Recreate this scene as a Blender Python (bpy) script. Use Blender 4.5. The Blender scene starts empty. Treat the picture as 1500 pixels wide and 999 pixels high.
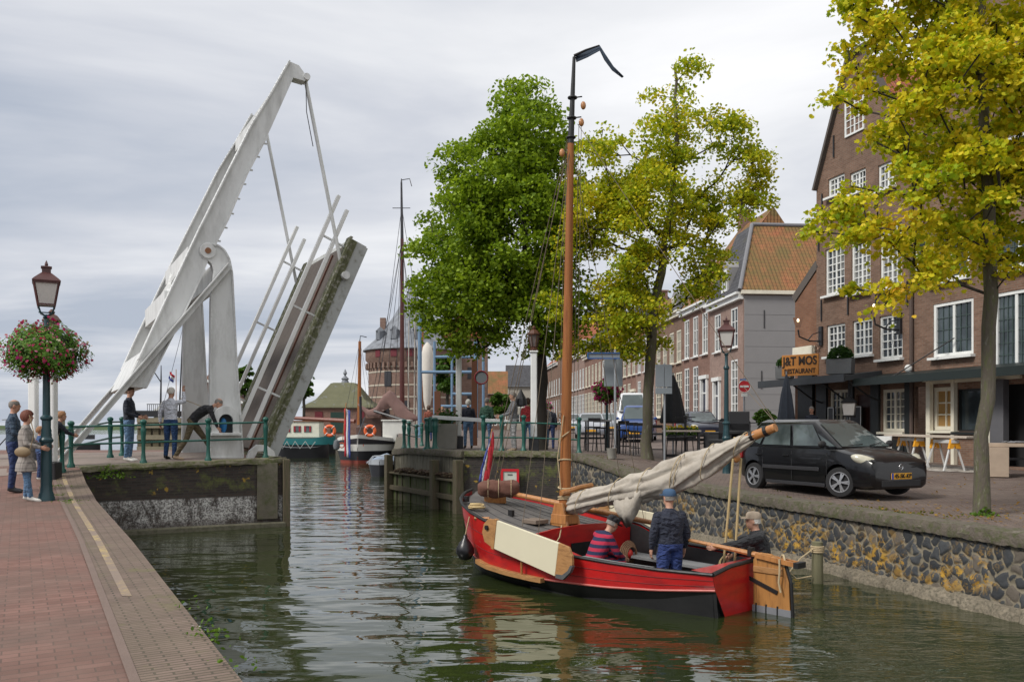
import bpy, bmesh, math, random
import numpy as np
from mathutils import Vector, Matrix, noise as mnoise
R = math.radians
SC = bpy.context.scene
COL = SC.collection
# ---------------------------------------------------------------- camera, sky, sun, exposure
CAMZ = 2.5
cam = bpy.data.objects.new('camera', bpy.data.cameras.new('camera')); COL.objects.link(cam)
cam.location = (0, 0, CAMZ); cam.rotation_euler = (R(90), 0, 0)
cam.data.lens = 30; cam.data.sensor_width = 36; cam.data.shift_y = 126.5 / 1500
cam.data.clip_start = 0.1; cam.data.clip_end = 6000
SC.camera = cam
SC.render.resolution_x = 1024; SC.render.resolution_y = 681
SC.view_settings.view_transform = 'Standard'; SC.view_settings.look = 'None'
SC.view_settings.exposure = 0.42; SC.view_settings.gamma = 1.0; SC.view_settings.use_curve_mapping = False
SUN_EL, SUN_AZ = 44, 238       # azimuth measured clockwise from +Y
world = bpy.data.worlds.new('World'); SC.world = world; world.use_nodes = True
def build_sky():
    nt = world.node_tree; N = nt.nodes; L = nt.links; N.clear()
    out = N.new('ShaderNodeOutputWorld')
    sky = N.new('ShaderNodeTexSky'); sky.sky_type = 'NISHITA'; sky.sun_disc = False
    sky.sun_elevation = R(SUN_EL); sky.sun_rotation = R(SUN_AZ)
    bg1 = N.new('ShaderNodeBackground'); bg1.inputs[1].default_value = 0.06; L.new(sky.outputs[0], bg1.inputs[0])
    tc = N.new('ShaderNodeTexCoord'); sep = N.new('ShaderNodeSeparateXYZ'); L.new(tc.outputs['Generated'], sep.inputs[0])
    def math_(op, a, b=None):
        m = N.new('ShaderNodeMath'); m.operation = op
        for i, q in enumerate((a, b)):
            if q is None: continue
            if isinstance(q, (int, float)): m.inputs[i].default_value = q
            else: L.new(q, m.inputs[i])
        return m.outputs[0]
    z = math_('MAXIMUM', sep.outputs[2], 0.0); zz = math_('ADD', z, 0.11)
    cx = math_('DIVIDE', sep.outputs[0], zz); cy = math_('DIVIDE', sep.outputs[1], zz)
    cb = N.new('ShaderNodeCombineXYZ'); L.new(cx, cb.inputs[0]); L.new(cy, cb.inputs[1])
    mp = N.new('ShaderNodeMapping'); L.new(cb.outputs[0], mp.inputs[0]); mp.inputs['Scale'].default_value = (0.55, 1.0, 1); mp.inputs['Location'].default_value = (3.3, 1.9, 0)
    mp.inputs['Rotation'].default_value = (0, 0, R(-14))
    n1 = N.new('ShaderNodeTexNoise'); n1.inputs['Scale'].default_value = 0.9; n1.inputs['Detail'].default_value = 6; n1.inputs['Roughness'].default_value = 0.55; n1.inputs['Distortion'].default_value = 0.5
    L.new(mp.outputs[0], n1.inputs['Vector'])
    n2 = N.new('ShaderNodeTexNoise'); n2.inputs['Scale'].default_value = 0.28; n2.inputs['Detail'].default_value = 3
    L.new(mp.outputs[0], n2.inputs['Vector'])
    r = math_('ADD', math_('SUBTRACT', math_('MULTIPLY', n1.outputs[0], 1.15), 0.28), math_('MULTIPLY', n2.outputs[0], 0.5))
    # brighter high up and ahead-right, greyer and bluer low on the left
    ay = math_('MULTIPLY', z, 0.48)
    ax = math_('MULTIPLY', sep.outputs[0], 0.24)
    r = math_('ADD', math_('ADD', r, ay), ax)
    ramp = N.new('ShaderNodeValToRGB'); L.new(r, ramp.inputs[0])
    e = ramp.color_ramp.elements
    e[0].position = 0.36; e[0].color = (0.38, 0.42, 0.495, 1)
    e[1].position = 0.93; e[1].color = (0.85, 0.85, 0.86, 1)
    a = ramp.color_ramp.elements.new(0.56); a.color = (0.54, 0.56, 0.61, 1)
    b = ramp.color_ramp.elements.new(0.72); b.color = (0.69, 0.70, 0.725, 1)
    bg2 = N.new('ShaderNodeBackground'); bg2.inputs[1].default_value = 0.96; L.new(ramp.outputs[0], bg2.inputs[0])
    mix = N.new('ShaderNodeMixShader'); mix.inputs[0].default_value = 0.93
    L.new(bg1.outputs[0], mix.inputs[1]); L.new(bg2.outputs[0], mix.inputs[2]); L.new(mix.outputs[0], out.inputs[0])
build_sky()
sun = bpy.data.objects.new('sun', bpy.data.lights.new('sun', 'SUN')); COL.objects.link(sun)
sun.data.energy = 2.3; sun.data.angle = R(16); sun.data.color = (1.0, 0.96, 0.9)
_d = Vector((math.sin(R(SUN_AZ)) * math.cos(R(SUN_EL)), math.cos(R(SUN_AZ)) * math.cos(R(SUN_EL)), math.sin(R(SUN_EL))))
sun.rotation_euler = _d.to_track_quat('Z', 'Y').to_euler()

# ---------------------------------------------------------------- helpers
def W(px, py, Y): return Vector(((px - 750) / 1250 * Y, Y, CAMZ + (626 - py) / 1250 * Y))
def lerp(a, b, t): return a + (b - a) * t
def interp(x, xs, ys):
    return float(np.interp(x, xs, ys))
def V(*a): return Vector(a)
OFF = {}
MATS = {}
class MB:
    """collects shapes; build() links them as one mesh object"""
    def __init__(s): s.v = []; s.f = []; s.m = []; s.T = None; s.mi = 0
    def _add(s, vs, fs):
        b = len(s.v)
        for p in vs:
            p = Vector(p)
            s.v.append(tuple(s.T @ p) if s.T is not None else tuple(p))
        for f in fs: s.f.append(tuple(b + i for i in f)); s.m.append(s.mi)
        return b
    def box(s, c, d, rz=0.0, rot=None, taper=1.0):
        hx, hy, hz = d[0] / 2, d[1] / 2, d[2] / 2
        M = rot if rot is not None else Matrix.Rotation(rz, 3, 'Z')
        vs = []
        for z in (-hz, hz):
            k = taper if z > 0 else 1
            for x, y in ((-hx, -hy), (hx, -hy), (hx, hy), (-hx, hy)): vs.append(Vector(c) + M @ Vector((x * k, y * k, z)))
        s._add(vs, [(0, 3, 2, 1), (4, 5, 6, 7), (0, 1, 5, 4), (1, 2, 6, 5), (2, 3, 7, 6), (3, 0, 4, 7)]); return s
    def beam(s, a, b, w, h, up=(0, 0, 1)):
        a = Vector(a); b = Vector(b); d = (b - a); L = d.length; d.normalize(); up = Vector(up)
        x = d.cross(up)
        if x.length < 1e-4: x = d.cross(Vector((1, 0, 0)))
        x.normalize(); y = x.cross(d)
        M = Matrix((x, y, d)).transposed()
        s.box((a + b) / 2, (w, h, L), rot=M); return s
    def rings(s, rings, cap0=True, cap1=True, closed=True):
        n = len(rings[0]); vs = [p for r in rings for p in r]; fs = []
        for i in range(len(rings) - 1):
            for j in range(n if closed else n - 1):
                k = (j + 1) % n; fs.append((i * n + j, i * n + k, (i + 1) * n + k, (i + 1) * n + j))
        if closed and cap0: fs.append(tuple(reversed(range(n))))
        if closed and cap1: fs.append(tuple(range((len(rings) - 1) * n, len(rings) * n)))
        s._add(vs, fs); return s
    def tube(s, pts, r, n=8, sq=1.0, up=None, cap=True):
        pts = [Vector(p) for p in pts]; k = len(pts)
        rs = list(r) if isinstance(r, (list, tuple)) else [r] * k
        if len(rs) != k: rs = [lerp(rs[0], rs[-1], i / (k - 1)) for i in range(k)]
        ref = Vector(up) if up else None; out = []; px = None
        for i in range(k):
            t = (pts[min(i + 1, k - 1)] - pts[max(i - 1, 0)])
            if t.length < 1e-9: t = Vector((0, 0, 1))
            t.normalize()
            if px is None:
                u = ref or (Vector((0, 0, 1)) if abs(t.z) < 0.9 else Vector((1, 0, 0)))
                px = u.cross(t)
                if px.length < 1e-5: px = Vector((0, 1, 0)).cross(t)
                px.normalize()
            else:
                px = px - t * px.dot(t); px.normalize()
            py = t.cross(px)
            rr = rs[i]; ra, rb = rr if isinstance(rr, tuple) else (rr, rr * sq)
            out.append([pts[i] + px * (math.cos(2 * math.pi * j / n) * ra) + py * (math.sin(2 * math.pi * j / n) * rb) for j in range(n)])
        s.rings(out, cap, cap); return s
    def cyl(s, a, b, r, n=16): return s.tube([a, b], r, n)
    def lathe(s, c, prof, n=16, cap=True):
        c = Vector(c)
        s.rings([[c + Vector((max(r, 1e-4) * math.cos(2 * math.pi * j / n), max(r, 1e-4) * math.sin(2 * math.pi * j / n), z)) for j in range(n)] for r, z in prof], cap, cap); return s
    def ell(s, c, r, nu=12, nv=8, M=None):
        c = Vector(c); r = (r, r, r) if isinstance(r, (int, float)) else r; rg = []
        for i in range(nv + 1):
            a = -math.pi / 2 + math.pi * (0.02 + 0.96 * i / nv)
            ring = []
            for j in range(nu):
                b = 2 * math.pi * j / nu
                p = Vector((r[0] * math.cos(a) * math.cos(b), r[1] * math.cos(a) * math.sin(b), r[2] * math.sin(a)))
                ring.append(c + (M @ p if M is not None else p))
            rg.append(ring)
        s.rings(rg); return s
    def prism(s, poly, ext):
        ext = Vector(ext); n = len(poly); p = [Vector(q) for q in poly]
        s._add(p + [q + ext for q in p], [tuple(reversed(range(n))), tuple(range(n, 2 * n))] + [(i, (i + 1) % n, n + (i + 1) % n, n + i) for i in range(n)]); return s
    def face(s, *ps): s._add(ps, [tuple(range(len(ps)))]); return s
    def torus(s, c, Rr, r, M=None, n=20, m=8, arc=1.0):
        c = Vector(c); k = int(n * arc); rg = []
        for i in range(k + (0 if arc == 1.0 else 1)):
            a = 2 * math.pi * i / n; ring = []
            for j in range(m):
                b = 2 * math.pi * j / m
                p = Vector(((Rr + r * math.cos(b)) * math.cos(a), (Rr + r * math.cos(b)) * math.sin(a), r * math.sin(b)))
                ring.append(c + (M @ p if M is not None else p))
            rg.append(ring)
        if arc == 1.0:
            n_ = len(rg); vs = [p for r_ in rg for p in r_]; fs = [(i * m + j, ((i + 1) % n_) * m + j, ((i + 1) % n_) * m + (j + 1) % m, i * m + (j + 1) % m) for i in range(n_) for j in range(m)]
            s._add(vs, fs)
        else: s.rings(rg)
        return s
    def build(s, name, mats, parent=None, smooth=False, bevel=0.0, local=False, sub=0, ang=None, fixn=False):
        off = Vector((0, 0, 0))
        if parent is not None and not local: off = OFF.get(parent.name, off)
        me = bpy.data.meshes.new(name)
        vs = np.array(s.v, dtype=np.float64) - np.array(off) if s.v else np.zeros((0, 3))
        me.from_pydata(vs.tolist(), [], s.f)
        if not isinstance(mats, (list, tuple)): mats = [mats]
        for m in mats: me.materials.append(m)
        if len(mats) > 1: me.polygons.foreach_set('material_index', s.m)
        if smooth: me.polygons.foreach_set('use_smooth', [True] * len(me.polygons))
        if fixn:
            bm = bmesh.new(); bm.from_mesh(me); bmesh.ops.recalc_face_normals(bm, faces=bm.faces); bm.to_mesh(me); bm.free()
        me.update(); boxuv(me, off)
        o = bpy.data.objects.new(name, me); COL.objects.link(o)
        if smooth and ang is None: ang = 40
        if smooth and ang < 180:
            try: me.set_sharp_from_angle(angle=R(ang))
            except Exception: pass
        if bevel:
            b = o.modifiers.new('b', 'BEVEL'); b.width = bevel; b.segments = 2; b.limit_method = 'ANGLE'; b.angle_limit = R(35)
        if sub:
            b = o.modifiers.new('s', 'SUBSURF'); b.levels = sub; b.render_levels = sub
        if parent is not None:
            o.parent = parent; OFF[o.name] = OFF.get(parent.name, Vector((0, 0, 0))) if not local else Vector((0, 0, 0))
        return o
def boxuv(me, off=(0, 0, 0)):
    nl = len(me.loops)
    if not nl: return
    uv = me.uv_layers.new(name='UVMap')
    co = np.empty(len(me.vertices) * 3); me.vertices.foreach_get('co', co); co = co.reshape(-1, 3) + np.array(off)
    nr = np.empty(len(me.polygons) * 3); me.polygons.foreach_get('normal', nr); nr = nr.reshape(-1, 3)
    lt = np.empty(len(me.polygons), dtype=np.int32); me.polygons.foreach_get('loop_total', lt)
    lv = np.empty(nl, dtype=np.int32); me.loops.foreach_get('vertex_index', lv)
    n = np.repeat(nr, lt, axis=0); p = co[lv]
    t = np.stack([-n[:, 1], n[:, 0]], 1); l = np.linalg.norm(t, axis=1, keepdims=True); l[l < 1e-6] = 1; t = t / l
    # keep the tangent's sign stable
    flat = np.abs(n[:, 2]) > 0.92
    u = np.where(flat, p[:, 0], (p[:, :2] * t).sum(1)); v = np.where(flat, p[:, 1], p[:, 2] / np.maximum(0.3, np.sqrt(np.maximum(1e-6, 1 - n[:, 2] ** 2))))
    uv.data.foreach_set('uv', np.stack([u, v], 1).astype(np.float32).ravel())
def tag(o, label=None, cat=None, group=None, kind=None):
    if label: o['label'] = label
    if cat: o['category'] = cat
    if group: o['group'] = group
    if kind: o['kind'] = kind
    return o
def thing(name, label, cat, loc=(0, 0, 0), rz=0.0, group=None, world=True):
    o = bpy.data.objects.new(name, None); COL.objects.link(o); o.empty_display_size = 0.1
    o.location = loc; o.rotation_euler = (0, 0, rz)
    OFF[o.name] = Vector(loc) if world else Vector((0, 0, 0))
    return tag(o, label, cat, group)
def dup(root, loc, rz=None, label=None, scale=None):
    r = root.copy(); COL.objects.link(r); r.location = loc
    if rz is not None: r.rotation_euler = (0, 0, rz)
    if scale: r.scale = (scale,) * 3
    if label: r['label'] = label
    for ch in list(root.children):
        c = ch.copy(); COL.objects.link(c); c.parent = r
        for g in ch.children:
            d = g.copy(); COL.objects.link(d); d.parent = c
    return r
def evalmesh(o):
    dg = bpy.context.evaluated_depsgraph_get(); dg.update()
    return bpy.data.meshes.new_from_object(o.evaluated_get(dg))
# ---------------------------------------------------------------- materials
def newmat(name):
    m = bpy.data.materials.new(name); m.use_nodes = True
    nt = m.node_tree; b = nt.nodes['Principled BSDF']; return m, nt, b
class NT:
    def __init__(s, nt): s.nt = nt; s.N = nt.nodes; s.L = nt.links
    def node(s, t, **kw):
        n = s.N.new(t)
        for k, v in kw.items(): setattr(n, k, v)
        return n
    def inp(s, n, i, v):
        if isinstance(v, bpy.types.NodeSocket): s.L.new(v, n.inputs[i])
        elif v is not None:
            if isinstance(v, tuple) and len(v) == 3 and n.inputs[i].type == 'RGBA': v = v + (1,)
            n.inputs[i].default_value = v
    def math(s, op, a, b=0.0, clamp=False):
        m = s.node('ShaderNodeMath', operation=op, use_clamp=clamp); s.inp(m, 0, a); s.inp(m, 1, b); return m.outputs[0]
    def mix(s, f, a, b, bt='MIX'):
        m = s.node('ShaderNodeMix', data_type='RGBA', blend_type=bt); s.inp(m, 0, f); s.inp(m, 6, a); s.inp(m, 7, b); return m.outputs[2]
    def coord(s, kind='Object', scale=(1, 1, 1), rot=(0, 0, 0)):
        t = s.node('ShaderNodeTexCoord'); m = s.node('ShaderNodeMapping'); s.L.new(t.outputs[kind], m.inputs[0])
        m.inputs['Scale'].default_value = scale; m.inputs['Rotation'].default_value = rot; return m.outputs[0]
    def noise(s, vec, scale, detail=4, rough=0.55, dist=0.0, out=0):
        n = s.node('ShaderNodeTexNoise'); s.inp(n, 'Vector', vec); s.inp(n, 'Scale', scale); s.inp(n, 'Detail', detail); s.inp(n, 'Roughness', rough); s.inp(n, 'Distortion', dist); return n.outputs[out]
    def ramp(s, f, *st):
        r = s.node('ShaderNodeValToRGB'); s.inp(r, 0, f); e = r.color_ramp.elements
        while len(e) < len(st): e.new(0.5)
        for i, (p, c) in enumerate(st):
            e[i].position = p; e[i].color = (c, c, c, 1) if isinstance(c, (int, float)) else tuple(c) + (1,)
        return r.outputs[0]
    def step(s, f, a, b): return s.ramp(f, (a, 0.0), (b, 1.0))
    def bump(s, h, strength=0.3, dist=0.02, nrm=None):
        b = s.node('ShaderNodeBump'); s.inp(b, 'Height', h); b.inputs['Strength'].default_value = strength; b.inputs['Distance'].default_value = dist
        if nrm is not None: s.L.new(nrm, b.inputs['Normal'])
        return b.outputs[0]
def M(name, col, rough=0.6, metal=0.0, var=0.2, scale=3.0, col2=None, mask=(0.45, 0.7), bump=0.0, bscale=40, spec=0.5, coat=0.0, stretch=(1, 1, 1), grime=0.0, trans=0.0, col3=None, mask3=(0.6, 0.66), scale3=2.0):
    """weathered plain material: base colour broken up by noise, a second colour in patches"""
    if name in MATS: return MATS[name]
    m, nt, b = newmat(name); n = NT(nt); vec = n.coord('Object', stretch)
    f = n.noise(vec, scale, 5, 0.6)
    c = n.mix(f, tuple(max(0, q * (1 - var)) for q in col), tuple(min(1, q * (1 + var)) for q in col))
    if col2 is not None: c = n.mix(n.step(n.noise(vec, scale * 1.7, 6, 0.65), *mask), c, col2)
    if col3 is not None: c = n.mix(n.step(n.noise(vec, scale3, 6, 0.65), *mask3), c, col3)
    if grime:
        g = n.noise(n.coord('Object', (1, 1, 0.25)), 2.6, 6, 0.7)
        c = n.mix(n.math('MULTIPLY', n.step(g, 0.45, 0.75), grime), c, (0.09, 0.08, 0.06))
    nt.links.new(c, b.inputs['Base Color'])
    rr = n.math('ADD', n.math('MULTIPLY', n.noise(vec, scale * 3, 3), 0.25), rough - 0.12, True); nt.links.new(rr, b.inputs['Roughness'])
    b.inputs['Metallic'].default_value = metal; b.inputs['Specular IOR Level'].default_value = spec; b.inputs['Coat Weight'].default_value = coat
    if coat: b.inputs['Coat Roughness'].default_value = 0.04
    if bump: nt.links.new(n.bump(n.noise(vec, bscale, 4), bump, 0.02), b.inputs['Normal'])
    MATS[name] = m; return m
def brick(name, c1, c2, mortar, bw=0.21, bh=0.062, ms=0.009, dirt=(0.12, 0.1, 0.08), dirtf=0.5, moss=None, mossm=(0.55, 0.7), rough=0.85, bump=0.5, off=0.5, rot=0.0, extra=None, sq=1.0, white=None):
    if name in MATS: return MATS[name]
    m, nt, b = newmat(name); n = NT(nt); uv = n.coord('UV', (1, 1, 1), (0, 0, rot)); ob = n.coord('Object')
    br = n.node('ShaderNodeTexBrick', offset=off, squash=sq); n.inp(br, 'Vector', uv); n.inp(br, 'Scale', 1.0); n.inp(br, 'Mortar Size', ms); n.inp(br, 'Brick Width', bw); n.inp(br, 'Row Height', bh)
    n.inp(br, 'Color1', c1); n.inp(br, 'Color2', c2); n.inp(br, 'Mortar', mortar); br.inputs['Mortar Smooth'].default_value = 0.15; br.inputs['Bias'].default_value = 0.0
    c = br.outputs[0]
    f2 = n.noise(uv, 9, 2); c = n.mix(n.math('MULTIPLY', f2, 0.5), c, tuple(q * 0.55 for q in c1), 'MIX')
    big = n.noise(ob, 0.6, 6, 0.65); c = n.mix(n.math('MULTIPLY', n.step(big, 0.4, 0.72), dirtf), c, dirt)
    c = n.mix(0.35, c, n.ramp(n.noise(uv, 2.3, 5), (0.3, 0.35), (0.7, 1.0)), 'MULTIPLY')
    if moss is not None: c = n.mix(n.step(n.noise(ob, 1.3, 7, 0.7), *mossm), c, moss)
    if white is not None:
        w = n.math('MULTIPLY', n.step(n.noise(ob, 1.9, 8, 0.75, 0.5), 0.5, 0.66), n.step(n.noise(ob, 14, 4), 0.4, 0.6))
        c = n.mix(w, c, white)
    nt.links.new(c, b.inputs['Base Color']); b.inputs['Roughness'].default_value = rough; b.inputs['Specular IOR Level'].default_value = 0.3
    h = n.math('ADD', n.math('SUBTRACT', 1.0, br.outputs[1]), n.math('MULTIPLY', n.noise(uv, 60, 3), 0.35))
    nt.links.new(n.bump(h, bump, 0.012), b.inputs['Normal'])
    MATS[name] = m; return m
def glass(name='window_glass', col=(0.015, 0.02, 0.025), rough=0.04):
    if name in MATS: return MATS[name]
    m, nt, b = newmat(name); n = NT(nt); ob = n.coord('Object')
    oi = n.node('ShaderNodeObjectInfo'); cur = n.math('MULTIPLY', n.step(oi.outputs['Random'], 0.45, 0.5), n.ramp(n.noise(n.coord('Object', (1, 1, 0.5)), 1.3, 3, 0.6), (0.42, 0.0), (0.5, 0.8)))
    c = n.mix(n.step(n.noise(ob, 1.1, 3), 0.4, 0.65), col, tuple(q * 3 + 0.012 for q in col)); c = n.mix(cur, c, (0.20, 0.20, 0.19) if name == 'window_glass' else tuple(q * 2 for q in col)); nt.links.new(c, b.inputs['Base Color'])
    b.inputs['Roughness'].default_value = rough; b.inputs['Specular IOR Level'].default_value = 0.7
    nt.links.new(n.bump(n.noise(ob, 1.6, 2), 0.12, 0.05), b.inputs['Normal'])
    MATS[name] = m; return m
WHITE = M('white_paint', (0.72, 0.73, 0.71), 0.45, grime=0.12)
CREAM = M('cream_paint', (0.70, 0.66, 0.54), 0.5)
BLACKP = M('black_paint', (0.018, 0.018, 0.02), 0.45)
BRIDGEW = M('bridge_white_steel', (0.63, 0.64, 0.63), 0.5, var=0.09, scale=1.6, grime=0.42, col3=(0.28, 0.15, 0.07), mask3=(0.70, 0.78), scale3=5, bump=0.12, bscale=9)
GREENP = M('green_iron_paint', (0.010, 0.085, 0.065), 0.4, var=0.3)
DKGREEN = M('dark_lamp_green', (0.012, 0.045, 0.055), 0.4, var=0.3)
MAROON = M('maroon_lamp_paint', (0.075, 0.026, 0.024), 0.45)
GLASS = glass()
STEEL = M('galvanised_steel', (0.36, 0.38, 0.40), 0.45, metal=0.6)
# ================================================================ the setting
def seg_smooth(t): t = max(0, min(1, t)); return t * t * (3 - 2 * t)
def gr(x, y):
    """right bank street level"""
    z = interp(y, [0, 14, 17, 22, 28, 46, 60, 90, 200], [1.05, 1.1, 1.12, 1.27, 1.45, 1.85, 2.05, 2.15, 2.15])
    d = math.hypot(x + 0.8, (y - 27.5) * 0.9)
    if x < 5: z += (1.78 - z) * seg_smooth((7.0 - d) / 4.5) if y < 46 else 0
    return z
def gl(x, y):
    """left bank level"""
    z = interp(y, [0, 5, 11, 16, 18.1, 19.45, 21.7, 25, 40], [0.93, 0.95, 1.05, 1.13, 1.33, 1.58, 1.70, 1.75, 1.75])
    return z
def edgeL(y): return interp(y, [-4, 5.19, 10.9, 16.4, 19.4, 19.5, 21.7, 27.8, 28.4], [3.3, -1.66, -4.87, -8.05, -9.83, -9.85, -5.8, -9.2, -9.6])
RY = [-4, 11.1, 19.6, 22.8, 24.7, 24.95, 30, 50, 60, 95]
RX = [11.4, 6.66, 4.07, 2.85, 1.75, -1.4, -4.15, -6.7, -8.0, -13]
def edgeR(y): return interp(y, RY, RX)
def bank(name, rows, ex, far, g, mat, nx=26, d0=0.0):
    mb = MB(); ids = []
    for y in rows:
        x0 = ex(y) + d0; r = []
        for i in range(nx + 1):
            t = (i / nx) ** 2.2; x = lerp(x0, far, t)
            r.append(Vector((x, y, g(x, y))))
        ids.append(r)
    if far < 0: ids = [list(reversed(r)) for r in ids]
    mb.rings(ids, closed=False)
    o = mb.build(name, mat, smooth=True, ang=180)
    return tag(o, kind='structure')
red_pav = brick('red_brick_pavement', (0.195, 0.100, 0.078), (0.275, 0.150, 0.12), (0.12, 0.078, 0.062), 0.21, 0.105, 0.006, dirt=(0.14, 0.105, 0.085), dirtf=0.85, rot=R(-30), bump=0.35, rough=0.8)
band_pav = brick('edge_brick_band', (0.20, 0.145, 0.115), (0.27, 0.19, 0.16), (0.06, 0.055, 0.04), 0.21, 0.055, 0.008, dirt=(0.16, 0.13, 0.09), dirtf=0.7, rot=R(-30), bump=0.6, moss=(0.13, 0.125, 0.05), mossm=(0.57, 0.72))
street_pav = brick('street_clinker_paving', (0.15, 0.108, 0.092), (0.25, 0.185, 0.16), (0.06, 0.052, 0.042), 0.2, 0.075, 0.010, dirt=(0.20, 0.165, 0.14), dirtf=0.65, rot=R(17), bump=0.4, moss=(0.12, 0.12, 0.045), mossm=(0.64, 0.75))
bank('red_pavement', [-4, 0, 3, 5.19, 8, 10.9, 13, 14.5, 16.0, 16.4, 16.9, 17.3, 17.7, 18.1, 18.5, 18.8, 19.1, 19.4, 19.5, 20.2, 21.0, 21.7, 23, 25, 27.8, 28.4], edgeL, -60, gl, red_pav)
bank('street', [-4, 4, 8, 11.1, 14, 17, 19.6, 21, 22.8, 24, 24.7, 24.95, 25.5, 26.5, 28, 30, 34, 40, 46, 50, 55, 60, 75, 95, 130], edgeR, 70, gr, street_pav, nx=34)
# brick band along the left quay edge, with its worn yellow line
def strip(name, y0, y1, a, b, dz, mat, n=24, kind='structure'):
    mb = MB(); rg = []
    for y in sorted({lerp(y0, y1, i / n) for i in range(n + 1)} | {q for q in (5, 5.19, 8, 10.9, 11, 13, 14.5, 16, 16.4, 16.9, 17.3, 17.7, 18.1, 18.5, 18.8, 19.1) if y0 < q < y1}):
        e = edgeL(y)
        rg.append([Vector((e - q, y, gl(0, y) + dz)) for q in (b, a)])
    mb.rings(rg, closed=False); return tag(mb.build(name, mat, smooth=True, ang=180), kind=kind)
strip('brick_edge_band', -4, 19.25, -0.02, 0.62, 0.005, band_pav)
strip('kerb_line', -4, 18.6, 0.60, 0.67, 0.010, M('kerb_concrete', (0.155, 0.11, 0.09), 0.85, bump=0.3))
def yellow():
    m, nt, b = newmat('worn_yellow_paint'); n = NT(nt); ob = n.coord('Object')
    f = n.math('MULTIPLY', n.step(n.noise(ob, 12, 7, 0.8), 0.44, 0.58), n.ramp(n.noise(ob, 1.1, 3), (0.42, 0.05), (0.58, 0.9)))
    s = n.node('ShaderNodeSeparateXYZ'); nt.links.new(ob, s.inputs[0]); f = n.math('MULTIPLY', f, n.step(n.math('ADD', n.math('DIVIDE', s.outputs[1], 10.0), n.math('MULTIPLY', n.noise(ob, 2.5, 3), 0.2)), 0.70, 0.98))
    c = n.mix(f, (0.205, 0.155, 0.125), (0.40, 0.30, 0.12)); nt.links.new(c, b.inputs['Base Color']); b.inputs['Roughness'].default_value = 0.8
    return m
strip('yellow_line', 7.6, 18.6, 0.37, 0.46, 0.009, yellow())
# water
def water_mat():
    m, nt, b = newmat('canal_water'); n = NT(nt); ob = n.coord('Object')
    b.inputs['Base Color'].default_value = (0.021, 0.029, 0.009, 1); b.inputs['Roughness'].default_value = 0.012; b.inputs['IOR'].default_value = 1.52
    geo = n.node('ShaderNodeNewGeometry'); sep = n.node('ShaderNodeSeparateXYZ'); nt.links.new(geo.outputs['Position'], sep.inputs[0])
    X, Y = sep.outputs[0], sep.outputs[1]
    w1 = n.noise(n.coord('Object', (0.8, 1.5, 1), (0, 0, R(18))), 0.95, 1.5, 0.4, 0.4)
    w2 = n.noise(n.coord('Object', (0.8, 1.8, 1), (0, 0, R(-12))), 2.9, 1.5, 0.4, 0.5)
    w3 = n.noise(n.coord('Object', (1.0, 1.6, 1)), 11.0, 2, 0.5)
    calm = n.step(n.noise(ob, 0.13, 3, 0.6), 0.40, 0.62)
    # rings spreading from the bow, turbulent wake astern of the boat
    def dist(px, py):
        dx = n.math('SUBTRACT', X, px); dy = n.math('SUBTRACT', Y, py)
        return n.math('SQRT', n.math('ADD', n.math('MULTIPLY', dx, dx), n.math('MULTIPLY', dy, dy)))
    d1 = dist(-0.2, 15.2)
    wv = n.math('MULTIPLY', n.math('SINE', n.math('ADD', n.math('MULTIPLY', d1, 7.5), n.math('MULTIPLY', n.noise(ob, 0.9, 2), 9.0))), n.math('MULTIPLY', n.step(d1, 1.0, 2.0), n.math('SUBTRACT', 1.0, n.step(n.math('DIVIDE', d1, 10.0), 0.25, 0.72))))
    d2 = dist(4.9, 9.8); k2 = n.math('SUBTRACT', 1.0, n.step(n.math('DIVIDE', d2, 10.0), 0.04, 0.34))
    wk = n.math('MULTIPLY', n.noise(n.coord('Object', (1, 2.4, 1), (0, 0, R(-42))), 2.6, 2.5, 0.5, 1.5), k2)
    h = n.math('ADD', n.math('MULTIPLY', w1, 1.0), n.math('MULTIPLY', w2, n.math('ADD', 0.07, n.math('MULTIPLY', calm, 0.17))))
    h = n.math('ADD', h, n.math('MULTIPLY', w3, n.math('MULTIPLY', calm, 0.006)))
    h = n.math('ADD', h, n.math('MULTIPLY', wv, 0.13)); h = n.math('ADD', h, n.math('MULTIPLY', wk, 0.42))
    nt.links.new(n.bump(h, 1.0, 0.053), b.inputs['Normal'])
    return m
mb = MB(); xs = [-4000, -300, -60, -12, 12, 60, 300, 4000]; ys = [-60, 0, 30, 90, 400, 1500, 5500]
mb.rings([[Vector((x, y, 0)) for x in xs] for y in ys], closed=False)
tag(mb.build('water', water_mat()), kind='structure')
# far low shore on the left
mb = MB(); rnd = random.Random(4)
rg = []
for i in range(60):
    x = -760 + i * 13; h = 3.2 + 1.6 * mnoise.noise(Vector((i * 0.35, 0, 0))) + 1.2 * rnd.random()
    rg.append([Vector((x, 900, -0.2)), Vector((x, 905, h)), Vector((x, 940, h)), Vector((x, 960, -0.2))])
mb.rings(rg, closed=False)
tag(mb.build('far_shore', M('shore_scrub', (0.055, 0.085, 0.035), 0.9, var=0.5, scale=0.02), smooth=True), kind='structure')
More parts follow.
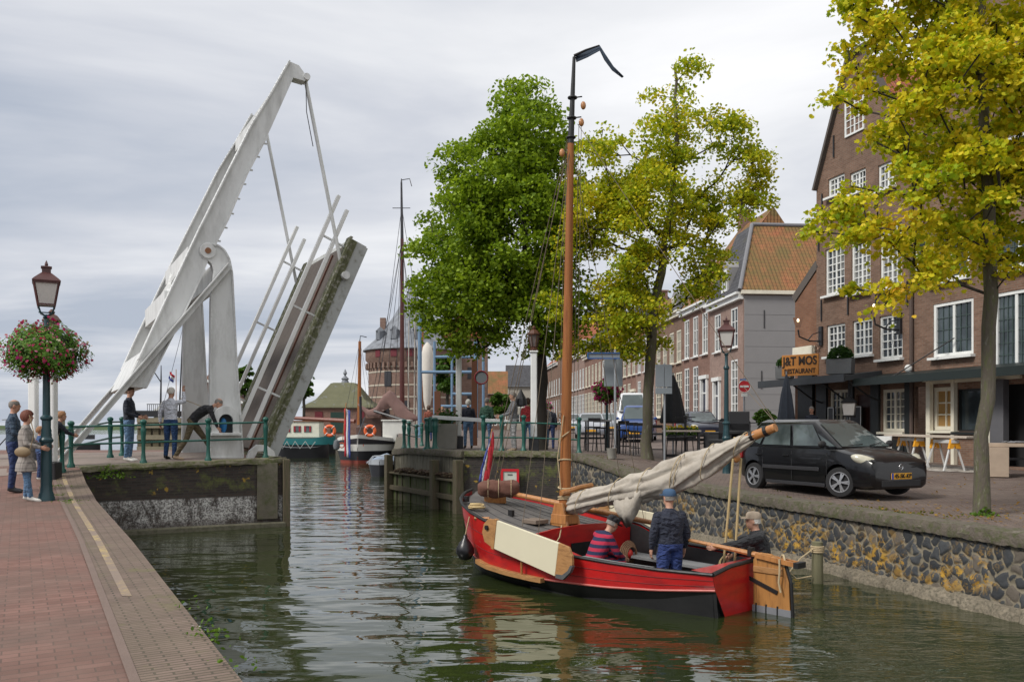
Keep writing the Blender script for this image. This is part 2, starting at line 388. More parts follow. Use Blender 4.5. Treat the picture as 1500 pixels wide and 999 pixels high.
# ---------------------------------------------------------------- rubble quay wall on the right
def poly_pt(pts, s):
    acc = 0
    for i in range(len(pts) - 1):
        L = (pts[i + 1] - pts[i]).length
        if s <= acc + L or i == len(pts) - 2:
            t = (s - acc) / L; d = (pts[i + 1] - pts[i]).normalized(); return pts[i].lerp(pts[i + 1], t), d
        acc += L
def smooth_poly(pts, it=2):
    for _ in range(it):
        q = [pts[0]]
        for a, b in zip(pts, pts[1:]): q += [a.lerp(b, 0.25), a.lerp(b, 0.75)]
        q.append(pts[-1]); pts = q
    return pts
QP = smooth_poly([Vector((8.56, 5.0, 0)), Vector((6.66, 11.1, 0)), Vector((4.07, 19.6, 0)), Vector((2.85, 22.8, 0)), Vector((1.72, 24.75, 0))])
QL = sum((b - a).length for a, b in zip(QP, QP[1:]))
def rubble_mat():
    m, nt, b = newmat('rubble_stone'); n = NT(nt); ob = n.coord('Object')
    at = n.node('ShaderNodeAttribute', attribute_name='stone'); sp = n.node('ShaderNodeSeparateColor'); nt.links.new(at.outputs['Color'], sp.inputs[0])
    st = n.mix(sp.outputs[1], (0.012, 0.015, 0.020), (0.050, 0.055, 0.062))
    st = n.mix(n.math('MULTIPLY', n.step(sp.outputs[2], 0.84, 0.9), 0.8), st, (0.13, 0.105, 0.08))
    st = n.mix(n.math('MULTIPLY', n.noise(ob, 14, 5, 0.7), 0.2), st, (0.15, 0.145, 0.13))
    mo = n.mix(n.noise(ob, 3, 5, 0.7), (0.09, 0.08, 0.055), (0.29, 0.25, 0.185))
    c = n.mix(n.step(n.math('ADD', sp.outputs[0], n.math('MULTIPLY', n.math('SUBTRACT', n.noise(ob, 22, 4, 0.7), 0.5), 0.14)), 0.10, 0.17), mo, st)
    z = n.node('ShaderNodeSeparateXYZ'); nt.links.new(ob, z.inputs[0])
    low = n.ramp(z.outputs[2], (0.0, 0.15), (0.35, 1.0), (0.75, 0.45), (1.0, 0.0))
    li = n.math('MULTIPLY', n.step(n.noise(ob, 1.0, 3, 0.6), 0.47, 0.62), low)
    li = n.math('MULTIPLY', li, n.step(n.noise(ob, 6.5, 7, 0.74), 0.50, 0.56))
    c = n.mix(li, c, n.mix(n.noise(ob, 9, 3), (0.42, 0.19, 0.012), (0.45, 0.30, 0.04)))
    wet = n.ramp(n.math('ADD', z.outputs[2], n.math('MULTIPLY', n.noise(ob, 2, 4), 0.12)), (0.12, 0.6), (0.26, 0.0))
    c = n.mix(wet, c, (0.06, 0.06, 0.035))
    nt.links.new(c, b.inputs['Base Color']); b.inputs['Roughness'].default_value = 0.8; b.inputs['Specular IOR Level'].default_value = 0.35
    nt.links.new(n.bump(n.noise(ob, 35, 5, 0.7), 0.6, 0.02), b.inputs['Normal']); return m
def rubble():
    rng = np.random.default_rng(7); cell = 0.185
    nu, nz = int(QL / 0.024), 54
    U = np.linspace(0, QL, nu); Zt = np.linspace(0, 1, nz)
    P = []
    base = []
    for u in U:
        p, d = poly_pt(QP, u); n = Vector((-abs(d.y), d.x, 0)); n = Vector((-d.y, d.x, 0))
        if n.x > 0: n = -n
        base.append((p, n, gr(p.x, p.y)))
    uu = np.repeat(U[:, None], nz, 1); zz = np.array([[lerp(-0.15, b[2] - 0.14, t) for t in Zt] for b in base])
    gx = np.floor(uu / cell).astype(int); gz = np.floor(zz / cell).astype(int)
    J = rng.random((400, 60, 4)); f1 = np.full(uu.shape, 9.0); f2 = f1.copy(); r1 = np.zeros(uu.shape); r2 = r1.copy()
    wu = uu + 0.018 * np.sin(zz * 31 + uu * 7) ; wz = zz + 0.018 * np.sin(uu * 27 + zz * 9)
    for a in range(-2, 3):
        for c in range(-2, 3):
            ix = gx + a; iz = gz + c; q = J[ix % 400, (iz + 20) % 60]
            sx = (ix + 0.5 + (q[..., 0] - .5) * 0.85) * cell; sz = (iz + 0.5 + (q[..., 1] - .5) * 0.85) * cell
            d = np.hypot((wu - sx) * 1.08, wz - sz)
            near = d < f1
            f2 = np.where(near, f1, np.minimum(f2, d)); r1 = np.where(near, q[..., 2], r1); r2 = np.where(near, q[..., 3], r2); f1 = np.where(near, d, f1)
    e = (f2 - f1) / cell
    h = np.clip((e - 0.07) / 0.32, 0, 1); h = np.sqrt(h) * 0.035 * (0.6 + 0.8 * r1)
    mb = MB(); rg = []
    for i, (p, n, top) in enumerate(base):
        rg.append([Vector((p.x, p.y, 0)) + n * (-0.02 + 0.10 * (1 - Zt[j]) + h[i, j]) + Vector((0, 0, zz[i, j])) for j in range(nz)])
    mb.rings(rg, closed=False)
    o = mb.build('quay_wall', rubble_mat(), smooth=True, ang=180)
    ca = o.data.color_attributes.new('stone', 'FLOAT_COLOR', 'POINT')
    ca.data.foreach_set('color', np.stack([np.clip(e, 0, 1), r1, r2, np.ones_like(e)], -1).astype(np.float32).ravel())
    tag(o, 'rubble stone canal wall with orange lichen below the black car', 'wall')
    return o
qw = rubble(); OFF[qw.name] = Vector((0, 0, 0))
concrete = M('mossy_coping_concrete', (0.115, 0.096, 0.076), 0.9, var=0.5, scale=5, col2=(0.075, 0.078, 0.035), mask=(0.46, 0.62), bump=0.9, bscale=26, col3=(0.22, 0.195, 0.16), mask3=(0.6, 0.72), scale3=6)
def edge_beam(pts, w, h, g, over, name, mat, parent=None, n=160, jit=0.012, seed=1):
    rnd = random.Random(seed); mb = MB(); L = sum((b - a).length for a, b in zip(pts, pts[1:])); rg = []
    for i in range(n + 1):
        p, d = poly_pt(pts, L * i / n); nn = Vector((-d.y, d.x, 0))
        z = g(p.x, p.y)
        j = [Vector((rnd.uniform(-jit, jit), rnd.uniform(-jit, jit), rnd.uniform(-jit, jit))) for _ in range(6)]
        sgn = over
        q = [p + nn * (0.07 * sgn) + V(0, 0, z - h), p + nn * (0.085 * sgn) + V(0, 0, z - h * 0.5), p + nn * (0.06 * sgn) + V(0, 0, z + 0.03), p - nn * (w * sgn * 0.5) + V(0, 0, z + 0.045), p - nn * (w * sgn) + V(0, 0, z + 0.028), p - nn * (w * sgn) + V(0, 0, z - h)]
        rg.append([a + b for a, b in zip(q, j)])
    mb.rings(rg); return mb.build(name, mat, parent, smooth=True, ang=30)
edge_beam(QP, 0.42, 0.15, gr, 1, 'coping', concrete, qw, n=240)
# ragged toe at the waterline
mb = MB(); rg = []; rnd = random.Random(3)
for i in range(260):
    p, d = poly_pt(QP, QL * i / 259); nn = Vector((-d.y, d.x, 0)); k = 0.16 + 0.10 * rnd.random() + 0.08 * mnoise.noise(Vector((i * .1, 0, 0)))
    rg.append([p + nn * (k + 0.02) + V(0, 0, -0.2), p + nn * k + V(0, 0, 0.03 + 0.03 * rnd.random()), p + nn * (k * 0.75) + V(0, 0, 0.12 + 0.05 * rnd.random()), p + nn * 0.05 + V(0, 0, 0.15 + 0.05 * rnd.random())])
mb.rings(rg, closed=False)
mb.build('toe', M('toe_rubble', (0.20, 0.17, 0.125), 0.9, var=0.6, scale=14, bump=1.0, bscale=24, col2=(0.07, 0.065, 0.045)), qw, smooth=True, ang=30)
# ---------------------------------------------------------------- left quay wall and bridge abutment
dark_brick = brick('abutment_brick', (0.035, 0.027, 0.022), (0.075, 0.055, 0.042), (0.05, 0.045, 0.038), 0.21, 0.062, 0.010, dirt=(0.02, 0.018, 0.014), dirtf=0.7, moss=(0.075, 0.085, 0.022), mossm=(0.56, 0.66))
def stained(name, c1, c2, zlo, zhi):
    """dark wet brick with a bleached lime band low down and moss at the top"""
    m, nt, b = newmat(name); n = NT(nt); ob = n.coord('Object'); uv = n.coord('UV')
    br = n.node('ShaderNodeTexBrick'); n.inp(br, 'Vector', uv); n.inp(br, 'Scale', 1.0); n.inp(br, 'Mortar Size', 0.01); n.inp(br, 'Brick Width', 0.21); n.inp(br, 'Row Height', 0.062)
    n.inp(br, 'Color1', c1); n.inp(br, 'Color2', c2); n.inp(br, 'Mortar', (0.055, 0.05, 0.042))
    c = n.mix(n.math('MULTIPLY', n.noise(uv, 7, 4), 0.6), br.outputs[0], tuple(q * 0.4 for q in c1))
    s = n.node('ShaderNodeSeparateXYZ'); nt.links.new(ob, s.inputs[0]); zz = s.outputs[2]
    band = n.ramp(zz, (0.0, 0.2), (zlo, 0.5), (zlo + 0.12, 1.0), (zhi - 0.03, 1.0), (zhi, 0.0))
    w = n.math('MULTIPLY', band, n.step(n.noise(n.coord('Object', (1, 1, 0.45)), 3.0, 9, 0.8, 0.4), 0.42, 0.54))
    c = n.mix(n.math('MULTIPLY', w, n.ramp(n.noise(ob, 24, 4, 0.7), (0.40, 0.08), (0.58, 1.0))), c, n.mix(n.noise(ob, 20, 3), (0.45, 0.44, 0.42), (0.75, 0.74, 0.71)))
    mo = n.math('MULTIPLY', n.step(zz, zhi + 0.1, 1.5), n.step(n.noise(ob, 2.2, 8, 0.75), 0.50, 0.62))
    c = n.mix(mo, c, n.mix(n.noise(ob, 6, 2), (0.05, 0.06, 0.018), (0.14, 0.15, 0.04)))
    li = n.math('MULTIPLY', n.step(n.noise(ob, 3.4, 3, 0.6), 0.64, 0.68), n.step(zz, zhi, zhi + 0.2)); c = n.mix(li, c, (0.33, 0.21, 0.03))
    nt.links.new(c, b.inputs['Base Color']); b.inputs['Roughness'].default_value = 0.75
    nt.links.new(n.bump(n.math('ADD', n.math('SUBTRACT', 1.0, br.outputs[1]), n.math('MULTIPLY', n.noise(ob, 30, 4), 0.5)), 0.6, 0.015), b.inputs['Normal']); return m
ab_mat = stained('lime_stained_brick', (0.034, 0.024, 0.020), (0.085, 0.058, 0.045), 0.2, 0.80)
mossc = M('mossy_edge_stone', (0.17, 0.15, 0.11), 0.9, var=0.4, scale=6, col2=(0.085, 0.095, 0.03), mask=(0.40, 0.6), bump=0.6)
toe_m = M('wet_ledge_concrete', (0.135, 0.125, 0.085), 0.7, var=0.4, scale=6, col2=(0.06, 0.06, 0.03), bump=0.5)
A0, A1, A2 = V(-9.86, 19.45, 0), V(-5.8, 21.7, 0), V(-9.2, 27.8, 0)
wl = thing('quay_wall', 'dark brick abutment wall with white lime stains under the green railing', 'wall', (-7.7, 20.9, 0))
def wall_strip(pts, z0, z1f, name, mat, parent, n=24, inset=0.0):
    mb = MB(); rg = []; L = sum((b - a).length for a, b in zip(pts, pts[1:]))
    for i in range(n + 1):
        p, d = poly_pt(pts, L * i / n); nn = Vector((d.y, -d.x, 0)) * inset
        rg.append([p + nn + V(0, 0, z0), p + nn + V(0, 0, z1f(p.x, p.y))])
    mb.rings(rg, closed=False); return mb.build(name, mat, parent)
wall_strip([A0, A1], -0.3, lambda x, y: gl(x, y) - 0.08, 'wall_face', ab_mat, wl)
wall_strip([A1, A2], -0.3, lambda x, y: gl(x, y) - 0.08, 'wall_face', ab_mat, wl)
edge_beam([A0, A1, A2], 0.40, 0.10, gl, -1, 'coping', mossc, wl, n=60, jit=0.015)
mb = MB(); mb.prism([A0 + V(0.06, -0.16, -0.3), A1 + V(0.1, -0.16, -0.3), A1 + V(0.05, 0.1, -0.3), A0 + V(0, 0.1, -0.3)], (0, 0, 0.42)); mb.build('ledge', toe_m, wl, bevel=0.03)
wood_pile = M('weathered_pile_wood', (0.11, 0.085, 0.055), 0.85, var=0.5, scale=3, stretch=(6, 6, 0.6), col2=(0.07, 0.08, 0.03), bump=0.7, bscale=20)
mb = MB(); mb.box(A1 + V(0.06, -0.02, 0.72), (0.17, 0.26, 1.95), R(24)); mb.build('corner_pile', wood_pile, wl, bevel=0.015)
mb = MB(); mb.box(A1 + V(-0.36, -0.22, 0.9), (0.5, 0.12, 1.4), R(23.4)); mb.build('stone_pilaster', M('pilaster_stone', (0.13, 0.115, 0.085), 0.85, var=0.5, col2=(0.07, 0.08, 0.03), bump=0.5), wl, bevel=0.01)
wall2 = thing('quay_wall', 'long left quay wall dropping from the yellow-lined brick edge to the water', 'wall', (-4.9, 10.9, 0))
wall_strip([V(edgeL(y), y, 0) for y in (-4, 5.19, 10.9, 16.4, 19.4)], -0.3, lambda x, y: gl(x, y) + 0.004, 'wall_face', dark_brick, wall2, n=40)
# right abutment: timber sheeting, piles and a dark brick stretch
wr = thing('quay_wall', 'mossy timber-sheeted bridge abutment with a debris shelf beside the gap', 'wall', (-2.8, 27.5, 0))
B0, B1, B2, B3 = V(-4.15, 30, 0), V(-1.4, 24.95, 0), V(1.72, 24.75, 0), V(-6.7, 50, 0)
tim = M('mossy_sheet_piling', (0.10, 0.085, 0.055), 0.85, var=0.6, scale=2.5, stretch=(4, 4, 0.5), col2=(0.065, 0.10, 0.018), mask=(0.44, 0.6), bump=0.7, bscale=15)
mb = MB(); rnd = random.Random(8); d = (B1 - B0).normalized(); nn = V(-d.y, d.x, 0); nn = nn if nn.x < 0 else -nn; L = (B1 - B0).length; k = int(L / 0.24)
for i in range(k):
    c = B0 + d * ((i + 0.5) * L / k) + nn * rnd.uniform(0.0, 0.05)
    mb.box(c + V(0, 0, 0.35), (L / k - 0.012, 0.10, 1.2), math.atan2(d.y, d.x))
mb.build('sheet_pile', tim, wr)
wall_strip([B0, B1], 0.8, lambda x, y: gr(x, y) - 0.1, 'concrete_face', M('stained_concrete', (0.17, 0.155, 0.115), 0.85, var=0.5, scale=2, stretch=(2, 2, 0.4), col2=(0.05, 0.05, 0.03), col3=(0.35, 0.32, 0.25), bump=0.4), wr)
mb = MB(); mb.beam(B0 + nn * 0.12 + V(0, 0, 0.42), B1 + nn * 0.12 + V(0, 0, 0.42), 0.18, 0.16); mb.beam(B0 + nn * 0.12 + V(0, 0, 0.93), B1 + nn * 0.12 + V(0, 0, 0.93), 0.22, 0.07); mb.build('waler', wood_pile, wr, bevel=0.02)
mb = MB()
for i in range(90):
    c = B0.lerp(B1, rnd.random() * 0.8 + 0.12) + nn * rnd.uniform(0.05, 0.2) + V(0, 0, 0.98 + rnd.random() * 0.14)
    mb.ell(c, (rnd.uniform(.05, .12), rnd.uniform(.04, .09), rnd.uniform(.03, .06)), 6, 4)
mb.build('debris', M('brown_debris', (0.055, 0.03, 0.02), 0.9, var=0.7, scale=8, col2=(0.12, 0.10, 0.05)), wr)
for t, hh in ((0.0, 1.75), (0.70, 1.7), (1.0, 1.75)):
    mb = MB(); p = B0.lerp(B1, t) + nn * 0.2; mb.box(p + V(0, 0, hh / 2 - 0.3), (0.26, 0.24, hh + 0.2), math.atan2(d.y, d.x)); mb.build('pile', wood_pile, wr, bevel=0.02)
wall_strip([B3, B0], -0.3, lambda x, y: gr(x, y) + 0.0, 'wall_face', dark_brick, wr)
wall_strip([V(-13, 95, 0), B3], -0.3, lambda x, y: gr(x, y) + 0.0, 'wall_face', dark_brick, wr)
edge_beam([B3, B0, B1 + nn * 0.02], 0.45, 0.16, gr, -1, 'coping', concrete, wr, n=80, seed=5)
wb = thing('quay_wall', 'dark brick quay wall carrying the red-bordered sign behind the sailboat', 'wall', (0, 24.9, 0))
wall_strip([B1, B2], -0.3, lambda x, y: gr(x, y) - 0.1, 'wall_face', stained('sooty_brick', (0.03, 0.024, 0.022), (0.075, 0.055, 0.048), 0.2, 0.35), wb)
edge_beam([B1, B2], 0.40, 0.13, gr, -1, 'coping', mossc, wb, n=40, seed=9)
# bridge road surface strips (darker tarmac on both approaches)
U = V(0.87, 0.493, 0).normalized(); Vv = V(-0.493, 0.87, 0).normalized(); P0 = V(-7.3, 22.0, 0)
def BR(s, w, z): return P0 + U * s + Vv * w + V(0, 0, z)

mb = MB()
mb.rings([[BR(s, w, gl(0, (BR(s, w, 0)).y) + .006) for w in [-1.0 + i * .8 for i in range(9)]] for s in [-9 + j * .55 for j in range(18)]], closed=False)
tag(mb.build('bridge_road', M('tan_road_slabs', (0.215, 0.17, 0.145), 0.85, var=.2, scale=1.2, col2=(0.15, 0.13, 0.09), mask=(.5, .7), bump=.3), smooth=True, ang=180), kind='structure')
# ================================================================ the drawbridge
WID = 4.4
def bp(px, py, w=0.0):
    """pixel outline -> point in the bridge's own side plane at offset w"""
    k = (px - 750) / 1250; o = P0 + Vv * w
    s = (k * o.y - o.x) / (U.x - k * U.y); y = o.y + U.y * s
    return s, CAMZ + (626 - py) / 1250 * y
def plate(mb, outline, w0, w1, wref=None, shift=0.0):
    wref = w0 if wref is None else wref
    P = [bp(a, b, wref) for a, b in outline]
    mb.prism([BR(s, w0 + shift, z) for s, z in P], Vv * (w1 - w0)); return P
bridge = thing('drawbridge', 'raised white steel drawbridge with tilted balance beams and lifted deck', 'drawbridge', tuple(P0 + V(0, 0, 1.7)))
TOW = [(356, 670), (351, 590), (347, 540), (343, 460), (340, 400), (336, 380), (329, 367), (320, 360), (308, 356.5), (298, 358.5), (293, 364), (293, 371), (297, 377), (305, 380), (311, 386), (314, 396), (312, 410), (310, 440), (309, 540), (308, 670)]
beam_out = [(424, 90), (438, 96), (451, 114), (447, 119), (430, 114), (392, 199), (361, 257), (334, 322), (314, 361), (300, 395), (256, 486), (214, 568), (183, 566), (204, 526), (236, 456), (293, 335), (369, 183), (398, 136)]
girder_out = [(533, 361), (514, 349), (381, 660), (399, 669)]
for sh in (0.0, WID):
    mb = MB(); plate(mb, TOW, -0.17, 0.17, -0.17, sh)
    # raised rim flanges and rivets on the near face
    P = [bp(a, b, -0.17) for a, b in TOW]
    for i in range(len(P)):
        a, b = P[i], P[(i + 1) % len(P)]
        mb.beam(BR(a[0], -0.17 + sh, a[1]), BR(b[0], -0.17 + sh, b[1]), 0.05, 0.05, up=Vv)
        L = math.hypot(a[0] - b[0], a[1] - b[1]); k = int(L / 0.11)
        for j in range(k):
            q = BR(lerp(a[0], b[0], (j + .5) / k), -0.19 + sh, lerp(a[1], b[1], (j + .5) / k)); mb.box(q, (0.03, 0.03, 0.03), R(30))
    c = bp(304, 368, -0.17)
    mb.tube([BR(c[0], -0.24 + sh, c[1]), BR(c[0], 0.2 + sh, c[1])], 0.19, 20)
    tw = mb.build('tower', BRIDGEW, bridge, bevel=0.006)
    mb = MB(); mb.tube([BR(c[0], -0.27 + sh, c[1]), BR(c[0], -0.2 + sh, c[1])], 0.075, 14); mb.build('pivot_pin', M('rusty_pin', (0.25, 0.12, 0.06), 0.7, metal=0.3), tw)
    if sh == 0:
        # arched niche in the tower foot
        c0 = bp(330, 634, -0.2); mb = MB(); out = []
        def arch(cx, cz, hw, hh, w, n=10, lo=0.0): return [BR(cx - hw, w, cz - lo)] + [BR(cx - hw * math.cos(math.pi * i / n), w, cz + hh + hw * math.sin(math.pi * i / n)) for i in range(n + 1)] + [BR(cx + hw, w, cz - lo)]
        A = arch(c0[0], c0[1], 0.33, 0.36, -0.185); B = arch(c0[0], c0[1], 0.175, 0.30, -0.185)
        C = [q - Vv * 0.14 for q in A]; D = [q - Vv * 0.14 for q in B]
        mb.rings([A, C, D, B], closed=False); mb.box(BR(c0[0], -0.29, c0[1] - 0.03), (0.75, 0.24, 0.07), math.atan2(U.y, U.x)); 
        fr = mb.build('niche_frame', BRIDGEW, tw, bevel=0.008)
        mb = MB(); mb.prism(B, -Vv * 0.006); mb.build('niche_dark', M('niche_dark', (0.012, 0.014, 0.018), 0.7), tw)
        mb = MB(); mb.ell(BR(c0[0] - 0.05, -0.22, c0[1] + 0.19), (0.09, 0.05, 0.19), 10, 8); mb.build('blue_bag', M('blue_plastic', (0.012, 0.13, 0.32), 0.35, var=0.5, scale=12), tw, smooth=True)
    mb = MB(); P = plate(mb, beam_out, -0.16, 0.16, -0.17, sh)
    for idx in ((5, 6), (6, 7), (7, 8), (9, 10), (10, 11), (13, 14), (14, 15), (15, 16), (16, 17), (17, 0)):
        a, b = P[idx[0]], P[idx[1]]
        mb.beam(BR(a[0], sh, a[1]), BR(b[0], sh, b[1]), 0.46, 0.035, up=U)
        L = math.hypot(a[0] - b[0], a[1] - b[1]); k = max(1, int(L / 0.13)); kk = max(1, int(L / 0.36))
        if idx[0] <= 8:
            for j in range(kk): mb.box(BR(lerp(a[0], b[0], (j + .5) / kk) + 0.04, -0.15 + sh, lerp(a[1], b[1], (j + .5) / kk) - 0.03), (0.07, 0.04, 0.035), R(30), )
        for j in range(k): mb.box(BR(lerp(a[0], b[0], (j + .5) / k), -0.17 + sh, lerp(a[1], b[1], (j + .5) / k)) + (V(0, 0, 0.05) if idx[0] > 11 else V(0, 0, -0.0)), (0.02, 0.02, 0.02), R(30))
    mb.build('balance_beam', BRIDGEW, bridge)
    r0 = bp(447, 116, 0); r1 = bp(503, 405, 0); mb = MB()
    mb.tube([BR(r0[0], sh, r0[1]), BR(r1[0], sh, r1[1])], 0.05, 8); mb.tube([BR(r1[0], sh - 0.25, r1[1]), BR(r1[0], sh + 0.1, r1[1])], 0.11, 12); mb.tube([BR(r0[0], sh - 0.2, r0[1]), BR(r0[0], sh + 0.2, r0[1])], 0.09, 12)
    mb.build('lifting_rod', BRIDGEW, bridge, smooth=True)
    if sh == 0:
        mb = MB(); mb.tube([BR(r0[0], -0.06, r0[1] - 0.1), BR(r0[0] + 0.02, -0.06, r0[1] - 0.9), BR(r0[0] + 0.2, -0.05, r0[1] - 1.8)], 0.012, 5); mb.build('lamp_cable', BLACKP, bridge)
    mb = MB(); a = bp(334, 392, -0.25); b = bp(84, 668, -0.25)
    mb.beam(BR(a[0], sh - 0.26, a[1]), BR(b[0], sh - 0.26, 1.6), 0.13, 0.15, up=Vv); mb.beam(BR(a[0], sh - 0.30, a[1] + .1), BR(b[0], sh - 0.30, 1.7), 0.03, 0.26, up=Vv)
    mb.build('back_stay', BRIDGEW, bridge)
# cross members between the two beams
P = [bp(a, b, -0.17) for a, b in beam_out]
def cross(px, py, w, h, name='cross_beam', wa=0.15, wb=None, px2=None, py2=None):
    a = bp(px, py, 0); b = bp(px2 or px, py2 or py, 0); mb = MB()
    mb.beam(BR(a[0], wa, a[1]), BR(b[0], (wb or WID - 0.15), b[1]), w, h, up=(0, 0, 1)); return mb.build(name, BRIDGEW, bridge)
mb = MB(); q = [bp(a, b, -0.17) for a, b in ((256, 486), (214, 568), (183, 566), (222, 486))]; q = [(s, z) for s, z in q]
mb.prism([BR(s, 0.15, z) for s, z in [(lerp(q[0][0], q[1][0], .35), lerp(q[0][1], q[1][1], .35)), q[1], q[2], (lerp(q[3][0], q[2][0], .35), lerp(q[3][1], q[2][1], .35))]], Vv * (WID - 0.3))
mb.build('counterweight', BRIDGEW, bridge, bevel=0.02)
cross(250, 440, 0.25, 0.5); cross(283, 372, 0.22, 0.4); cross(399, 150, 0.2, 0.32)
cross(246, 448, 0.14, 0.14, 'cross_brace', px2=292, py2=350); cross(292, 350, 0.14, 0.14, 'cross_brace', px2=246, py2=448)
# tie between tower heads
c = bp(325, 400, 0); mb = MB(); mb.beam(BR(c[0], 0.15, c[1]), BR(c[0], WID - 0.15, c[1]), 0.35, 0.5, up=(0, 0, 1)); mb.build('portal_beam', BRIDGEW, bridge)
# the lifted deck
deckm = M('worn_deck_planks', (0.075, 0.062, 0.054), 0.85, var=0.35, scale=2.0, stretch=(3, 3, 0.35), col2=(0.10, 0.055, 0.035), mask=(0.6, 0.75), bump=0.4, bscale=12)
girdm = M('mossy_girder_steel', (0.36, 0.37, 0.36), 0.6, var=0.15, scale=3, col2=(0.20, 0.20, 0.17), mask=(0.55, 0.7), col3=(0.12, 0.14, 0.05), mask3=(0.62, 0.7), scale3=3.5)
mossy = M('moss_on_flange', (0.11, 0.115, 0.06), 0.95, var=0.5, scale=5, col2=(0.30, 0.29, 0.25), mask=(0.5, 0.62), bump=0.6)
G = [bp(a, b, -0.05) for a, b in girder_out]
top = Vector(G[1]); bot = Vector(G[2]); e = (top - bot).normalized(); nrm = Vector((-e.y, e.x))      # in (s,z); nrm points to the road side
LEN = (top - bot).length
def LF(t, h, w): q = bot + e * t + nrm * h; return BR(q.x, w, q.y)
def lbox(mb, t0, t1, h0, h1, w0, w1):
    vs = [LF(t, h, w) for w in (w0, w1) for t, h in ((t0, h0), (t1, h0), (t1, h1), (t0, h1))]
    mb._add(vs, [(3, 2, 1, 0), (4, 5, 6, 7), (0, 1, 5, 4), (1, 2, 6, 5), (2, 3, 7, 6), (3, 0, 4, 7)])
for w in (-0.05, WID - 0.15):
    mb = MB(); mb.prism([BR(s, w, z) for s, z in G], Vv * 0.04)
    mb.beam(BR(G[0][0], w + .03, G[0][1]), BR(G[3][0], w + .03, G[3][1]), .26, .05, up=Vv); gd = mb.build('deck_girder', girdm, bridge)
    mb = MB(); lbox(mb, 0, LEN + 0.02, -0.02, 0.05, w - 0.12, w + 0.26); mb.build('top_flange', mossy, gd); mb = MB(); lbox(mb, 0.02, LEN - .02, -0.20, -0.021, w - 0.035 - (.0 if w < 1 else 0), w - 0.004); mb.build('mossy_web_strip', mossy, gd)
mb = MB(); lbox(mb, 0.05, LEN - 0.12, -0.13, -0.03, 0.05, WID - 0.2)
for i in range(28): lbox(mb, 0.06, LEN - 0.14, -0.031, -0.018, 0.25 + i * 0.138, 0.25 + i * 0.138 + 0.127)
mb.build('deck_planks', deckm, bridge)
for t in (0.3, 1.6, 2.9, 4.2, 5.5): mb = MB(); lbox(mb, t, t + 0.15, -0.40, -0.14, 0.0, WID - 0.15); mb.build('floor_beam', girdm, bridge)
mb = MB(); lbox(mb, LEN - 0.18, LEN + 0.01, -0.50, -0.02, -0.02, WID - 0.1); mb.build('nose_plate', girdm, bridge)
mb = MB(); lbox(mb, 0.0, LEN - 0.3, -0.02, 0.03, 1.15, 1.22); mb.build('wheel_guide', M('rust_strip', (0.10, 0.045, 0.03), 0.9), bridge)
wr_ = M('white_rail_rust_spots', (0.68, 0.68, 0.66), 0.5, var=0.08, col3=(0.60, 0.26, 0.04), mask3=(0.71, 0.74), scale3=1.9)
for w, t0 in ((0.02, 0.2), (WID - 0.2, 1.4)):
    mb = MB(); lbox(mb, t0, LEN + 0.70, 0.32, 0.42, w, w + 0.12); r_ = mb.build('handrail', wr_, bridge, bevel=0.01)
    mb = MB(); lbox(mb, t0 - 0.2, LEN + 0.95, 0.68, 0.78, w, w + 0.12); mb.build('handrail', wr_, bridge, bevel=0.01)
    for t in (1.5, 3.9, LEN - 0.3): mb = MB(); lbox(mb, max(t, t0), max(t, t0) + 0.05, 0.0, 0.68, w + 0.03, w + 0.08); mb.build('rail_post', BRIDGEW, bridge)
mb = MB(); plate(mb, [(361, 672), (366, 660), (377, 651), (391, 652), (402, 661), (404, 669), (394, 668), (386, 661), (378, 661), (372, 672)], -0.25, -0.10)
mb.build('hinge_bracket', BRIDGEW, bridge, bevel=0.008)
# ---------------------------------------------------------------- railings
def lineint(px, A, B):
    k = (px - 750) / 1250; d = B - A; t = (k * A.y - A.x) / (d.x - k * d.y); return A + d * t
def post_mb(mb, p, h=1.05, r=0.05):
    mb.lathe(p, [(r * 1.7, -0.02), (r * 1.7, 0.06), (r * 1.15, 0.10), (r * 0.85, 0.3), (r * 0.95, h * 0.55), (r * 1.25, h * 0.74), (r * 1.35, h * 0.80), (r * 1.0, h * 0.84), (r * 1.05, h * 0.93), (r * 1.5, h * 0.955), (r * 1.5, h), (r * 0.9, h + 0.03), (0.0, h + 0.04)], 12)
def railing(pts, g, label, rails=(0.52, 0.93), h=1.03, r=0.05, mat=GREENP, rr=0.024, group=None):
    c = pts[0]; t = thing('railing', label, 'railing', (c.x, c.y, g(c.x, c.y)), group=group)
    for p in pts:
        mb = MB(); post_mb(mb, V(p.x, p.y, g(p.x, p.y)), h, r); mb.build('post', mat, t, smooth=True, ang=50)
    for z in rails:
        for a, b in zip(pts, pts[1:]):
            mb = MB(); mb.cyl(V(a.x, a.y, g(a.x, a.y) + z), V(b.x, b.y, g(b.x, b.y) + z), rr, 8); mb.build('rail', mat, t, smooth=True)
    return t
nA = V(0.397, -0.918, 0)
a0, a1 = A0 - nA * 0.22, A1 - nA * 0.22
railing([lineint(p, a0, a1) for p in (104, 210, 305, 389)], gl, 'green iron railing along the left abutment in front of the three bridge men')
railing([V(-10.02, 19.0, 0), V(-10.45, 22.2, 0), V(-10.6, 23.2, 0)], gl, 'short green railing running back beside the grey-coated woman')
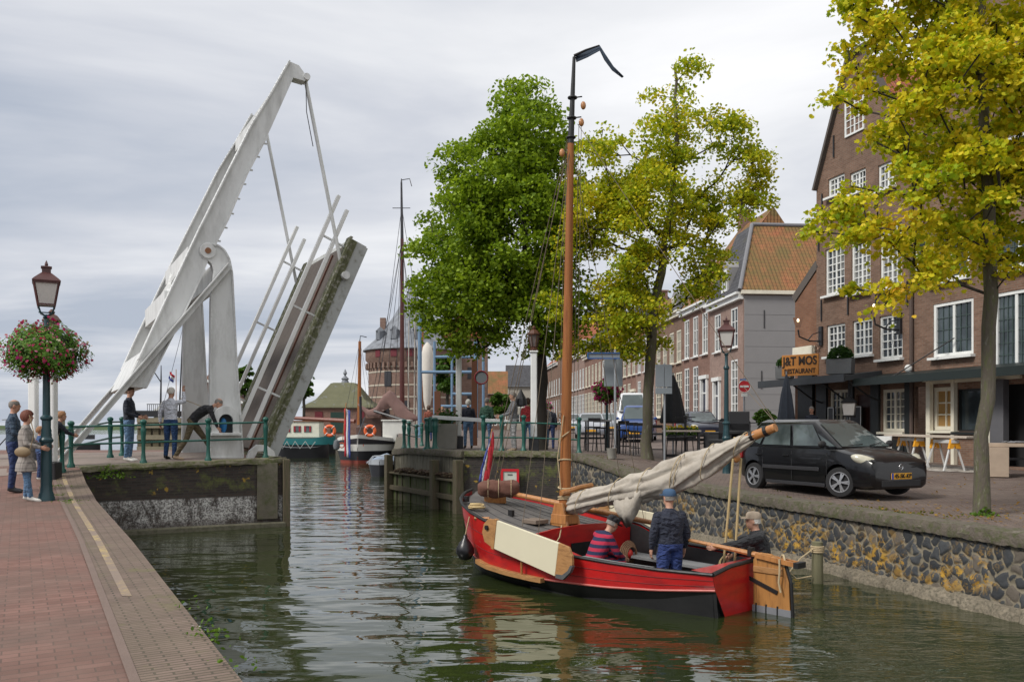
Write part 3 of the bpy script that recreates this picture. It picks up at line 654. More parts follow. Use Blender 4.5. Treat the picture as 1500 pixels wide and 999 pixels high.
# right landing railings
rb = [lineint(p, B1 + V(0, 0.2, 0), B2 + V(0, 0.2, 0)) for p in (708, 735, 767, 848)]
railing(rb, gr, 'green iron railing on the right landing above the red-bordered sign', r=0.055, h=1.05, rails=(0.42, 0.86))
rp = lambda px, Y: V((px - 750) / 1250 * Y, Y, 0)
railing([rp(626, 27.5), rp(637, 27.3)], gr, 'pair of stout green gate posts at the end of the white boom', r=0.08, h=1.0, rails=())
railing([rp(592, 29.4), rp(599, 31), rp(610, 34), rp(618, 38)], gr, 'green railing at the far corner of the right abutment beside the dinghy', r=0.06, h=1.0)
# ---------------------------------------------------------------- portal posts with brown lanterns, boom gate
LANTG = M('lantern_frosted_glass', (0.55, 0.53, 0.50), 0.3, var=0.12)
def portal_post(loc, label, h=3.0, zb=0.45, group='white posts with brown lanterns'):
    t = thing('lantern_post', label, 'lantern post', loc, group=group); x, y, z = loc
    mb = MB(); mb.box((x, y, z + zb / 2), (0.30, 0.30, zb)); mb.build('plinth', BLACKP, t, bevel=0.02)
    mb = MB(); mb.box((x, y, z + (zb + h) / 2), (0.19, 0.19, h - zb)); mb.box((x, y, z + h + 0.03), (0.26, 0.26, 0.06)); mb.build('shaft', WHITE, t, bevel=0.03)
    m2 = M('brown_lantern_paint', (0.09, 0.035, 0.022), 0.45)
    mb = MB(); mb.lathe((x, y, z), [(0.12, h + .06), (0.14, h + 0.10), (0.09, h + 0.14), (0.11, h + 0.18)], 8); mb.lathe((x, y, z), [(0.19, h + 0.52), (0.20, h + 0.56), (0.12, h + 0.66), (0.05, h + 0.70), (0.07, h + 0.74), (0.02, h + 0.80)], 8)
    for i in range(6):
        a = i * math.pi / 3; mb.tube([(x + .10 * math.cos(a), y + .10 * math.sin(a), z + h + .16), (x + .165 * math.cos(a), y + .165 * math.sin(a), z + h + .54)], 0.014, 5)
    ln = mb.build('lantern', m2, t)
    mb = MB(); mb.lathe((x, y, z), [(0.085, h + 0.17), (0.155, h + 0.53)], 6); mb.build('lantern_glass', M('smoked_lantern_glass', (0.16, 0.13, 0.12), 0.2), ln)
    return t
p1 = rp(672, 29); p2_ = rp(782, 25.3)
portal_post((p1.x, p1.y, 1.76), 'white portal post with brown lantern, the one further back on the right landing', 3.15)
portal_post((p2_.x, p2_.y, gr(p2_.x, p2_.y) - .02), 'white portal post with brown lantern nearest the sailboat mast', 2.95)
portal_post((-9.95, 18.45, 1.3), 'white portal post partly hidden behind the flower-hung street lamp', 2.95)
portal_post((-12.0, 21.4, 1.6), 'white portal post standing behind the grey-coated woman', 2.7)
bg_ = thing('boom_barrier', 'white horizontal barrier boom crossing behind the lantern post', 'barrier', (p1.x, p1.y - 0.4, 1.76))
mb = MB(); mb.beam(W(634, 611, 27.4), W(748, 618, 26.0), 0.10, 0.12); mb.build('boom', WHITE, bg_, bevel=0.01)
mb = MB(); mb.box(W(635, 622, 27.5), (0.3, 0.3, 0.5)); mb.build('counterweight', GREENP, bg_, bevel=0.03)
# ---------------------------------------------------------------- street lamps
def street_lamp(loc, label, s=1.0, rz=0.0, col=DKGREEN):
    t = thing('street_lamp', label, 'street lamp', loc, rz, group='green street lamps with maroon lanterns', world=False); t.scale = (s,) * 3
    mb = MB()
    mb.lathe((0, 0, 0), [(0.145, -0.05), (0.145, 0.06), (0.13, 0.09), (0.13, 0.12), (0.108, 0.17), (0.098, 0.30), (0.092, 1.0), (0.092, 1.08), (0.115, 1.10), (0.12, 1.14), (0.10, 1.17), (0.09, 1.20), (0.095, 1.23), (0.085, 1.27), (0.09, 1.31), (0.078, 1.36), (0.078, 1.50), (0.105, 1.53), (0.105, 1.56), (0.066, 1.60), (0.060, 2.4), (0.055, 3.02), (0.08, 3.05), (0.08, 3.09), (0.045, 3.14), (0.040, 3.40), (0.065, 3.43), (0.03, 3.47)], 20)
    mb.build('post', col, t, local=True, smooth=True, ang=35)
    mb = MB()
    for i in range(4):
        a = math.pi / 4 + i * math.pi / 2; cx, cy = math.cos(a), math.sin(a)
        mb.tube([(0.03 * cx, 0.03 * cy, 3.46), (0.13 * cx, 0.13 * cy, 3.50), (0.165 * cx, 0.165 * cy, 3.58), (0.195 * cx, 0.195 * cy, 3.66)], 0.014, 6)
    mb.tube([(-0.13, 0, 3.52), (0.13, 0, 3.52)], 0.012, 6); mb.ell((0, 0, 3.44), 0.05, 8, 6)
    mb.build('bracket', col, t, local=True, smooth=True)
    mb = MB()
    b, tp, z0, z1 = 0.138, 0.205, 3.66, 4.07
    for i in range(4):
        a = i * math.pi / 2; c, s_ = math.cos(a), math.sin(a)
        rot = lambda x, y, z: (x * c - y * s_, x * s_ + y * c, z)
        mb.beam(rot(b, b, z0), rot(tp, tp, z1), 0.028, 0.028); mb.beam(rot(b, b, z0), rot(-b, b, z0), 0.03, 0.03); mb.beam(rot(tp, tp, z1), rot(-tp, tp, z1), 0.035, 0.04)
        mb.tube([rot(b, b, z0), rot(b, b, z0 - 0.06)], [0.02, 0.006], 6)
    fr = mb.build('lantern_frame', MAROON, t, local=True)
    mb = MB(); mb.rings([[V(x * q, y * q, z) for x, y in ((-1, -1), (1, -1), (1, 1), (-1, 1))] for q, z in ((b - 0.008, z0), (tp - 0.008, z1))]); g_ = mb.build('lantern_glass', LANTG, fr, local=True)
    mb = MB(); sq = lambda q, z: [V(x * q, y * q, z) for x, y in ((-1, -1), (1, -1), (1, 1), (-1, 1))]
    mb.rings([sq(0.232, 4.07), sq(0.238, 4.10), sq(0.205, 4.14), sq(0.10, 4.24), sq(0.075, 4.26), sq(0.075, 4.34), sq(0.092, 4.35), sq(0.092, 4.375), sq(0.045, 4.39)])
    mb.lathe((0, 0, 0), [(0.02, 4.38), (0.032, 4.42), (0.02, 4.46), (0.004, 4.50)], 8); mb.build('lantern_roof', MAROON, t, local=True, bevel=0.004)
    return t
lampL = (-8.73, 16.0, 1.13)
street_lamp(lampL, 'dark green street lamp with maroon lantern rising through the flower ball on the left quay', 1.0, R(29))
street_lamp(((1064 - 750) / 1250 * 22.6, 22.6, gr(5.7, 22.6) - .16), 'dark green street lamp with maroon lantern behind the sail boom end', 0.96, R(-14))
def leafcloud(name, pts, size, mat, parent, seed=1, shape='leaf', flat=0.5, kind=None, up=0.35, local=False):
    """many small folded leaf faces at the given points"""
    rng = np.random.default_rng(seed); n = len(pts); P = np.asarray(pts, dtype=np.float64)
    off = np.array(OFF.get(parent.name, (0, 0, 0))) if parent is not None and not local else np.zeros(3)
    if shape == 'leaf': T = np.array([[0, -.5, 0], [.34, -.12, .06], [.30, .22, .05], [0, .55, 0], [-.30, .22, .05], [-.34, -.12, .06]]); F = [(0, 1, 2, 3), (0, 3, 4, 5)]
    elif shape == 'maple': T = np.array([[0, -.5, 0], [.30, -.42, .05], [.55, .0, .1], [.30, .12, .04], [.28, .5, .05], [0, .38, 0], [-.28, .5, .05], [-.30, .12, .04], [-.55, 0, .1], [-.30, -.42, .05]]); F = [(0, 1, 2, 3), (0, 3, 4, 5), (0, 5, 6, 7), (0, 7, 8, 9)]
    else: T = np.array([[0, -.5, 0], [.4, -.3, .12], [.5, .2, .1], [0, .5, .16], [-.5, .2, .1], [-.4, -.3, .12]]); F = [(0, 1, 2, 3, 4, 5)]
    k = len(T)
    nz = rng.normal(size=(n, 3)); nz[:, 2] = np.abs(nz[:, 2]) * 0.8 + up; nz /= np.linalg.norm(nz, axis=1, keepdims=True)
    a = rng.normal(size=(n, 3)); ax = np.cross(nz, a); ax /= np.linalg.norm(ax, axis=1, keepdims=True) + 1e-9; ay = np.cross(nz, ax)
    s = size * rng.uniform(0.65, 1.3, size=(n, 1, 1))
    vs = P[:, None, :] + s * (T[None, :, 0:1] * ax[:, None] + T[None, :, 1:2] * ay[:, None] + T[None, :, 2:3] * nz[:, None]) - off
    me = bpy.data.meshes.new(name); nf = len(F)
    me.vertices.add(n * k); me.vertices.foreach_set('co', vs.ravel())
    lens = [len(f) for f in F]; flat_ = [i for f in F for i in f]; L = len(flat_)
    loops = (np.arange(n)[:, None] * k + np.array(flat_)[None]).ravel()
    me.loops.add(n * L); me.loops.foreach_set('vertex_index', loops.astype(np.int32))
    starts = np.concatenate([[0], np.cumsum(lens)[:-1]]); st = (np.arange(n)[:, None] * L + starts[None]).ravel()
    me.polygons.add(n * nf); me.polygons.foreach_set('loop_start', st.astype(np.int32)); me.polygons.foreach_set('loop_total', np.tile(lens, n).astype(np.int32))
    me.update(calc_edges=True); me.materials.append(mat)
    o = bpy.data.objects.new(name, me); COL.objects.link(o)
    if parent is not None: o.parent = parent
    if kind: o['kind'] = kind
    return o
def leafmat(name, stops, clump=None, cs=0.6, trans=0.45, rough=0.55, hue=0.5, gain=1.0):
    if name in MATS: return MATS[name]
    m, nt, b = newmat(name); n = NT(nt); ob = n.coord('Object')
    g = n.node('ShaderNodeNewGeometry'); r = g.outputs['Random Per Island']
    f = n.math('ADD', n.math('MULTIPLY', r, 1 - hue), n.math('MULTIPLY', n.ramp(n.noise(ob, cs, 4, 0.6), (0.3, 0.0), (0.7, 1.0)), hue))
    c = n.ramp(f, *[(p, tuple(min(.85, q * gain) for q in cc)) for p, cc in stops]); nt.links.new(c, b.inputs['Base Color']); b.inputs['Roughness'].default_value = rough; b.inputs['Specular IOR Level'].default_value = 0.25
    tr = n.node('ShaderNodeBsdfTranslucent'); nt.links.new(n.mix(1.0, c, (1.0, 1.0, 0.6), 'MULTIPLY'), tr.inputs[0]); mx = n.node('ShaderNodeMixShader'); mx.inputs[0].default_value = trans
    out = nt.nodes['Material Output']; nt.links.new(b.outputs[0], mx.inputs[1]); nt.links.new(tr.outputs[0], mx.inputs[2]); nt.links.new(mx.outputs[0], out.inputs[0])
    MATS[name] = m; return m
BASKLEAF = leafmat('basket_leaves', [(0.0, (0.05, 0.13, 0.015)), (0.5, (0.11, 0.24, 0.03)), (1.0, (0.22, 0.36, 0.06))], cs=5)
PETAL = leafmat('petals_magenta_pink_white', [(0.0, (0.30, 0.01, 0.14)), (0.35, (0.45, 0.02, 0.16)), (0.5, (0.50, 0.05, 0.12)), (0.62, (0.60, 0.18, 0.36)), (0.72, (0.75, 0.72, 0.68)), (1.0, (0.8, 0.8, 0.72))], cs=2.5, hue=0.62)
PETAL2 = leafmat('petals_dark_magenta', [(0.0, (0.20, 0.01, 0.07)), (1.0, (0.42, 0.03, 0.16))], cs=5)
def flower_ball(loc, rx, rz_, label, nl=7500, nf=620, ls=0.055, fs=0.05, petal=PETAL, seed=5):
    t = thing('flower_basket', label, 'flower basket', loc, group='hanging flower balls on lamp posts'); rng = np.random.default_rng(seed)
    def pts(n, lo, hi):
        d = rng.normal(size=(n, 3)); d /= np.linalg.norm(d, axis=1, keepdims=True); rr = rng.uniform(lo, hi, size=(n, 1)) ** (1 / 2.2)
        az = np.arctan2(d[:, 1], d[:, 0]); lump = 1 + 0.13 * np.sin(az * 4 + d[:, 2] * 4) + 0.10 * np.sin(az * 9 + d[:, 2] * 7)
        p = d * rr * lump[:, None] * np.array([rx, rx, rz_]); p[:, 2] -= 0.10 * rz_ * np.abs(d[:, 0]); return p + np.array(loc)
    leafcloud('foliage', pts(nl, 0.45, 1.0), ls, BASKLEAF, t, seed)
    leafcloud('flowers', pts(nf, 0.85, 1.10), fs, petal, t, seed + 1, 'petal', up=0.0)
    mb = MB(); mb.ell(loc, (rx * 0.78, rx * 0.78, rz_ * 0.72), 16, 10); mb.build('basket', M('basket_moss', (0.018, 0.03, 0.010), 0.95, var=0.5, scale=8, bump=1.0, bscale=15), t)
    return t
flower_ball((-8.75, 15.98, 3.92), 0.72, 0.52, 'big ball of pink, magenta and white petunias on the left quay lamp')
# ================================================================ buildings
def frame(o, xd):
    xd = Vector((xd[0], xd[1], 0)).normalized(); yd = Vector((-xd.y, xd.x, 0))
    return Matrix(((xd.x, yd.x, 0, o[0]), (xd.y, yd.y, 0, o[1]), (0, 0, 1, o[2]), (0, 0, 0, 1)))
BR_BROWN = brick('brown_facade_brick', (0.20, 0.105, 0.070), (0.31, 0.18, 0.125), (0.27, 0.225, 0.18), 0.22, 0.065, 0.010, dirt=(0.11, 0.08, 0.062), dirtf=0.45, bump=0.5)
BR_RED = brick('red_facade_brick', (0.24, 0.115, 0.082), (0.34, 0.185, 0.14), (0.30, 0.25, 0.21), 0.22, 0.065, 0.009, dirt=(0.13, 0.08, 0.065), dirtf=0.5, bump=0.3)
BR_PINK = brick('pale_red_facade_brick', (0.32, 0.20, 0.16), (0.40, 0.265, 0.22), (0.34, 0.30, 0.26), 0.22, 0.065, 0.009, dirt=(0.17, 0.12, 0.10), dirtf=0.4, bump=0.3)
BR_ORANGE = brick('orange_side_brick', (0.25, 0.105, 0.055), (0.33, 0.155, 0.09), (0.22, 0.17, 0.13), 0.22, 0.065, 0.010, dirt=(0.16, 0.09, 0.06), dirtf=0.5, bump=0.3)
BR_TOWER = brick('old_tower_brick', (0.24, 0.135, 0.10), (0.32, 0.20, 0.155), (0.28, 0.235, 0.20), 0.5, 0.14, 0.02, dirt=(0.15, 0.09, 0.07), dirtf=0.5, bump=0.3)
def tilemat(name, c1, c2, moss, mossm=(0.4, 0.62), tw=0.24, th=0.30):
    m, nt, b = newmat(name); n = NT(nt); uv = n.coord('UV'); ob = n.coord('Object')
    br = n.node('ShaderNodeTexBrick', offset=0.0); n.inp(br, 'Vector', uv); n.inp(br, 'Scale', 1.0); n.inp(br, 'Mortar Size', 0.012); n.inp(br, 'Brick Width', tw); n.inp(br, 'Row Height', th); n.inp(br, 'Color1', c1); n.inp(br, 'Color2', c2); n.inp(br, 'Mortar', tuple(q * 0.25 for q in c1))
    c = n.mix(n.step(n.noise(ob, 0.55, 7, 0.7), *mossm), br.outputs[0], moss); c = n.mix(n.math('MULTIPLY', n.noise(ob, 5, 4, 0.7), 0.5), c, tuple(q * 0.4 for q in c1))
    sp = n.node('ShaderNodeSeparateXYZ'); nt.links.new(uv, sp.inputs[0])
    wx = n.math('SINE', n.math('MULTIPLY', sp.outputs[0], 2 * math.pi / tw)); fr = n.math('FRACT', n.math('DIVIDE', sp.outputs[1], th))
    h = n.math('ADD', n.math('MULTIPLY', wx, 0.5), n.math('MULTIPLY', n.math('SUBTRACT', 1.0, fr), 0.9))
    nt.links.new(c, b.inputs['Base Color']); b.inputs['Roughness'].default_value = 0.8; nt.links.new(n.bump(h, 1.0, 0.06), b.inputs['Normal']); return m
T_ORANGE = tilemat('mossy_orange_pantiles', (0.33, 0.105, 0.04), (0.46, 0.17, 0.065), (0.15, 0.115, 0.03), (0.34, 0.58))
T_RED = tilemat('red_pantiles', (0.36, 0.09, 0.04), (0.44, 0.14, 0.06), (0.20, 0.10, 0.05), (0.55, 0.7))
T_GREY = tilemat('dark_glazed_pantiles', (0.055, 0.055, 0.062), (0.10, 0.10, 0.11), (0.08, 0.08, 0.06), (0.6, 0.7))
SLATE = M('tower_slate', (0.19, 0.205, 0.23), 0.6, var=0.25, scale=1.2, stretch=(1, 1, 0.3), col2=(0.085, 0.09, 0.10))
GREYREND = M('grey_board_cladding', (0.24, 0.235, 0.235), 0.75, var=0.10, scale=0.9)
def wall_open(mb, W_, z0, z1, ops, rev=0.14, y=0.0, x0=0.0):
    xs = sorted({x0, W_} | {min(max(q, x0), W_) for o in ops for q in o[:2]}); zs = sorted({z0, z1} | {min(max(q, z0), z1) for o in ops for q in o[2:4]})
    for a, b in zip(xs, xs[1:]):
        for c, d in zip(zs, zs[1:]):
            mx, mz = (a + b) / 2, (c + d) / 2
            if any(o[0] < mx < o[1] and o[2] < mz < o[3] for o in ops): continue
            mb.face((a, y, c), (b, y, c), (b, y, d), (a, y, d))
    for a, b, c, d in [o[:4] for o in ops]:
        mb.face((a, y, c), (a, y + rev, c), (a, y + rev, d), (a, y, d)); mb.face((b, y, c), (b, y, d), (b, y + rev, d), (b, y + rev, c))
        mb.face((a, y, d), (a, y + rev, d), (b, y + rev, d), (b, y, d)); mb.face((a, y, c), (b, y, c), (b, y + rev, c), (a, y + rev, c))
def window(T, parent, x0, x1, z0, z1, cols=2, rows=3, fw=0.07, mw=0.03, y=0.09, mat=WHITE, gmat=None, sill=True, mull=True, name='window', mmat=None, midbar=False):
    mb = MB(); mb.T = T
    d = 0.07
    mb.box(((x0 + x1) / 2, y, z1 - fw / 2), (x1 - x0, d, fw)); mb.box(((x0 + x1) / 2, y, z0 + fw / 2), (x1 - x0, d, fw))
    mb.box((x0 + fw / 2, y, (z0 + z1) / 2), (fw, d - .004, z1 - z0 - 2 * fw)); mb.box((x1 - fw / 2, y, (z0 + z1) / 2), (fw, d - .004, z1 - z0 - 2 * fw))
    for i in range(1, cols):
        w = fw * 0.9 if (mull and cols % 2 == 0 and i == cols // 2) else mw
        mb.box((lerp(x0 + fw, x1 - fw, i / cols), y + 0.005, (z0 + z1) / 2), (w, d * 0.6, z1 - z0 - 2 * fw))
    for j in range(1, rows):
        w = fw * 0.8 if (midbar and j == rows // 2) else mw
        mb.box(((x0 + x1) / 2, y + 0.008, lerp(z0 + fw, z1 - fw, j / rows)), (x1 - x0 - 2 * fw, d * 0.5, w))
    if sill: mb.box(((x0 + x1) / 2, -0.03, z0 - 0.05), (x1 - x0 + 0.14, 0.30, 0.08))
    f = mb.build(name, mat, parent)
    mb = MB(); mb.T = T; mb.box(((x0 + x1) / 2, y + 0.035, (z0 + z1) / 2), (x1 - x0 - fw, 0.012, z1 - z0 - fw)); mb.build('pane', gmat or GLASS, f)
    return f
# ------------ the restaurant row: facade line through these two directions
FD = Vector((0.291, -0.957, 0)).normalized()
def facpt(px): k = (px - 750) / 1250; Y = 21.25 / (0.304 + k); return V(k * Y, Y, 0)
FO = facpt(1160); TF = frame(FO, FD)
def fx(px): return (facpt(px) - FO).length * (1 if px > 1160 else -1)
def fz(px, py): return CAMZ + (626 - py) / 1250 * facpt(px).y
def frect(x0, x1, pt, pb):
    m = (x0 + x1) / 2; return (fx(x0), fx(x1), fz(m, pb), fz(m, pt))
DKWOOD = M('black_green_shopfront', (0.014, 0.017, 0.017), 0.5)
PLY = M('ochre_plywood_panel', (0.36, 0.21, 0.07), 0.7)
LEADED = glass('dark_leaded_glass', (0.02, 0.027, 0.03), 0.07)
b1 = thing('restaurant_building', 'tall brown brick gabled restaurant house with small white-framed windows', 'building', tuple(FO + V(0, 0, 1.3)))
xL, xR = fx(1196), fx(1337); eave = fz(1196, 268)
ops = []
W1 = [(1211, 1238, 475, 521, 4, 4), (1249, 1278, 468, 520, 4, 4), (1288, 1322, 461, 525, 4, 5), (1209, 1237, 362, 431, 4, 6), (1247, 1275, 344, 428, 4, 8), (1289, 1321, 330, 421, 4, 8), (1213, 1237, 258, 286, 4, 3), (1245, 1268, 250, 282, 4, 3), (1286, 1312, 238, 276, 4, 3)]
G1 = [(1215, 1243, 571, 622, 4, 4), (1292, 1326, 570, 632, 4, 5)]
for w in W1 + G1: ops.append(frect(*w[:4]))
door = frect(1254, 1276, 578, 668); ops.append(door)
mb = MB(); mb.T = TF; wall_open(mb, xR, 1.2, eave, ops, x0=xL)
ax0, ax1 = fx(1246), fx(1266); az = fz(1250, 80); rx = xR
mb.face((xL, 0, eave), (rx, 0, eave), (ax1, 0, az), (ax0, 0, az))
mb.face((xL, 0, 1.2), (xL, 0, eave), (xL, 10, eave), (xL, 10, 1.2))
mb.build('wall', BR_BROWN, b1)
mb = MB(); mb.T = TF; mb.beam((xL - .02, -0.03, eave - 0.3), (ax0, -0.03, az + 0.05), 0.10, 0.28, up=(0, 1, 0)); mb.beam((ax1, -0.03, az + 0.05), (rx, -0.03, eave - 0.2), 0.10, 0.28, up=(0, 1, 0)); mb.box(((ax0 + ax1) / 2, 0, az + 0.04), (ax1 - ax0 + 0.4, 0.35, 0.12)); mb.build('gable_coping', M('dark_coping_stone', (0.10, 0.085, 0.075), 0.8), b1)
mb = MB(); mb.T = TF; am = (ax0 + ax1) / 2; mb.face((xL, 0.25, eave), (am, 0.25, az - .1), (am, 11, az - .1), (xL, 11, eave)); mb.face((rx, 0.25, eave), (rx, 11, eave), (am, 11, az - .1), (am, 0.25, az - .1)); mb.build('roof', T_RED, b1)
for w in W1:
    r = frect(*w[:4]); window(TF, b1, *r, cols=w[4], rows=w[5], fw=0.085, mw=0.035)
for w in G1:
    r = frect(*w[:4]); window(TF, b1, *r, cols=w[4], rows=w[5], fw=0.10, mw=0.03, mat=CREAM)
r = frect(1239, 1267, 139, 196); window(TF, b1, *r, cols=4, rows=5, fw=0.07, mw=0.03, y=-0.02, sill=False)
mb = MB(); mb.T = TF; mb.box(((door[0] + door[1]) / 2, 0.11, (door[2] + door[3]) / 2), (door[1] - door[0], 0.06, door[3] - door[2])); d_ = mb.build('door', M('dark_red_door', (0.05, 0.018, 0.015), 0.5), b1)
# wall anchors and dark ground-floor panels
mb = MB(); mb.T = TF
for px, py in ((1205, 300), (1243, 300), (1283, 290), (1204, 455), (1243, 445), (1284, 440), (1200, 352), (1330, 430), (1222, 215), (1258, 110)): mb.box((fx(px), -0.03, fz(px, py)), (0.05, 0.04, 0.8))
mb.build('wall_anchor', BLACKP, b1)
mb = MB(); mb.T = TF
for a, b in ((1198, 1213), (1245, 1252), (1278, 1290), (1328, 1336)): mb.box(((fx(a) + fx(b)) / 2, -0.05, 2.75), (fx(b) - fx(a), 0.08, 2.7))
for a, b in ((1292, 1326),(1215, 1243)): mb.box(((fx(a) + fx(b)) / 2, -0.05, 1.75), (fx(b) - fx(a), 0.07, 0.7))
mb.build('dark_panel', DKWOOD, b1)
mb = MB(); mb.T = TF; xc0, xc1 = fx(1160), fx(1292)
mb.prism([(xc0, -1.5, 4.22), (xc0, 0, 4.42), (xc0, 0, 4.24), (xc0, -1.5, 4.05)], (xc1 - xc0, 0, 0)); mb.box(((xc0 + xc1) / 2, -1.5, 4.15), (xc1 - xc0, 0.08, 0.26)); mb.build('canopy', M('slate_canopy', (0.045, 0.05, 0.055), 0.5), b1)
for px in (1206, 1250, 1290):
    mb = MB(); mb.T = TF; mb.tube([(fx(px), -0.05, 3.4), (fx(px), -0.5, 3.55), (fx(px), -1.3, 4.05)], 0.03, 6); mb.build('canopy_bracket', BLACKP, b1)
for px in (1222, 1258):
    mb = MB(); mb.T = TF; mb.box((fx(px), -0.12, 2.6), (0.62 if px > 1240 else 0.35, 0.05, 1.3)); n_ = mb.build('menu_board', BLACKP, b1)
    mb = MB(); mb.T = TF; x_ = fx(px); w_ = 0.28 if px > 1240 else 0.15
    for s_ in (-1, 1): mb.box((x_ + s_ * w_, -0.15, 2.6), (0.03, 0.02, 1.25)); mb.box((x_, -0.15, 2.6 + s_ * 0.62), (w_ * 2, 0.02, 0.03))
    mb.build('board_edge', WHITE, n_)
mb = MB(); mb.T = TF; mb.cyl((fx(1338), -0.08, 1.3), (fx(1338), -0.08, 12.0), 0.06, 8); mb.build('downpipe', M('brown_pipe', (0.08, 0.055, 0.045), 0.6), b1)
# building two
b2 = thing('canalside_building', 'wide brown brick building with large dark leaded windows at the right edge', 'building', tuple(facpt(1440) + V(0, 0, 1.3)))
x2, x3 = fx(1337), fx(1400); x4 = fx(1500) + 9
topA = fz(1350, 150); topB = 17.5
W2 = [(1367, 1426, 441, 521, 2, 1, 0), (1456, 1520, 425, 541, 2, 1, 1), (1460, 1525, 325, 393, 2, 1, 0), (1366, 1420, 330, 410, 2, 1, 0), (1340, 1358, 330, 412, 1, 1, 0), (1462, 1525, 195, 262, 2, 1, 0)]
ops2 = [frect(*w[:4]) for w in W2]
G2 = [(1366, 1400, 567, 630), (1402, 1452, 569, 632)]
ops2 += [frect(*w) for w in G2] + [frect(1340, 1362, 566, 676), frect(1456, 1530, 562, 684)]
mb = MB(); mb.T = TF
wall_open(mb, x4, 1.0, topA, ops2, x0=x2)
mb.face((x3, 0, topA), (x4, 0, topA), (x4, 0, topB), (x3, 0, topB)); mb.face((x3, 0, topA), (x3, 0, topB), (x3, 9, topB), (x3, 9, topA)); mb.face((x4, 0, 1), (x4, 9, 1), (x4, 9, topB), (x4, 0, topB))
mb.build('wall', BR_BROWN, b2)
mb = MB(); mb.T = TF; mb.face((x2, -0.1, topA), (x3, -0.1, topA), (x3, 5, topA + 3.4), (x2, 5, topA + 3.4)); mb.face((x3 - .1, -0.3, topB), (x4, -0.3, topB), (x4, 5, topB + 4), (x3 - .1, 5, topB + 4)); mb.build('roof', T_RED, b2)
for w, o in zip(W2, ops2):
    f = window(TF, b2, *o, cols=w[4], rows=1, fw=0.10, y=0.06, gmat=LEADED)
    mb = MB(); mb.T = TF; nx_ = 6 if w[6] == 0 else 8; nz_ = 4 if w[6] == 0 else 6
    for i in range(1, nx_): mb.box((lerp(o[0] + .1, o[1] - .1, i / nx_), 0.075, (o[2] + o[3]) / 2), (0.022, 0.02, o[3] - o[2] - 0.2))
    for j in range(1, nz_): mb.box(((o[0] + o[1]) / 2, 0.078, lerp(o[2] + .1, o[3] - .1, j / nz_)), (o[1] - o[0] - 0.2, 0.02, 0.022))
    mb.build('glazing_bars', M('dark_green_bars', (0.05, 0.075, 0.07), 0.5), f)
for i, w in enumerate(G2):
    o = frect(*w); window(TF, b2, *o, cols=2 if i == 0 else 1, rows=3 if i == 0 else 1, fw=0.12 if i == 0 else 0.06, mat=CREAM if i == 0 else DKWOOD, gmat=PLY if i == 0 else LEADED, mull=False, mw=0.04)
mb = MB(); mb.T = TF
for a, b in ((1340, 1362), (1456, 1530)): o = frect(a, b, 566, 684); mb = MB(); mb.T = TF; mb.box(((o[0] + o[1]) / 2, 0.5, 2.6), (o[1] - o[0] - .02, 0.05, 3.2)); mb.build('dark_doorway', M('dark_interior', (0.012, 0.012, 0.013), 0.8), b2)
mb = MB(); mb.T = TF
for px, w_ in ((1365, 0.16), (1401, 0.12), (1453.5, 0.12)): mb.box((fx(px), -0.09, 2.65), (w_, 0.14, 2.8)); mb.box((fx(px), -0.12, 3.98), (w_ * 1.8, 0.24, 0.12))
mb.box(((fx(1364) + fx(1500)) / 2, -0.10, 4.0 - 0.10), (fx(1500) - fx(1364), 0.08, 0.10)); mb.build('cream_pilaster', CREAM, b2)
mb = MB(); mb.T = TF; mb.box((fx(1468), -0.1, 2.6), (0.45, 0.2, 2.5)); mb.build('grey_pillar', M('grey_pillar', (0.10, 0.10, 0.11), 0.7), b2)
mb = MB(); mb.T = TF; xc0, xc1 = fx(1290), x4
mb.prism([(xc0, -1.1, 4.05), (xc0, -0.003, 4.3), (xc0, -0.003, 4.1), (xc0, -1.1, 3.9)], (xc1 - xc0, 0, 0)); mb.box(((xc0 + xc1) / 2, -1.1, 4.0), (xc1 - xc0, 0.07, 0.24)); mb.build('canopy', M('green_black_canopy', (0.012, 0.019, 0.018), 0.5), b2)
mb = MB(); mb.T = TF; mb.tube([(fx(1348), -1.05, 4.1), (fx(1400), -0.05, 5.2)], 0.02, 6); mb.build('canopy_tie', BLACKP, b2)
# narrow orange-brick house between the restaurant and the corner house
b3 = thing('narrow_brick_house', 'narrow orange-brick house front with sloping top beside the grey-clad wall', 'building', tuple(FO + V(0, 0, 1.3)))
mb = MB(); mb.T = TF; xa, xb = fx(1163), xL; zt0, zt1 = fz(1168, 438), fz(1196, 388)
mb.face((xa, 0.05, 1.2), (xb, 0.05, 1.2), (xb, 0.05, zt1), (xa, 0.05, zt0)); mb.face((xa, 0.05, 1.2), (xa, 0.05, zt0), (xa, 4, zt0), (xa, 4, 1.2)); mb.build('wall', BR_ORANGE, b3)
mb = MB(); mb.T = TF; mb.beam((xa - .05, 0.05, zt0 + .03), (xb, 0.05, zt1 + .03), 0.3, 0.1, up=(0, 1, 0)); mb.build('coping', M('dark_coping_stone', (0.10, 0.085, 0.075), 0.8), b3)
mb = MB(); mb.T = TF; mb.box(((xa + xb) / 2 + .1, -0.02, 3.3), (0.9, 0.12, 3.0)); mb.build('shop_window', DKWOOD, b3)
mb = MB(); mb.T = TF; mb.box(((xa + xb) / 2, -0.06, 5.35), (1.2, 0.16, 0.5)); mb.build('cornice', CREAM, b3)
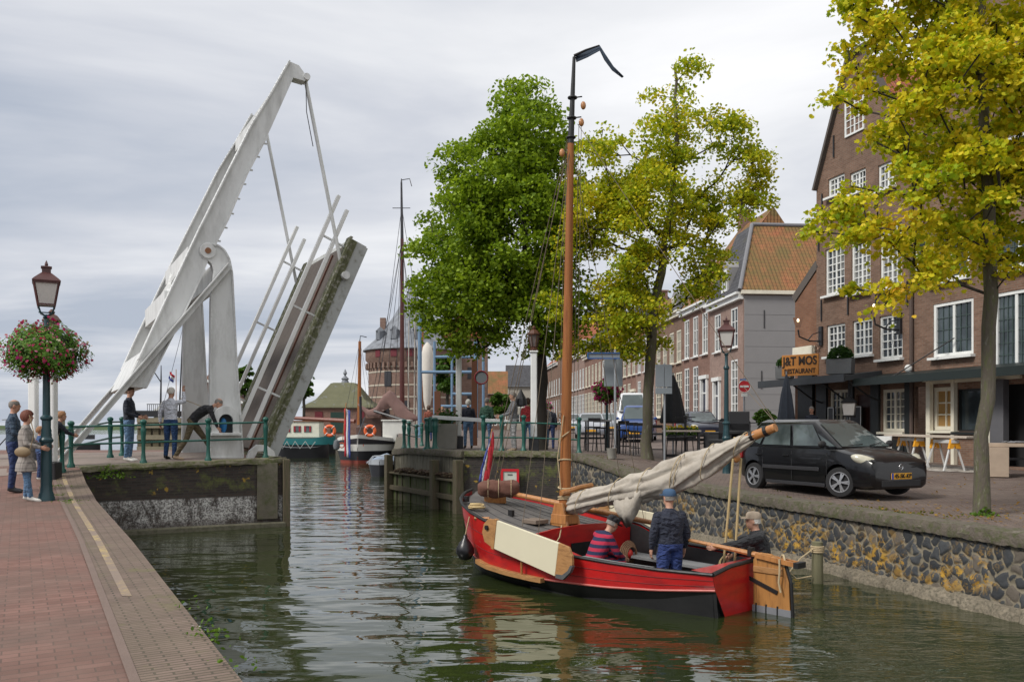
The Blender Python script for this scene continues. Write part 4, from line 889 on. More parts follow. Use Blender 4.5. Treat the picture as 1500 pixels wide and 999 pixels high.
# ------------ sign, planters, wall lamps on the facade
def ftext(txt, T, x, z, size, mat, parent, name, y=-0.01, bold=0.03, xscale=1.0):
    cu = bpy.data.curves.new(name, 'FONT'); cu.body = txt; cu.size = size; cu.extrude = 0.012; cu.offset = bold * size; cu.align_x = 'CENTER'; cu.align_y = 'CENTER'
    o = bpy.data.objects.new(name, cu); COL.objects.link(o); me = evalmesh(o); COL.objects.unlink(o); bpy.data.objects.remove(o)
    R4 = T @ Matrix.Translation((x, y, z)) @ Matrix.Rotation(R(90), 4, 'X') @ Matrix.Diagonal((xscale, 1, 1, 1))
    me.transform(R4); me.transform(Matrix.Translation(-OFF.get(parent.name, Vector((0, 0, 0)))))
    me.materials.clear(); me.materials.append(mat); q = bpy.data.objects.new(name, me); COL.objects.link(q); q.parent = parent; return q
sc = V(*(TF @ V(fx(1222), -1.45, fz(1222, 536) * 1.0)))
sg = thing('restaurant_sign', 'orange wooden J&T MOS RESTAURANT sign standing on the canopy', 'sign', tuple(sc))
TS = frame((sc.x, sc.y, 0), (0.72, -0.69)); w_ = 1.30
k_ = sc.y / 1250; ws = 52 * k_ * 1.06; hs = 31 * k_
mb = MB(); mb.T = TS; mb.box((0, 0, sc.z), (ws * 1.02, 0.06, hs)); mb.build('board', M('orange_wood_board', (0.52, 0.21, 0.045), 0.6, var=0.3, scale=2, stretch=(1, 1, 8)), sg, bevel=0.01)
blk = M('black_lettering', (0.03, 0.018, 0.012), 0.6)
ftext('J&T MOS', TS, 0, sc.z + hs * 0.18, hs * 0.56, blk, sg, 'lettering', y=-0.035, bold=0.025, xscale=0.78 * ws / 1.35)
ftext('RESTAURANT', TS, 0, sc.z - hs * 0.29, hs * 0.31, blk, sg, 'lettering', y=-0.035, bold=0.02, xscale=0.80 * ws / 1.35)
mb = MB(); mb.T = TS
for s_ in (-1, 1): mb.beam((s_ * ws * 0.4, 0.05, sc.z - hs / 2), (s_ * ws * 0.4, 0.5, 4.25), 0.03, 0.03)
mb.build('strut', BLACKP, sg)
HEDGE = leafmat('clipped_shrub_leaves', [(0.0, (0.018, 0.05, 0.012)), (1.0, (0.06, 0.13, 0.03))], cs=4)
def planter(px0, px1, pt, pb, pl, label):
    c = TF @ V(fx((px0 + px1) / 2), -1.1, 0); Y = c.y; z0 = 4.32; w = (px1 - px0) / 1250 * Y; h = (pb - pl) / 1250 * Y
    t = thing('roof_planter', label, 'planter', (c.x, c.y, z0), group='grey planters on the canopy')
    T_ = frame((c.x, c.y, z0), (0.8, -0.6)); mb = MB(); mb.T = T_; mb.box((0, 0, h / 2), (w, 0.45, h), taper=1.04); mb.build('trough', M('zinc_trough', (0.13, 0.135, 0.14), 0.6), t, bevel=0.01)
    rng = np.random.default_rng(int(px0)); hh = (pl - pt) / 1250 * Y; p = rng.normal(size=(900, 3)); p /= np.linalg.norm(p, axis=1, keepdims=True); p *= rng.uniform(0.6, 1, (900, 1)); p[:, 2] = np.abs(p[:, 2])
    q = [T_ @ V(a * w * 0.55, b * 0.32, h + c_ * hh) for a, b, c_ in p]; leafcloud('shrub', [tuple(v) for v in q], 0.09, HEDGE, t, 3)
planter(1175, 1197, 523, 556, 537, 'grey planter with low shrub left of the orange restaurant sign')
planter(1253, 1288, 511, 553, 531, 'grey planter with bushy shrub right of the orange restaurant sign')
GLOW = newmat('lit_lamp_globe')[0]; GLOW.node_tree.nodes['Principled BSDF'].inputs['Emission Color'].default_value = (1, 0.72, 0.4, 1); GLOW.node_tree.nodes['Principled BSDF'].inputs['Emission Strength'].default_value = 1.6
def wall_lamp(px, py, label):
    zc = fz(px, py); b_ = TF @ V(fx(px + 18), 0, zc); t = thing('wall_lantern', label, 'wall lamp', tuple(b_), group='lit lanterns bracketed to the brick facade')
    x = fx(px + 18); mb = MB(); mb.T = TF
    mb.box((x, -0.05, zc - 0.55), (0.18, 0.08, 0.7)); mb.tube([(x, -0.08, zc - 0.75), (x - .05, -0.5, zc - 0.75), (x - .05, -0.95, zc - 0.6), (x - .05, -1.0, zc - 0.35)], 0.03, 6); mb.tube([(x, -0.08, zc - 0.4), (x, -0.4, zc - 0.5), (x - .02, -0.6, zc - 0.72)], 0.02, 6); mb.build('bracket', BLACKP, t, smooth=True)
    mb = MB(); c = (x - .05, -1.0, zc); mb.lathe(c, [(0.06, -0.34), (0.10, -0.30), (0.10, -0.27)], 8); mb.lathe(c, [(0.21, 0.10), (0.22, 0.14), (0.12, 0.24), (0.06, 0.28), (0.08, 0.32), (0.01, 0.44)], 8)
    for i in range(6): a = i * math.pi / 3; mb.tube([(c[0] + .10 * math.cos(a), c[1] + .10 * math.sin(a), c[2] - .28), (c[0] + .2 * math.cos(a), c[1] + .2 * math.sin(a), c[2] + .11)], 0.012, 4)
    mb.build('lantern', BLACKP, t)
    mb = MB(); mb.T = TF; mb.ell(c, (0.05, 0.05, 0.07), 8, 6); mb.build('bulb', GLOW, t, smooth=True)
    mb = MB(); mb.T = TF; mb.lathe(c, [(0.085, -0.27), (0.185, 0.10)], 6, cap=False); m = newmat('clear_lantern_glass')[0]; bb = m.node_tree.nodes['Principled BSDF']; bb.inputs['Transmission Weight'].default_value = 1; bb.inputs['Roughness'].default_value = 0.1; bb.inputs['IOR'].default_value = 1.02; mb.build('lantern_glass', m, t)
wall_lamp(1186, 474, 'lit wall lantern on the orange-brick strip above the left planter')
wall_lamp(1301, 453, 'lit wall lantern beside the upper-floor window behind yellow leaves')
mb_ = thing('security_camera', 'small white camera dome under the second-floor brick wall', 'camera', tuple(TF @ V(fx(1338), -0.2, fz(1338, 540)))); c = V(fx(1338), -0.2, fz(1338, 540))
mb = MB(); mb.T = TF; mb.ell(c, (0.12, 0.12, 0.13), 10, 8); mb.build('dome', WHITE, mb_, smooth=True); mb = MB(); mb.T = TF; mb.box(c + V(0, 0.1, -0.16), (0.12, 0.2, 0.1)); mb.build('mount', WHITE, mb_)
hl = thing('hanging_lantern', 'square white hanging lantern below the restaurant canopy', 'lantern', tuple(TF @ V(fx(1283), -1.0, 3.3))); c = V(fx(1280), -1.0, 2.9)
mb = MB(); mb.T = TF; mb.lathe(c, [(0.33, 0.42), (0.36, 0.46), (0.1, 0.62), (0.02, 0.7)], 4); mb.lathe(c, [(0.26, -0.05), (0.28, 0.0), (0.2, 0.02)], 4); mb.tube([c + V(0, 0, .6), c + V(0, 0, 1.1)], 0.02, 5); mb.build('lantern_roof', BLACKP, hl)
mb = MB(); mb.T = TF; mb.lathe(c, [(0.22, 0.0), (0.29, 0.42)], 4); mb.build('lantern_glass', LANTG, hl)
# ------------ corner house and the row behind it
RD = Vector((0.088, -0.996, 0)).normalized(); C0 = V(14.1, 52, 0)
def rowhouse(n0, n1, H, label, bm, style, roofm, seed, ridge=4.5, nwin=3, fm=WHITE, grp='terraced houses along the canal street', depth=9, front=0.0, floors=2, gable=False):
    o = C0 - RD * n1; w = n1 - n0; o = o + V(RD.y, -RD.x, 0) * front; T_ = frame((o.x, o.y, 0), RD); g = gr(o.x, o.y) - 0.3
    t = thing('terraced_house', label, 'house', (o.x, o.y, g), group=grp); ops = []; rnd = random.Random(seed)
    lo = (3.35, 6.75) if floors == 2 else (3.2, 5.0)
    rows_ = [lo, (7.5, 10.0)] if floors == 2 else [(2.6, 4.7), (5.4, 7.2), (7.9, 9.6)]
    if style == 'tall': rows_ = [(3.3, 6.9), (7.6, 10.5)]
    ws = []
    for ri, (a, b) in enumerate(rows_):
        for i in range(nwin):
            cx = w * (i + 0.5) / nwin; hw = min(0.62, w / nwin * 0.34)
            if style == 'shop' and ri == 0: hw = w / nwin * 0.42
            if ri == 0 and i == nwin - 1 and style in ('tall', 'door'): ws.append((cx - 0.6, cx + 0.6, 2.05, 5.9, 'door')); continue
            if ri == 0 and style == 'doorfar' and i == 0: ws.append((cx - 0.5, cx + 0.5, 2.0, 5.6, 'door')); continue
            ws.append((cx - hw, cx + hw, a, b, 'w'))
    mb = MB(); mb.T = T_; wall_open(mb, w, g, H, [q[:4] for q in ws]); mb.face((w, 0, g), (w, depth, g), (w, depth, H), (w, 0, H)); mb.face((0, 0, g), (0, 0, H), (0, depth, H), (0, depth, g))
    if gable: mb.face((0, 0, H), (w, 0, H), (w * .62, 0, H + ridge), (w * .38, 0, H + ridge))
    mb.build('wall', bm, t)
    for q in ws:
        if q[4] == 'w': window(T_, t, *q[:4], cols=2 if style != 'shop' else 3, rows=3 if q[3] - q[2] < 3 else 6, fw=0.11, mw=0.05, mat=fm, y=0.05)
        else:
            mb = MB(); mb.T = T_; mb.box(((q[0] + q[1]) / 2, 0.1, (q[2] + q[3]) / 2), (q[1] - q[0], 0.06, q[3] - q[2])); d = mb.build('door', M('dark_blue_door', (0.02, 0.025, 0.05), 0.4), t)
            mb = MB(); mb.T = T_
            for s_ in (-1, 1): mb.box(((q[0] + q[1]) / 2 + s_ * ((q[1] - q[0]) / 2 + 0.06), -0.04, (q[2] + q[3]) / 2), (0.22, 0.2, q[3] - q[2]))
            mb.box(((q[0] + q[1]) / 2, -0.06, q[3] + 0.1), (q[1] - q[0] + 0.5, 0.28, 0.25)); mb.box(((q[0] + q[1]) / 2, 0.04, q[3] - 1.0), (q[1] - q[0], 0.05, 0.1)); mb.build('door_surround', fm, d)
    if not gable:
        mb = MB(); mb.T = T_; mb.box((w / 2, -0.12, H - 0.22), (w, 0.34, 0.3)); mb.box((w / 2, -0.2, H), (w + 0.02, 0.55, 0.14)); mb.build('cornice', fm, t)
        mb = MB(); mb.T = T_; mb.face((0, -0.25, H + .07), (w, -0.25, H + .07), (w, depth / 2, H + ridge), (0, depth / 2, H + ridge)); mb.face((0, depth, H), (0, depth / 2, H + ridge), (w, depth / 2, H + ridge), (w, depth, H)); mb.face((w, 0, H), (w, depth, H), (w, depth / 2, H + ridge)); mb.face((0, 0, H), (0, depth / 2, H + ridge), (0, depth, H)); rf = mb.build('roof', roofm, t)
        if rnd.random() < 0.8:
            cx = w * 0.5; mb = MB(); mb.T = T_; mb.prism([(cx - .75, 0.5, H + .2), (cx + .75, 0.5, H + .2), (cx + .75, 0.5, H + 1.7), (cx, 0.5, H + 2.2), (cx - .75, 0.5, H + 1.7)], (0, 2.5, 0)); dm = mb.build('dormer', GREYREND, rf)
            window(T_, dm, cx - .5, cx + .5, H + .4, H + 1.6, y=0.46, fw=0.12, sill=False, mat=fm, rows=2)
        mb = MB(); mb.T = T_; mb.box((w * 0.12, depth / 2, H + ridge + 0.3), (0.7, 0.7, 1.6)); mb.box((w * 0.12, depth / 2, H + ridge + 1.12), (0.85, 0.85, 0.14)); mb.build('chimney', BR_RED, rf)
    else:
        mb = MB(); mb.T = T_; mb.face((0, 0.2, H), (w / 2, 0.2, H + ridge + .2), (w / 2, depth, H + ridge + .2), (0, depth, H)); mb.face((w, 0.2, H), (w, depth, H), (w / 2, depth, H + ridge + .2), (w / 2, 0.2, H + ridge + .2)); mb.build('roof', roofm, t)
    return t, T_
# corner house
t, T_ = rowhouse(0, 6.4, 10.7, 'corner house with grey clad side wall and mossy orange tiled hip roof', BR_PINK, 'doorfar', T_ORANGE, 1, nwin=2, depth=14, ridge=0.2, grp='terraced houses along the canal street')
for ch in list(t.children):
    if ch.name.startswith('roof'):
        for g2 in reversed(ch.children_recursive): bpy.data.objects.remove(g2)
        bpy.data.objects.remove(ch)
mb = MB(); mb.T = T_; w = 6.4
mb.box((w + 0.03, 7.0, 6.2), (0.06, 13.9, 8.7)); 
for i in range(9): mb.box((w + 0.065, 7.0, 2.6 + i * 0.97), (0.012, 13.9, 0.03))
mb.build('side_cladding', GREYREND, t)
mb = MB(); mb.T = T_
for y_, z_ in ((1.6, 9.6), (4.6, 9.4), (8, 9.5), (1.4, 5.9), (4.5, 5.9), (7.6, 5.9)): mb.box((w + 0.08, y_ * 0.8, z_ - .5), (0.03, 0.05, 1.1))
mb.build('wall_anchor', BLACKP, t)
mb = MB(); mb.T = T_; mb.box((w + 0.12, 6.9, 10.72), (0.3, 14.2, 0.22)); mb.build('side_cornice', CREAM, t)
rz_ = 15.7; mb = MB(); mb.T = T_
mb.face((w + .2, -0.3, 10.8), (w + .2, 14, 10.8), (w - 3.6, 14, rz_), (w - 3.6, 1.9, rz_))
mb.build('roof', T_ORANGE, t)
mb = MB(); mb.T = T_; mb.face((0, -0.3, 10.8), (w + .2, -0.3, 10.8), (w - 3.6, 1.9, rz_), (0, 1.9, rz_)); mb.build('street_roof_slope', T_GREY, t)
mb = MB(); mb.T = T_; mb.tube([(w + .2, -0.3, 10.85), (w - 3.6, 1.9, rz_ + .05)], 0.13, 8); mb.tube([(w - 3.6, 1.9, rz_ + .05), (w - 3.6, 14, rz_ + .05)], 0.13, 8); mb.build('ridge_tiles', M('grey_ridge_tiles', (0.17, 0.17, 0.18), 0.6, bump=1.0, bscale=4), t, smooth=True)
mb = MB(); mb.T = T_; mb.prism([(2.6, -0.1, 10.9), (4.1, -0.1, 10.9), (4.1, -0.1, 12.7), (3.35, -0.1, 13.2), (2.6, -0.1, 12.7)], (0, 1.9, 0)); dm = mb.build('dormer', GREYREND, t); window(T_, dm, 2.85, 3.85, 11.2, 12.6, y=-0.14, fw=0.14, sill=False, rows=2)
mb = MB(); mb.T = T_; mb.box((w - 1.25, 8.3, 13.95), (0.1, 1.3, 0.9), rot=Matrix.Rotation(R(36), 3, 'Y')); sk = mb.build('skylight', GLASS, t)
rowhouse(6.4, 12.9, 11.2, 'house with tall white sash windows and ornate white doorway next to the corner house', BR_RED, 'tall', T_ORANGE, 2, nwin=3, ridge=6.5)
rowhouse(12.9, 21, 11.4, 'brown house with cream shop front, third from the corner', BR_BROWN, 'shop', T_GREY, 3, nwin=4, fm=CREAM)
rowhouse(21, 28, 10.2, 'low pale brick house with white windows seen past the yellow-green trunk', BR_PINK, 'std', T_GREY, 4, nwin=3)
rowhouse(28, 36, 10.8, 'red brick house behind the blue van and grey sign back', BR_RED, 'door', T_ORANGE, 5, nwin=4, fm=CREAM)
rowhouse(36, 45, 12.3, 'brown house with dark blue upper windows left of the sign pole', BR_BROWN, 'std', T_GREY, 6, nwin=4)
rowhouse(45, 56, 11.3, 'red house with cream balcony front above the silver car', BR_RED, 'shop', T_RED, 7, nwin=5, fm=CREAM)
rowhouse(56, 67, 12.0, 'pale house with close-set white windows right of the mast', BR_PINK, 'shop', T_GREY, 8, nwin=5)
rowhouse(67, 80, 13.5, 'grey-brown gabled house just right of the sailboat mast', BR_BROWN, 'std', T_RED, 9, nwin=4, gable=True)
rowhouse(80, 96, 12.5, 'last visible house of the row, seen just left of the mast', BR_BROWN, 'std', T_RED, 10, nwin=6)
# houses closing the street, far centre
def backhouse(px0, px1, pe, pr, Y, label, bm, rm, nw=3, seed=1):
    X0, X1 = (px0 - 750) / 1250 * Y, (px1 - 750) / 1250 * Y; H = CAMZ + (626 - pe) / 1250 * Y; Rz = CAMZ + (626 - pr) / 1250 * Y; w = X1 - X0
    T_ = frame((X0, Y, 0), (1, 0)); t = thing('far_house', label, 'house', (X0, Y, 2.0), group='houses closing the far end of the street')
    ws = [(w * (i + .5) / nw - .6, w * (i + .5) / nw + .6, z, z + 1.7) for i in range(nw) for z in ((3.2, 6.0) if H > 8 else (2.8,))]
    mb = MB(); mb.T = T_; wall_open(mb, w, 1.5, H, ws); mb.face((0, 0, 1.5), (0, 0, H), (0, 8, H), (0, 8, 1.5)); mb.face((w, 0, 1.5), (w, 8, 1.5), (w, 8, H), (w, 0, H)); mb.build('wall', bm, t)
    for q in ws: window(T_, t, *q, cols=2, rows=2, fw=0.14, mw=0.06, sill=False)
    mb = MB(); mb.T = T_; mb.face((-.2, -0.4, H), (w + .2, -0.4, H), (w + .2, 5, Rz), (-.2, 5, Rz)); mb.face((w, 0, H), (w, 8, H), (w, 5, Rz)); mb.face((0, 0, H), (0, 5, Rz), (0, 8, H)); mb.build('roof', rm, t)
backhouse(650, 700, 560, 528, 150, 'far house with pale wall showing left of the round sign', M('pale_render', (0.45, 0.42, 0.36), 0.8), T_RED)
backhouse(704, 742, 577, 541, 140, 'far house with broad orange roof between the lantern posts', BR_RED, T_ORANGE)
backhouse(742, 780, 566, 532, 152, 'far house with grey roof and white windows left of the nearest lantern post', M('pale_render', (0.45, 0.42, 0.36), 0.8), T_GREY)
backhouse(778, 822, 572, 545, 158, 'far house with brown front behind the nearest lantern post', BR_BROWN, T_GREY, 4)
# ------------ round brick tower
TW = V((603 - 750) / 1250 * 112, 112, 1.6); tr = 5.6; te = CAMZ + (626 - 508) / 1250 * 106
tower = thing('round_tower', 'round brick harbour tower with conical slate roof and pale stone bands', 'tower', tuple(TW))
mb = MB(); mb.lathe(TW, [(tr, 0), (tr, te - 3.9), (tr + .05, te - 3.3), (tr + .38, te - 2.9), (tr + .38, te - 1.6), (tr + .38, te - 1.6)], 48, cap=False); mb.build('wall', BR_TOWER, tower, smooth=True)
mb = MB()
for z in (3.2, 4.7, 6.2, 7.9, te - 4.0): mb.lathe(TW, [(tr + .03, z - .10), (tr + .06, z), (tr + .03, z + .12)], 48, cap=False)
mb.build('stone_band', M('band_stone', (0.42, 0.37, 0.30), 0.8), tower)
mb = MB()
for i in range(48):
    a = 2 * math.pi * i / 48; mb.box(TW + V((tr + .2) * math.cos(a), (tr + .2) * math.sin(a), te - 3.75), (0.35, 0.35, 0.7), a)
mb.build('corbel', BR_TOWER, tower)
mb = MB(); mb.lathe(TW, [(tr + .75, te - 1.75), (tr + .7, te - 1.6), (4.2, te + .3), (2.3, te + 3.0), (0.8, te + 5.6), (0.5, te + 6.3)], 24); rf = mb.build('roof', SLATE, tower)
mb = MB(); mb.lathe(TW + V(0, 0, te + 4.2), [(0.45, 1.6), (0.5, 2.3), (0.6, 2.35), (0.15, 3.0), (0.05, 4.0)], 10); mb.build('cupola', SLATE, tower)
mb = MB(); mb.box(TW + V(-3.6, -1.0, te + 0.9), (0.7, 0.7, 3.4)); mb.build('chimney', BR_TOWER, tower)
for a in (-110, -75, -140):
    c = TW + V((tr - 0.9) * math.cos(R(a)), (tr - 0.9) * math.sin(R(a)), te + 0.1); mb = MB(); mb.box(c, (0.9, 0.9, 1.1), R(a)); mb.prism([c + V(-.6, -.4, .55), c + V(.6, -.4, .55), c + V(0, -.4, 1.1)], (0, 1, 0)); mb.build('dormer', SLATE, rf)
for a, z in ((-115, 7.0), (-70, 7.0), (-118, 3.4), (-92, 3.3)):
    c = TW + V((tr + .02) * math.cos(R(a)), (tr + .02) * math.sin(R(a)), z); mb = MB(); mb.box(c, (0.1, 1.0, 1.9), R(a)); mb.build('window', M('dark_window', (0.03, 0.03, 0.035), 0.4), tower)
for a in (-128, -105, -85, -64):
    c = TW + V((tr + .4) * math.cos(R(a)), (tr + .4) * math.sin(R(a)), te - 2.3); mb = MB(); mb.box(c, (0.1, 0.8, 0.9), R(a)); mb.build('shutter', M('dark_red_shutter', (0.13, 0.012, 0.02), 0.6), tower)
mb = MB(); mb.box(TW + V(6.6, 2.5, 6.2), (6.5, 6, 12.8)); mb.build('annex_wall', BR_TOWER, tower)
mb = MB(); c = TW + V(6.6, 2.5, 12.6); mb.prism([c + V(-3.4, -3.2, 0), c + V(3.4, -3.2, 0), c + V(0, -3.2, 3.4)], (0, 6.4, 0)); mb.build('annex_roof', T_RED, tower)
for x_ in (5.2, 7.8):
    for z_ in (4.5, 8.0): mb = MB(); mb.box(TW + V(x_, -0.53, z_), (0.9, 0.08, 1.5)); mb.build('annex_window', M('dark_window', (0.03, 0.03, 0.035), 0.4), tower)
# far quay that carries tower and gatehouse
mb = MB(); Q = [V(-27.5, 92, 0), V(-12.6, 92, 0), V(-9, 135, 0), V(-40, 135, 0), V(-34, 104, 0)]
mb.prism([q + V(0, 0, -0.3) for q in Q], (0, 0, 1.9)); tag(mb.build('far_quay', M('far_quay_stone', (0.14, 0.12, 0.10), 0.85, var=0.4)), kind='structure')
gh = thing('gatehouse', 'low brick harbour building with swept mossy pyramid roof and finial', 'building', tuple(W(495, 612, 100)))
gx0, gx1 = (446 - 750) / 1250 * 100, (548 - 750) / 1250 * 100; zt = 4.9; gw = gx1 - gx0; cx = (gx0 + gx1) / 2 - .1
mb = MB(); mb.box((cx, 104, 3.2), (gw, 8, 3.4)); mb.build('wall', BR_RED, gh)
def rect(cx, cy, hx, hy, z): return [V(cx - hx, cy - hy, z), V(cx + hx, cy - hy, z), V(cx + hx, cy + hy, z), V(cx - hx, cy + hy, z)]
mb = MB(); mb.rings([rect(cx, 104, gw / 2 + .2, 4.3, zt - .1), rect(cx, 104, gw / 2 + .1, 4.2, zt + .1), rect(cx, 104, gw / 2 - 1.2, 3.1, zt + .9), rect(cx, 104, 1.5, 1.2, zt + 2.9), rect(cx, 104, 1.2, 1.0, zt + 3.0)]); mb.build('roof', M('mossy_lead_roof', (0.115, 0.115, 0.062), 0.8, var=0.3, scale=0.8, col2=(0.16, 0.17, 0.17), mask=(0.58, 0.68)), gh)
mb = MB(); mb.lathe((cx, 104, zt + 3.0), [(0.5, 0), (0.35, 0.4), (0.5, 0.5), (0.1, 0.9), (0.25, 1.2), (0.03, 1.7)], 8); mb.build('finial', SLATE, gh)
for dx in (-2.3, 2.6): mb = MB(); mb.box((cx + dx, 99.96, 3.7), (0.9, 0.08, 1.3)); mb.build('shutter', M('dark_red_shutter', (0.13, 0.012, 0.02), 0.6), gh)
mb = MB(); mb.box((cx, 99.96, 3.1), (1.8, 0.1, 2.4)); mb.build('door', M('green_gate', (0.012, 0.04, 0.03), 0.6), gh)
sb = thing('brick_shed', 'small brick gable seen between the two bridge towers', 'building', tuple(W(312, 612, 92)))
mb = MB(); c = W(316, 626, 92); mb.prism([(c.x - 1.3, 92, 0), (c.x + 3, 92, 0), (c.x + 3, 92, 5.0), (c.x - .7, 92, 8.3), (c.x - 1.3, 92, 7.6)], (0, 5, 0)); mb.build('wall', BR_RED, sb)
mb = MB(); mb.beam((c.x - 1.45, 91.9, 7.9), (c.x + 3, 91.9, 5.1), 0.2, 0.35, up=(0, 1, 0)); mb.build('roof_edge', WHITE, sb)
# ================================================================ trees
BARK = M('tree_bark', (0.10, 0.085, 0.065), 0.9, var=0.4, scale=4, stretch=(3, 3, 0.7), col2=(0.095, 0.10, 0.045), mask=(0.45, 0.65), bump=1.0, bscale=18, col3=(0.22, 0.21, 0.17), mask3=(0.6, 0.7), scale3=6)
DARKBARK = M('branch_bark', (0.035, 0.03, 0.024), 0.9, var=0.3)
def tree(base, label, trunk, ells, ncl, nleaf, ls, mat, seed, r0, spread=0.38, shape='leaf', group=None, name='tree', zmin=None, hollow=0.25, gap=0.0, gs=0.55, barkm=None):
    """trunk: list of world points up through the crown; ells: crown lobes (centre, radii); clusters hang on a grown branch skeleton"""
    rng = np.random.default_rng(seed); base = Vector(base); t = thing(name, label, 'tree', tuple(base), group=group)
    tp = [Vector(p) for p in trunk]; nodes = []; par = []
    for i in range(len(tp) - 1):
        k = max(2, int((tp[i + 1] - tp[i]).length / 0.5))
        for j in range(k): nodes.append(tp[i].lerp(tp[i + 1], j / k) + V(*(rng.normal(size=3) * 0.02)))
    nodes.append(tp[-1]); par = [-1] + list(range(len(nodes) - 1)); nt0 = len(nodes)
    vol = np.array([e[1][0] * e[1][1] * e[1][2] for e in ells]); vol = vol / vol.sum(); cl = []
    while len(cl) < ncl:
        e = ells[rng.choice(len(ells), p=vol)]; d = rng.normal(size=3); d /= np.linalg.norm(d); r = rng.uniform(hollow, 1) ** (1 / 2.6)
        p = Vector(e[0]) + V(d[0] * e[1][0] * r, d[1] * e[1][1] * r, d[2] * e[1][2] * r)
        if zmin and p.z < zmin: continue
        if gap and mnoise.noise(p * gs + V(seed, 0, 0)) < gap - 0.5: continue
        cl.append(p)
    ax = lambda p: min(((p - q).length for q in tp[1:] or tp))
    zlo = min(c.z for c in cl); start = next((i for i, n in enumerate(nodes) if n.z > zlo - 1.0), nt0 // 3)
    cl.sort(key=ax); arr = [tuple(n) for n in nodes]; ends = []
    for c in cl:
        A = np.array(arr); d = A - np.array(c); dist = np.sqrt((d ** 2).sum(1)) + np.maximum(0, A[:, 2] - c.z + 0.15) * 1.4; dist[:start] += 50
        # prefer attaching nearer to the root
        i = int(np.argmin(dist)); a = Vector(arr[i]); L = (c - a).length; k = max(1, int(L / 0.4)); prev = i
        for j in range(1, k + 1):
            q = a.lerp(c, j / k) + V(0, 0, -0.10 * L * math.sin(math.pi * j / k) * 0.6) + (V(*(rng.normal(size=3) * 0.06)) if j < k else V(0, 0, 0))
            arr.append(tuple(q)); par.append(prev); prev = len(arr) - 1
        ends.append(prev)
    n = len(arr); wgt = np.zeros(n); 
    for e in ends: wgt[e] += 1
    for i in range(n - 1, 0, -1):
        if par[i] >= 0: wgt[par[i]] += wgt[i]
    rad = np.maximum(0.014, r0 * (wgt / wgt[0]) ** 0.52)
    for i in range(nt0): rad[i] = max(rad[i], r0 * (1 - 0.8 * i / nt0))
    z0 = nodes[0].z
    mb = MB(); mb.tube([nodes[0] - V(0, 0, .1)] + nodes, [r0 * 1.55] + [r0 * 1.3, r0 * 1.1] + [rad[i] for i in range(2, nt0)], 12); mb.build('trunk', barkm or BARK, t, smooth=True, ang=180)
    kids = [[] for _ in range(n)]
    for i in range(1, n):
        if par[i] >= 0: kids[par[i]].append(i)
    mb = MB(); done = set()
    for i in range(nt0, n):
        if par[i] < nt0 or i not in kids[par[i]] or kids[par[i]][0] != i:
            ch = [par[i], i]
            while kids[ch[-1]] and kids[ch[-1]][0] >= nt0: ch.append(kids[ch[-1]][0])
            rr = [min(rad[ch[1]], rad[ch[0]])] + [rad[c] for c in ch[1:]]
            mb.tube([arr[c] for c in ch], rr, 5 if rr[0] < 0.06 else 7, cap=False)
    mb.build('branches', DARKBARK, t, smooth=True, ang=180)
    E = np.array([arr[e] for e in ends]); per = nleaf // len(E); pts = []
    for e in E:
        m_ = int(per * rng.uniform(0.5, 1.6)); sp = spread * rng.uniform(0.7, 1.3); q = np.clip(rng.normal(size=(m_, 3)), -1.7, 1.7) * np.array([sp, sp, sp * 0.42]); 
        q[:, 2] -= 0.18 * (q[:, 0] ** 2 + q[:, 1] ** 2) / max(sp, .1); pts.append(e + q)
    leafcloud('foliage', np.concatenate(pts), ls, mat, t, seed, shape)
    return t
LG = leafmat('green_linden_leaves', [(0.0, (0.06, 0.12, 0.008)), (0.4, (0.145, 0.22, 0.014)), (0.8, (0.25, 0.34, 0.022)), (1.0, (0.32, 0.44, 0.035))], cs=0.7, hue=0.35, gain=1.3)
LY = leafmat('yellow_green_leaves', [(0.0, (0.09, 0.17, 0.010)), (0.3, (0.22, 0.29, 0.014)), (0.6, (0.40, 0.40, 0.018)), (0.85, (0.60, 0.48, 0.025)), (1.0, (0.68, 0.48, 0.05))], cs=0.8, hue=0.5, gain=1.3)
LGOLD = leafmat('golden_autumn_leaves', [(0.0, (0.10, 0.19, 0.010)), (0.28, (0.28, 0.35, 0.014)), (0.58, (0.52, 0.47, 0.020)), (0.86, (0.72, 0.50, 0.035)), (1.0, (0.60, 0.26, 0.04))], cs=0.9, hue=0.45, gain=1.3)
def E(px, py, Y, rx, ry, rz): return (tuple(W(px, py, Y)), (rx / 1250 * Y, ry, rz / 1250 * Y))
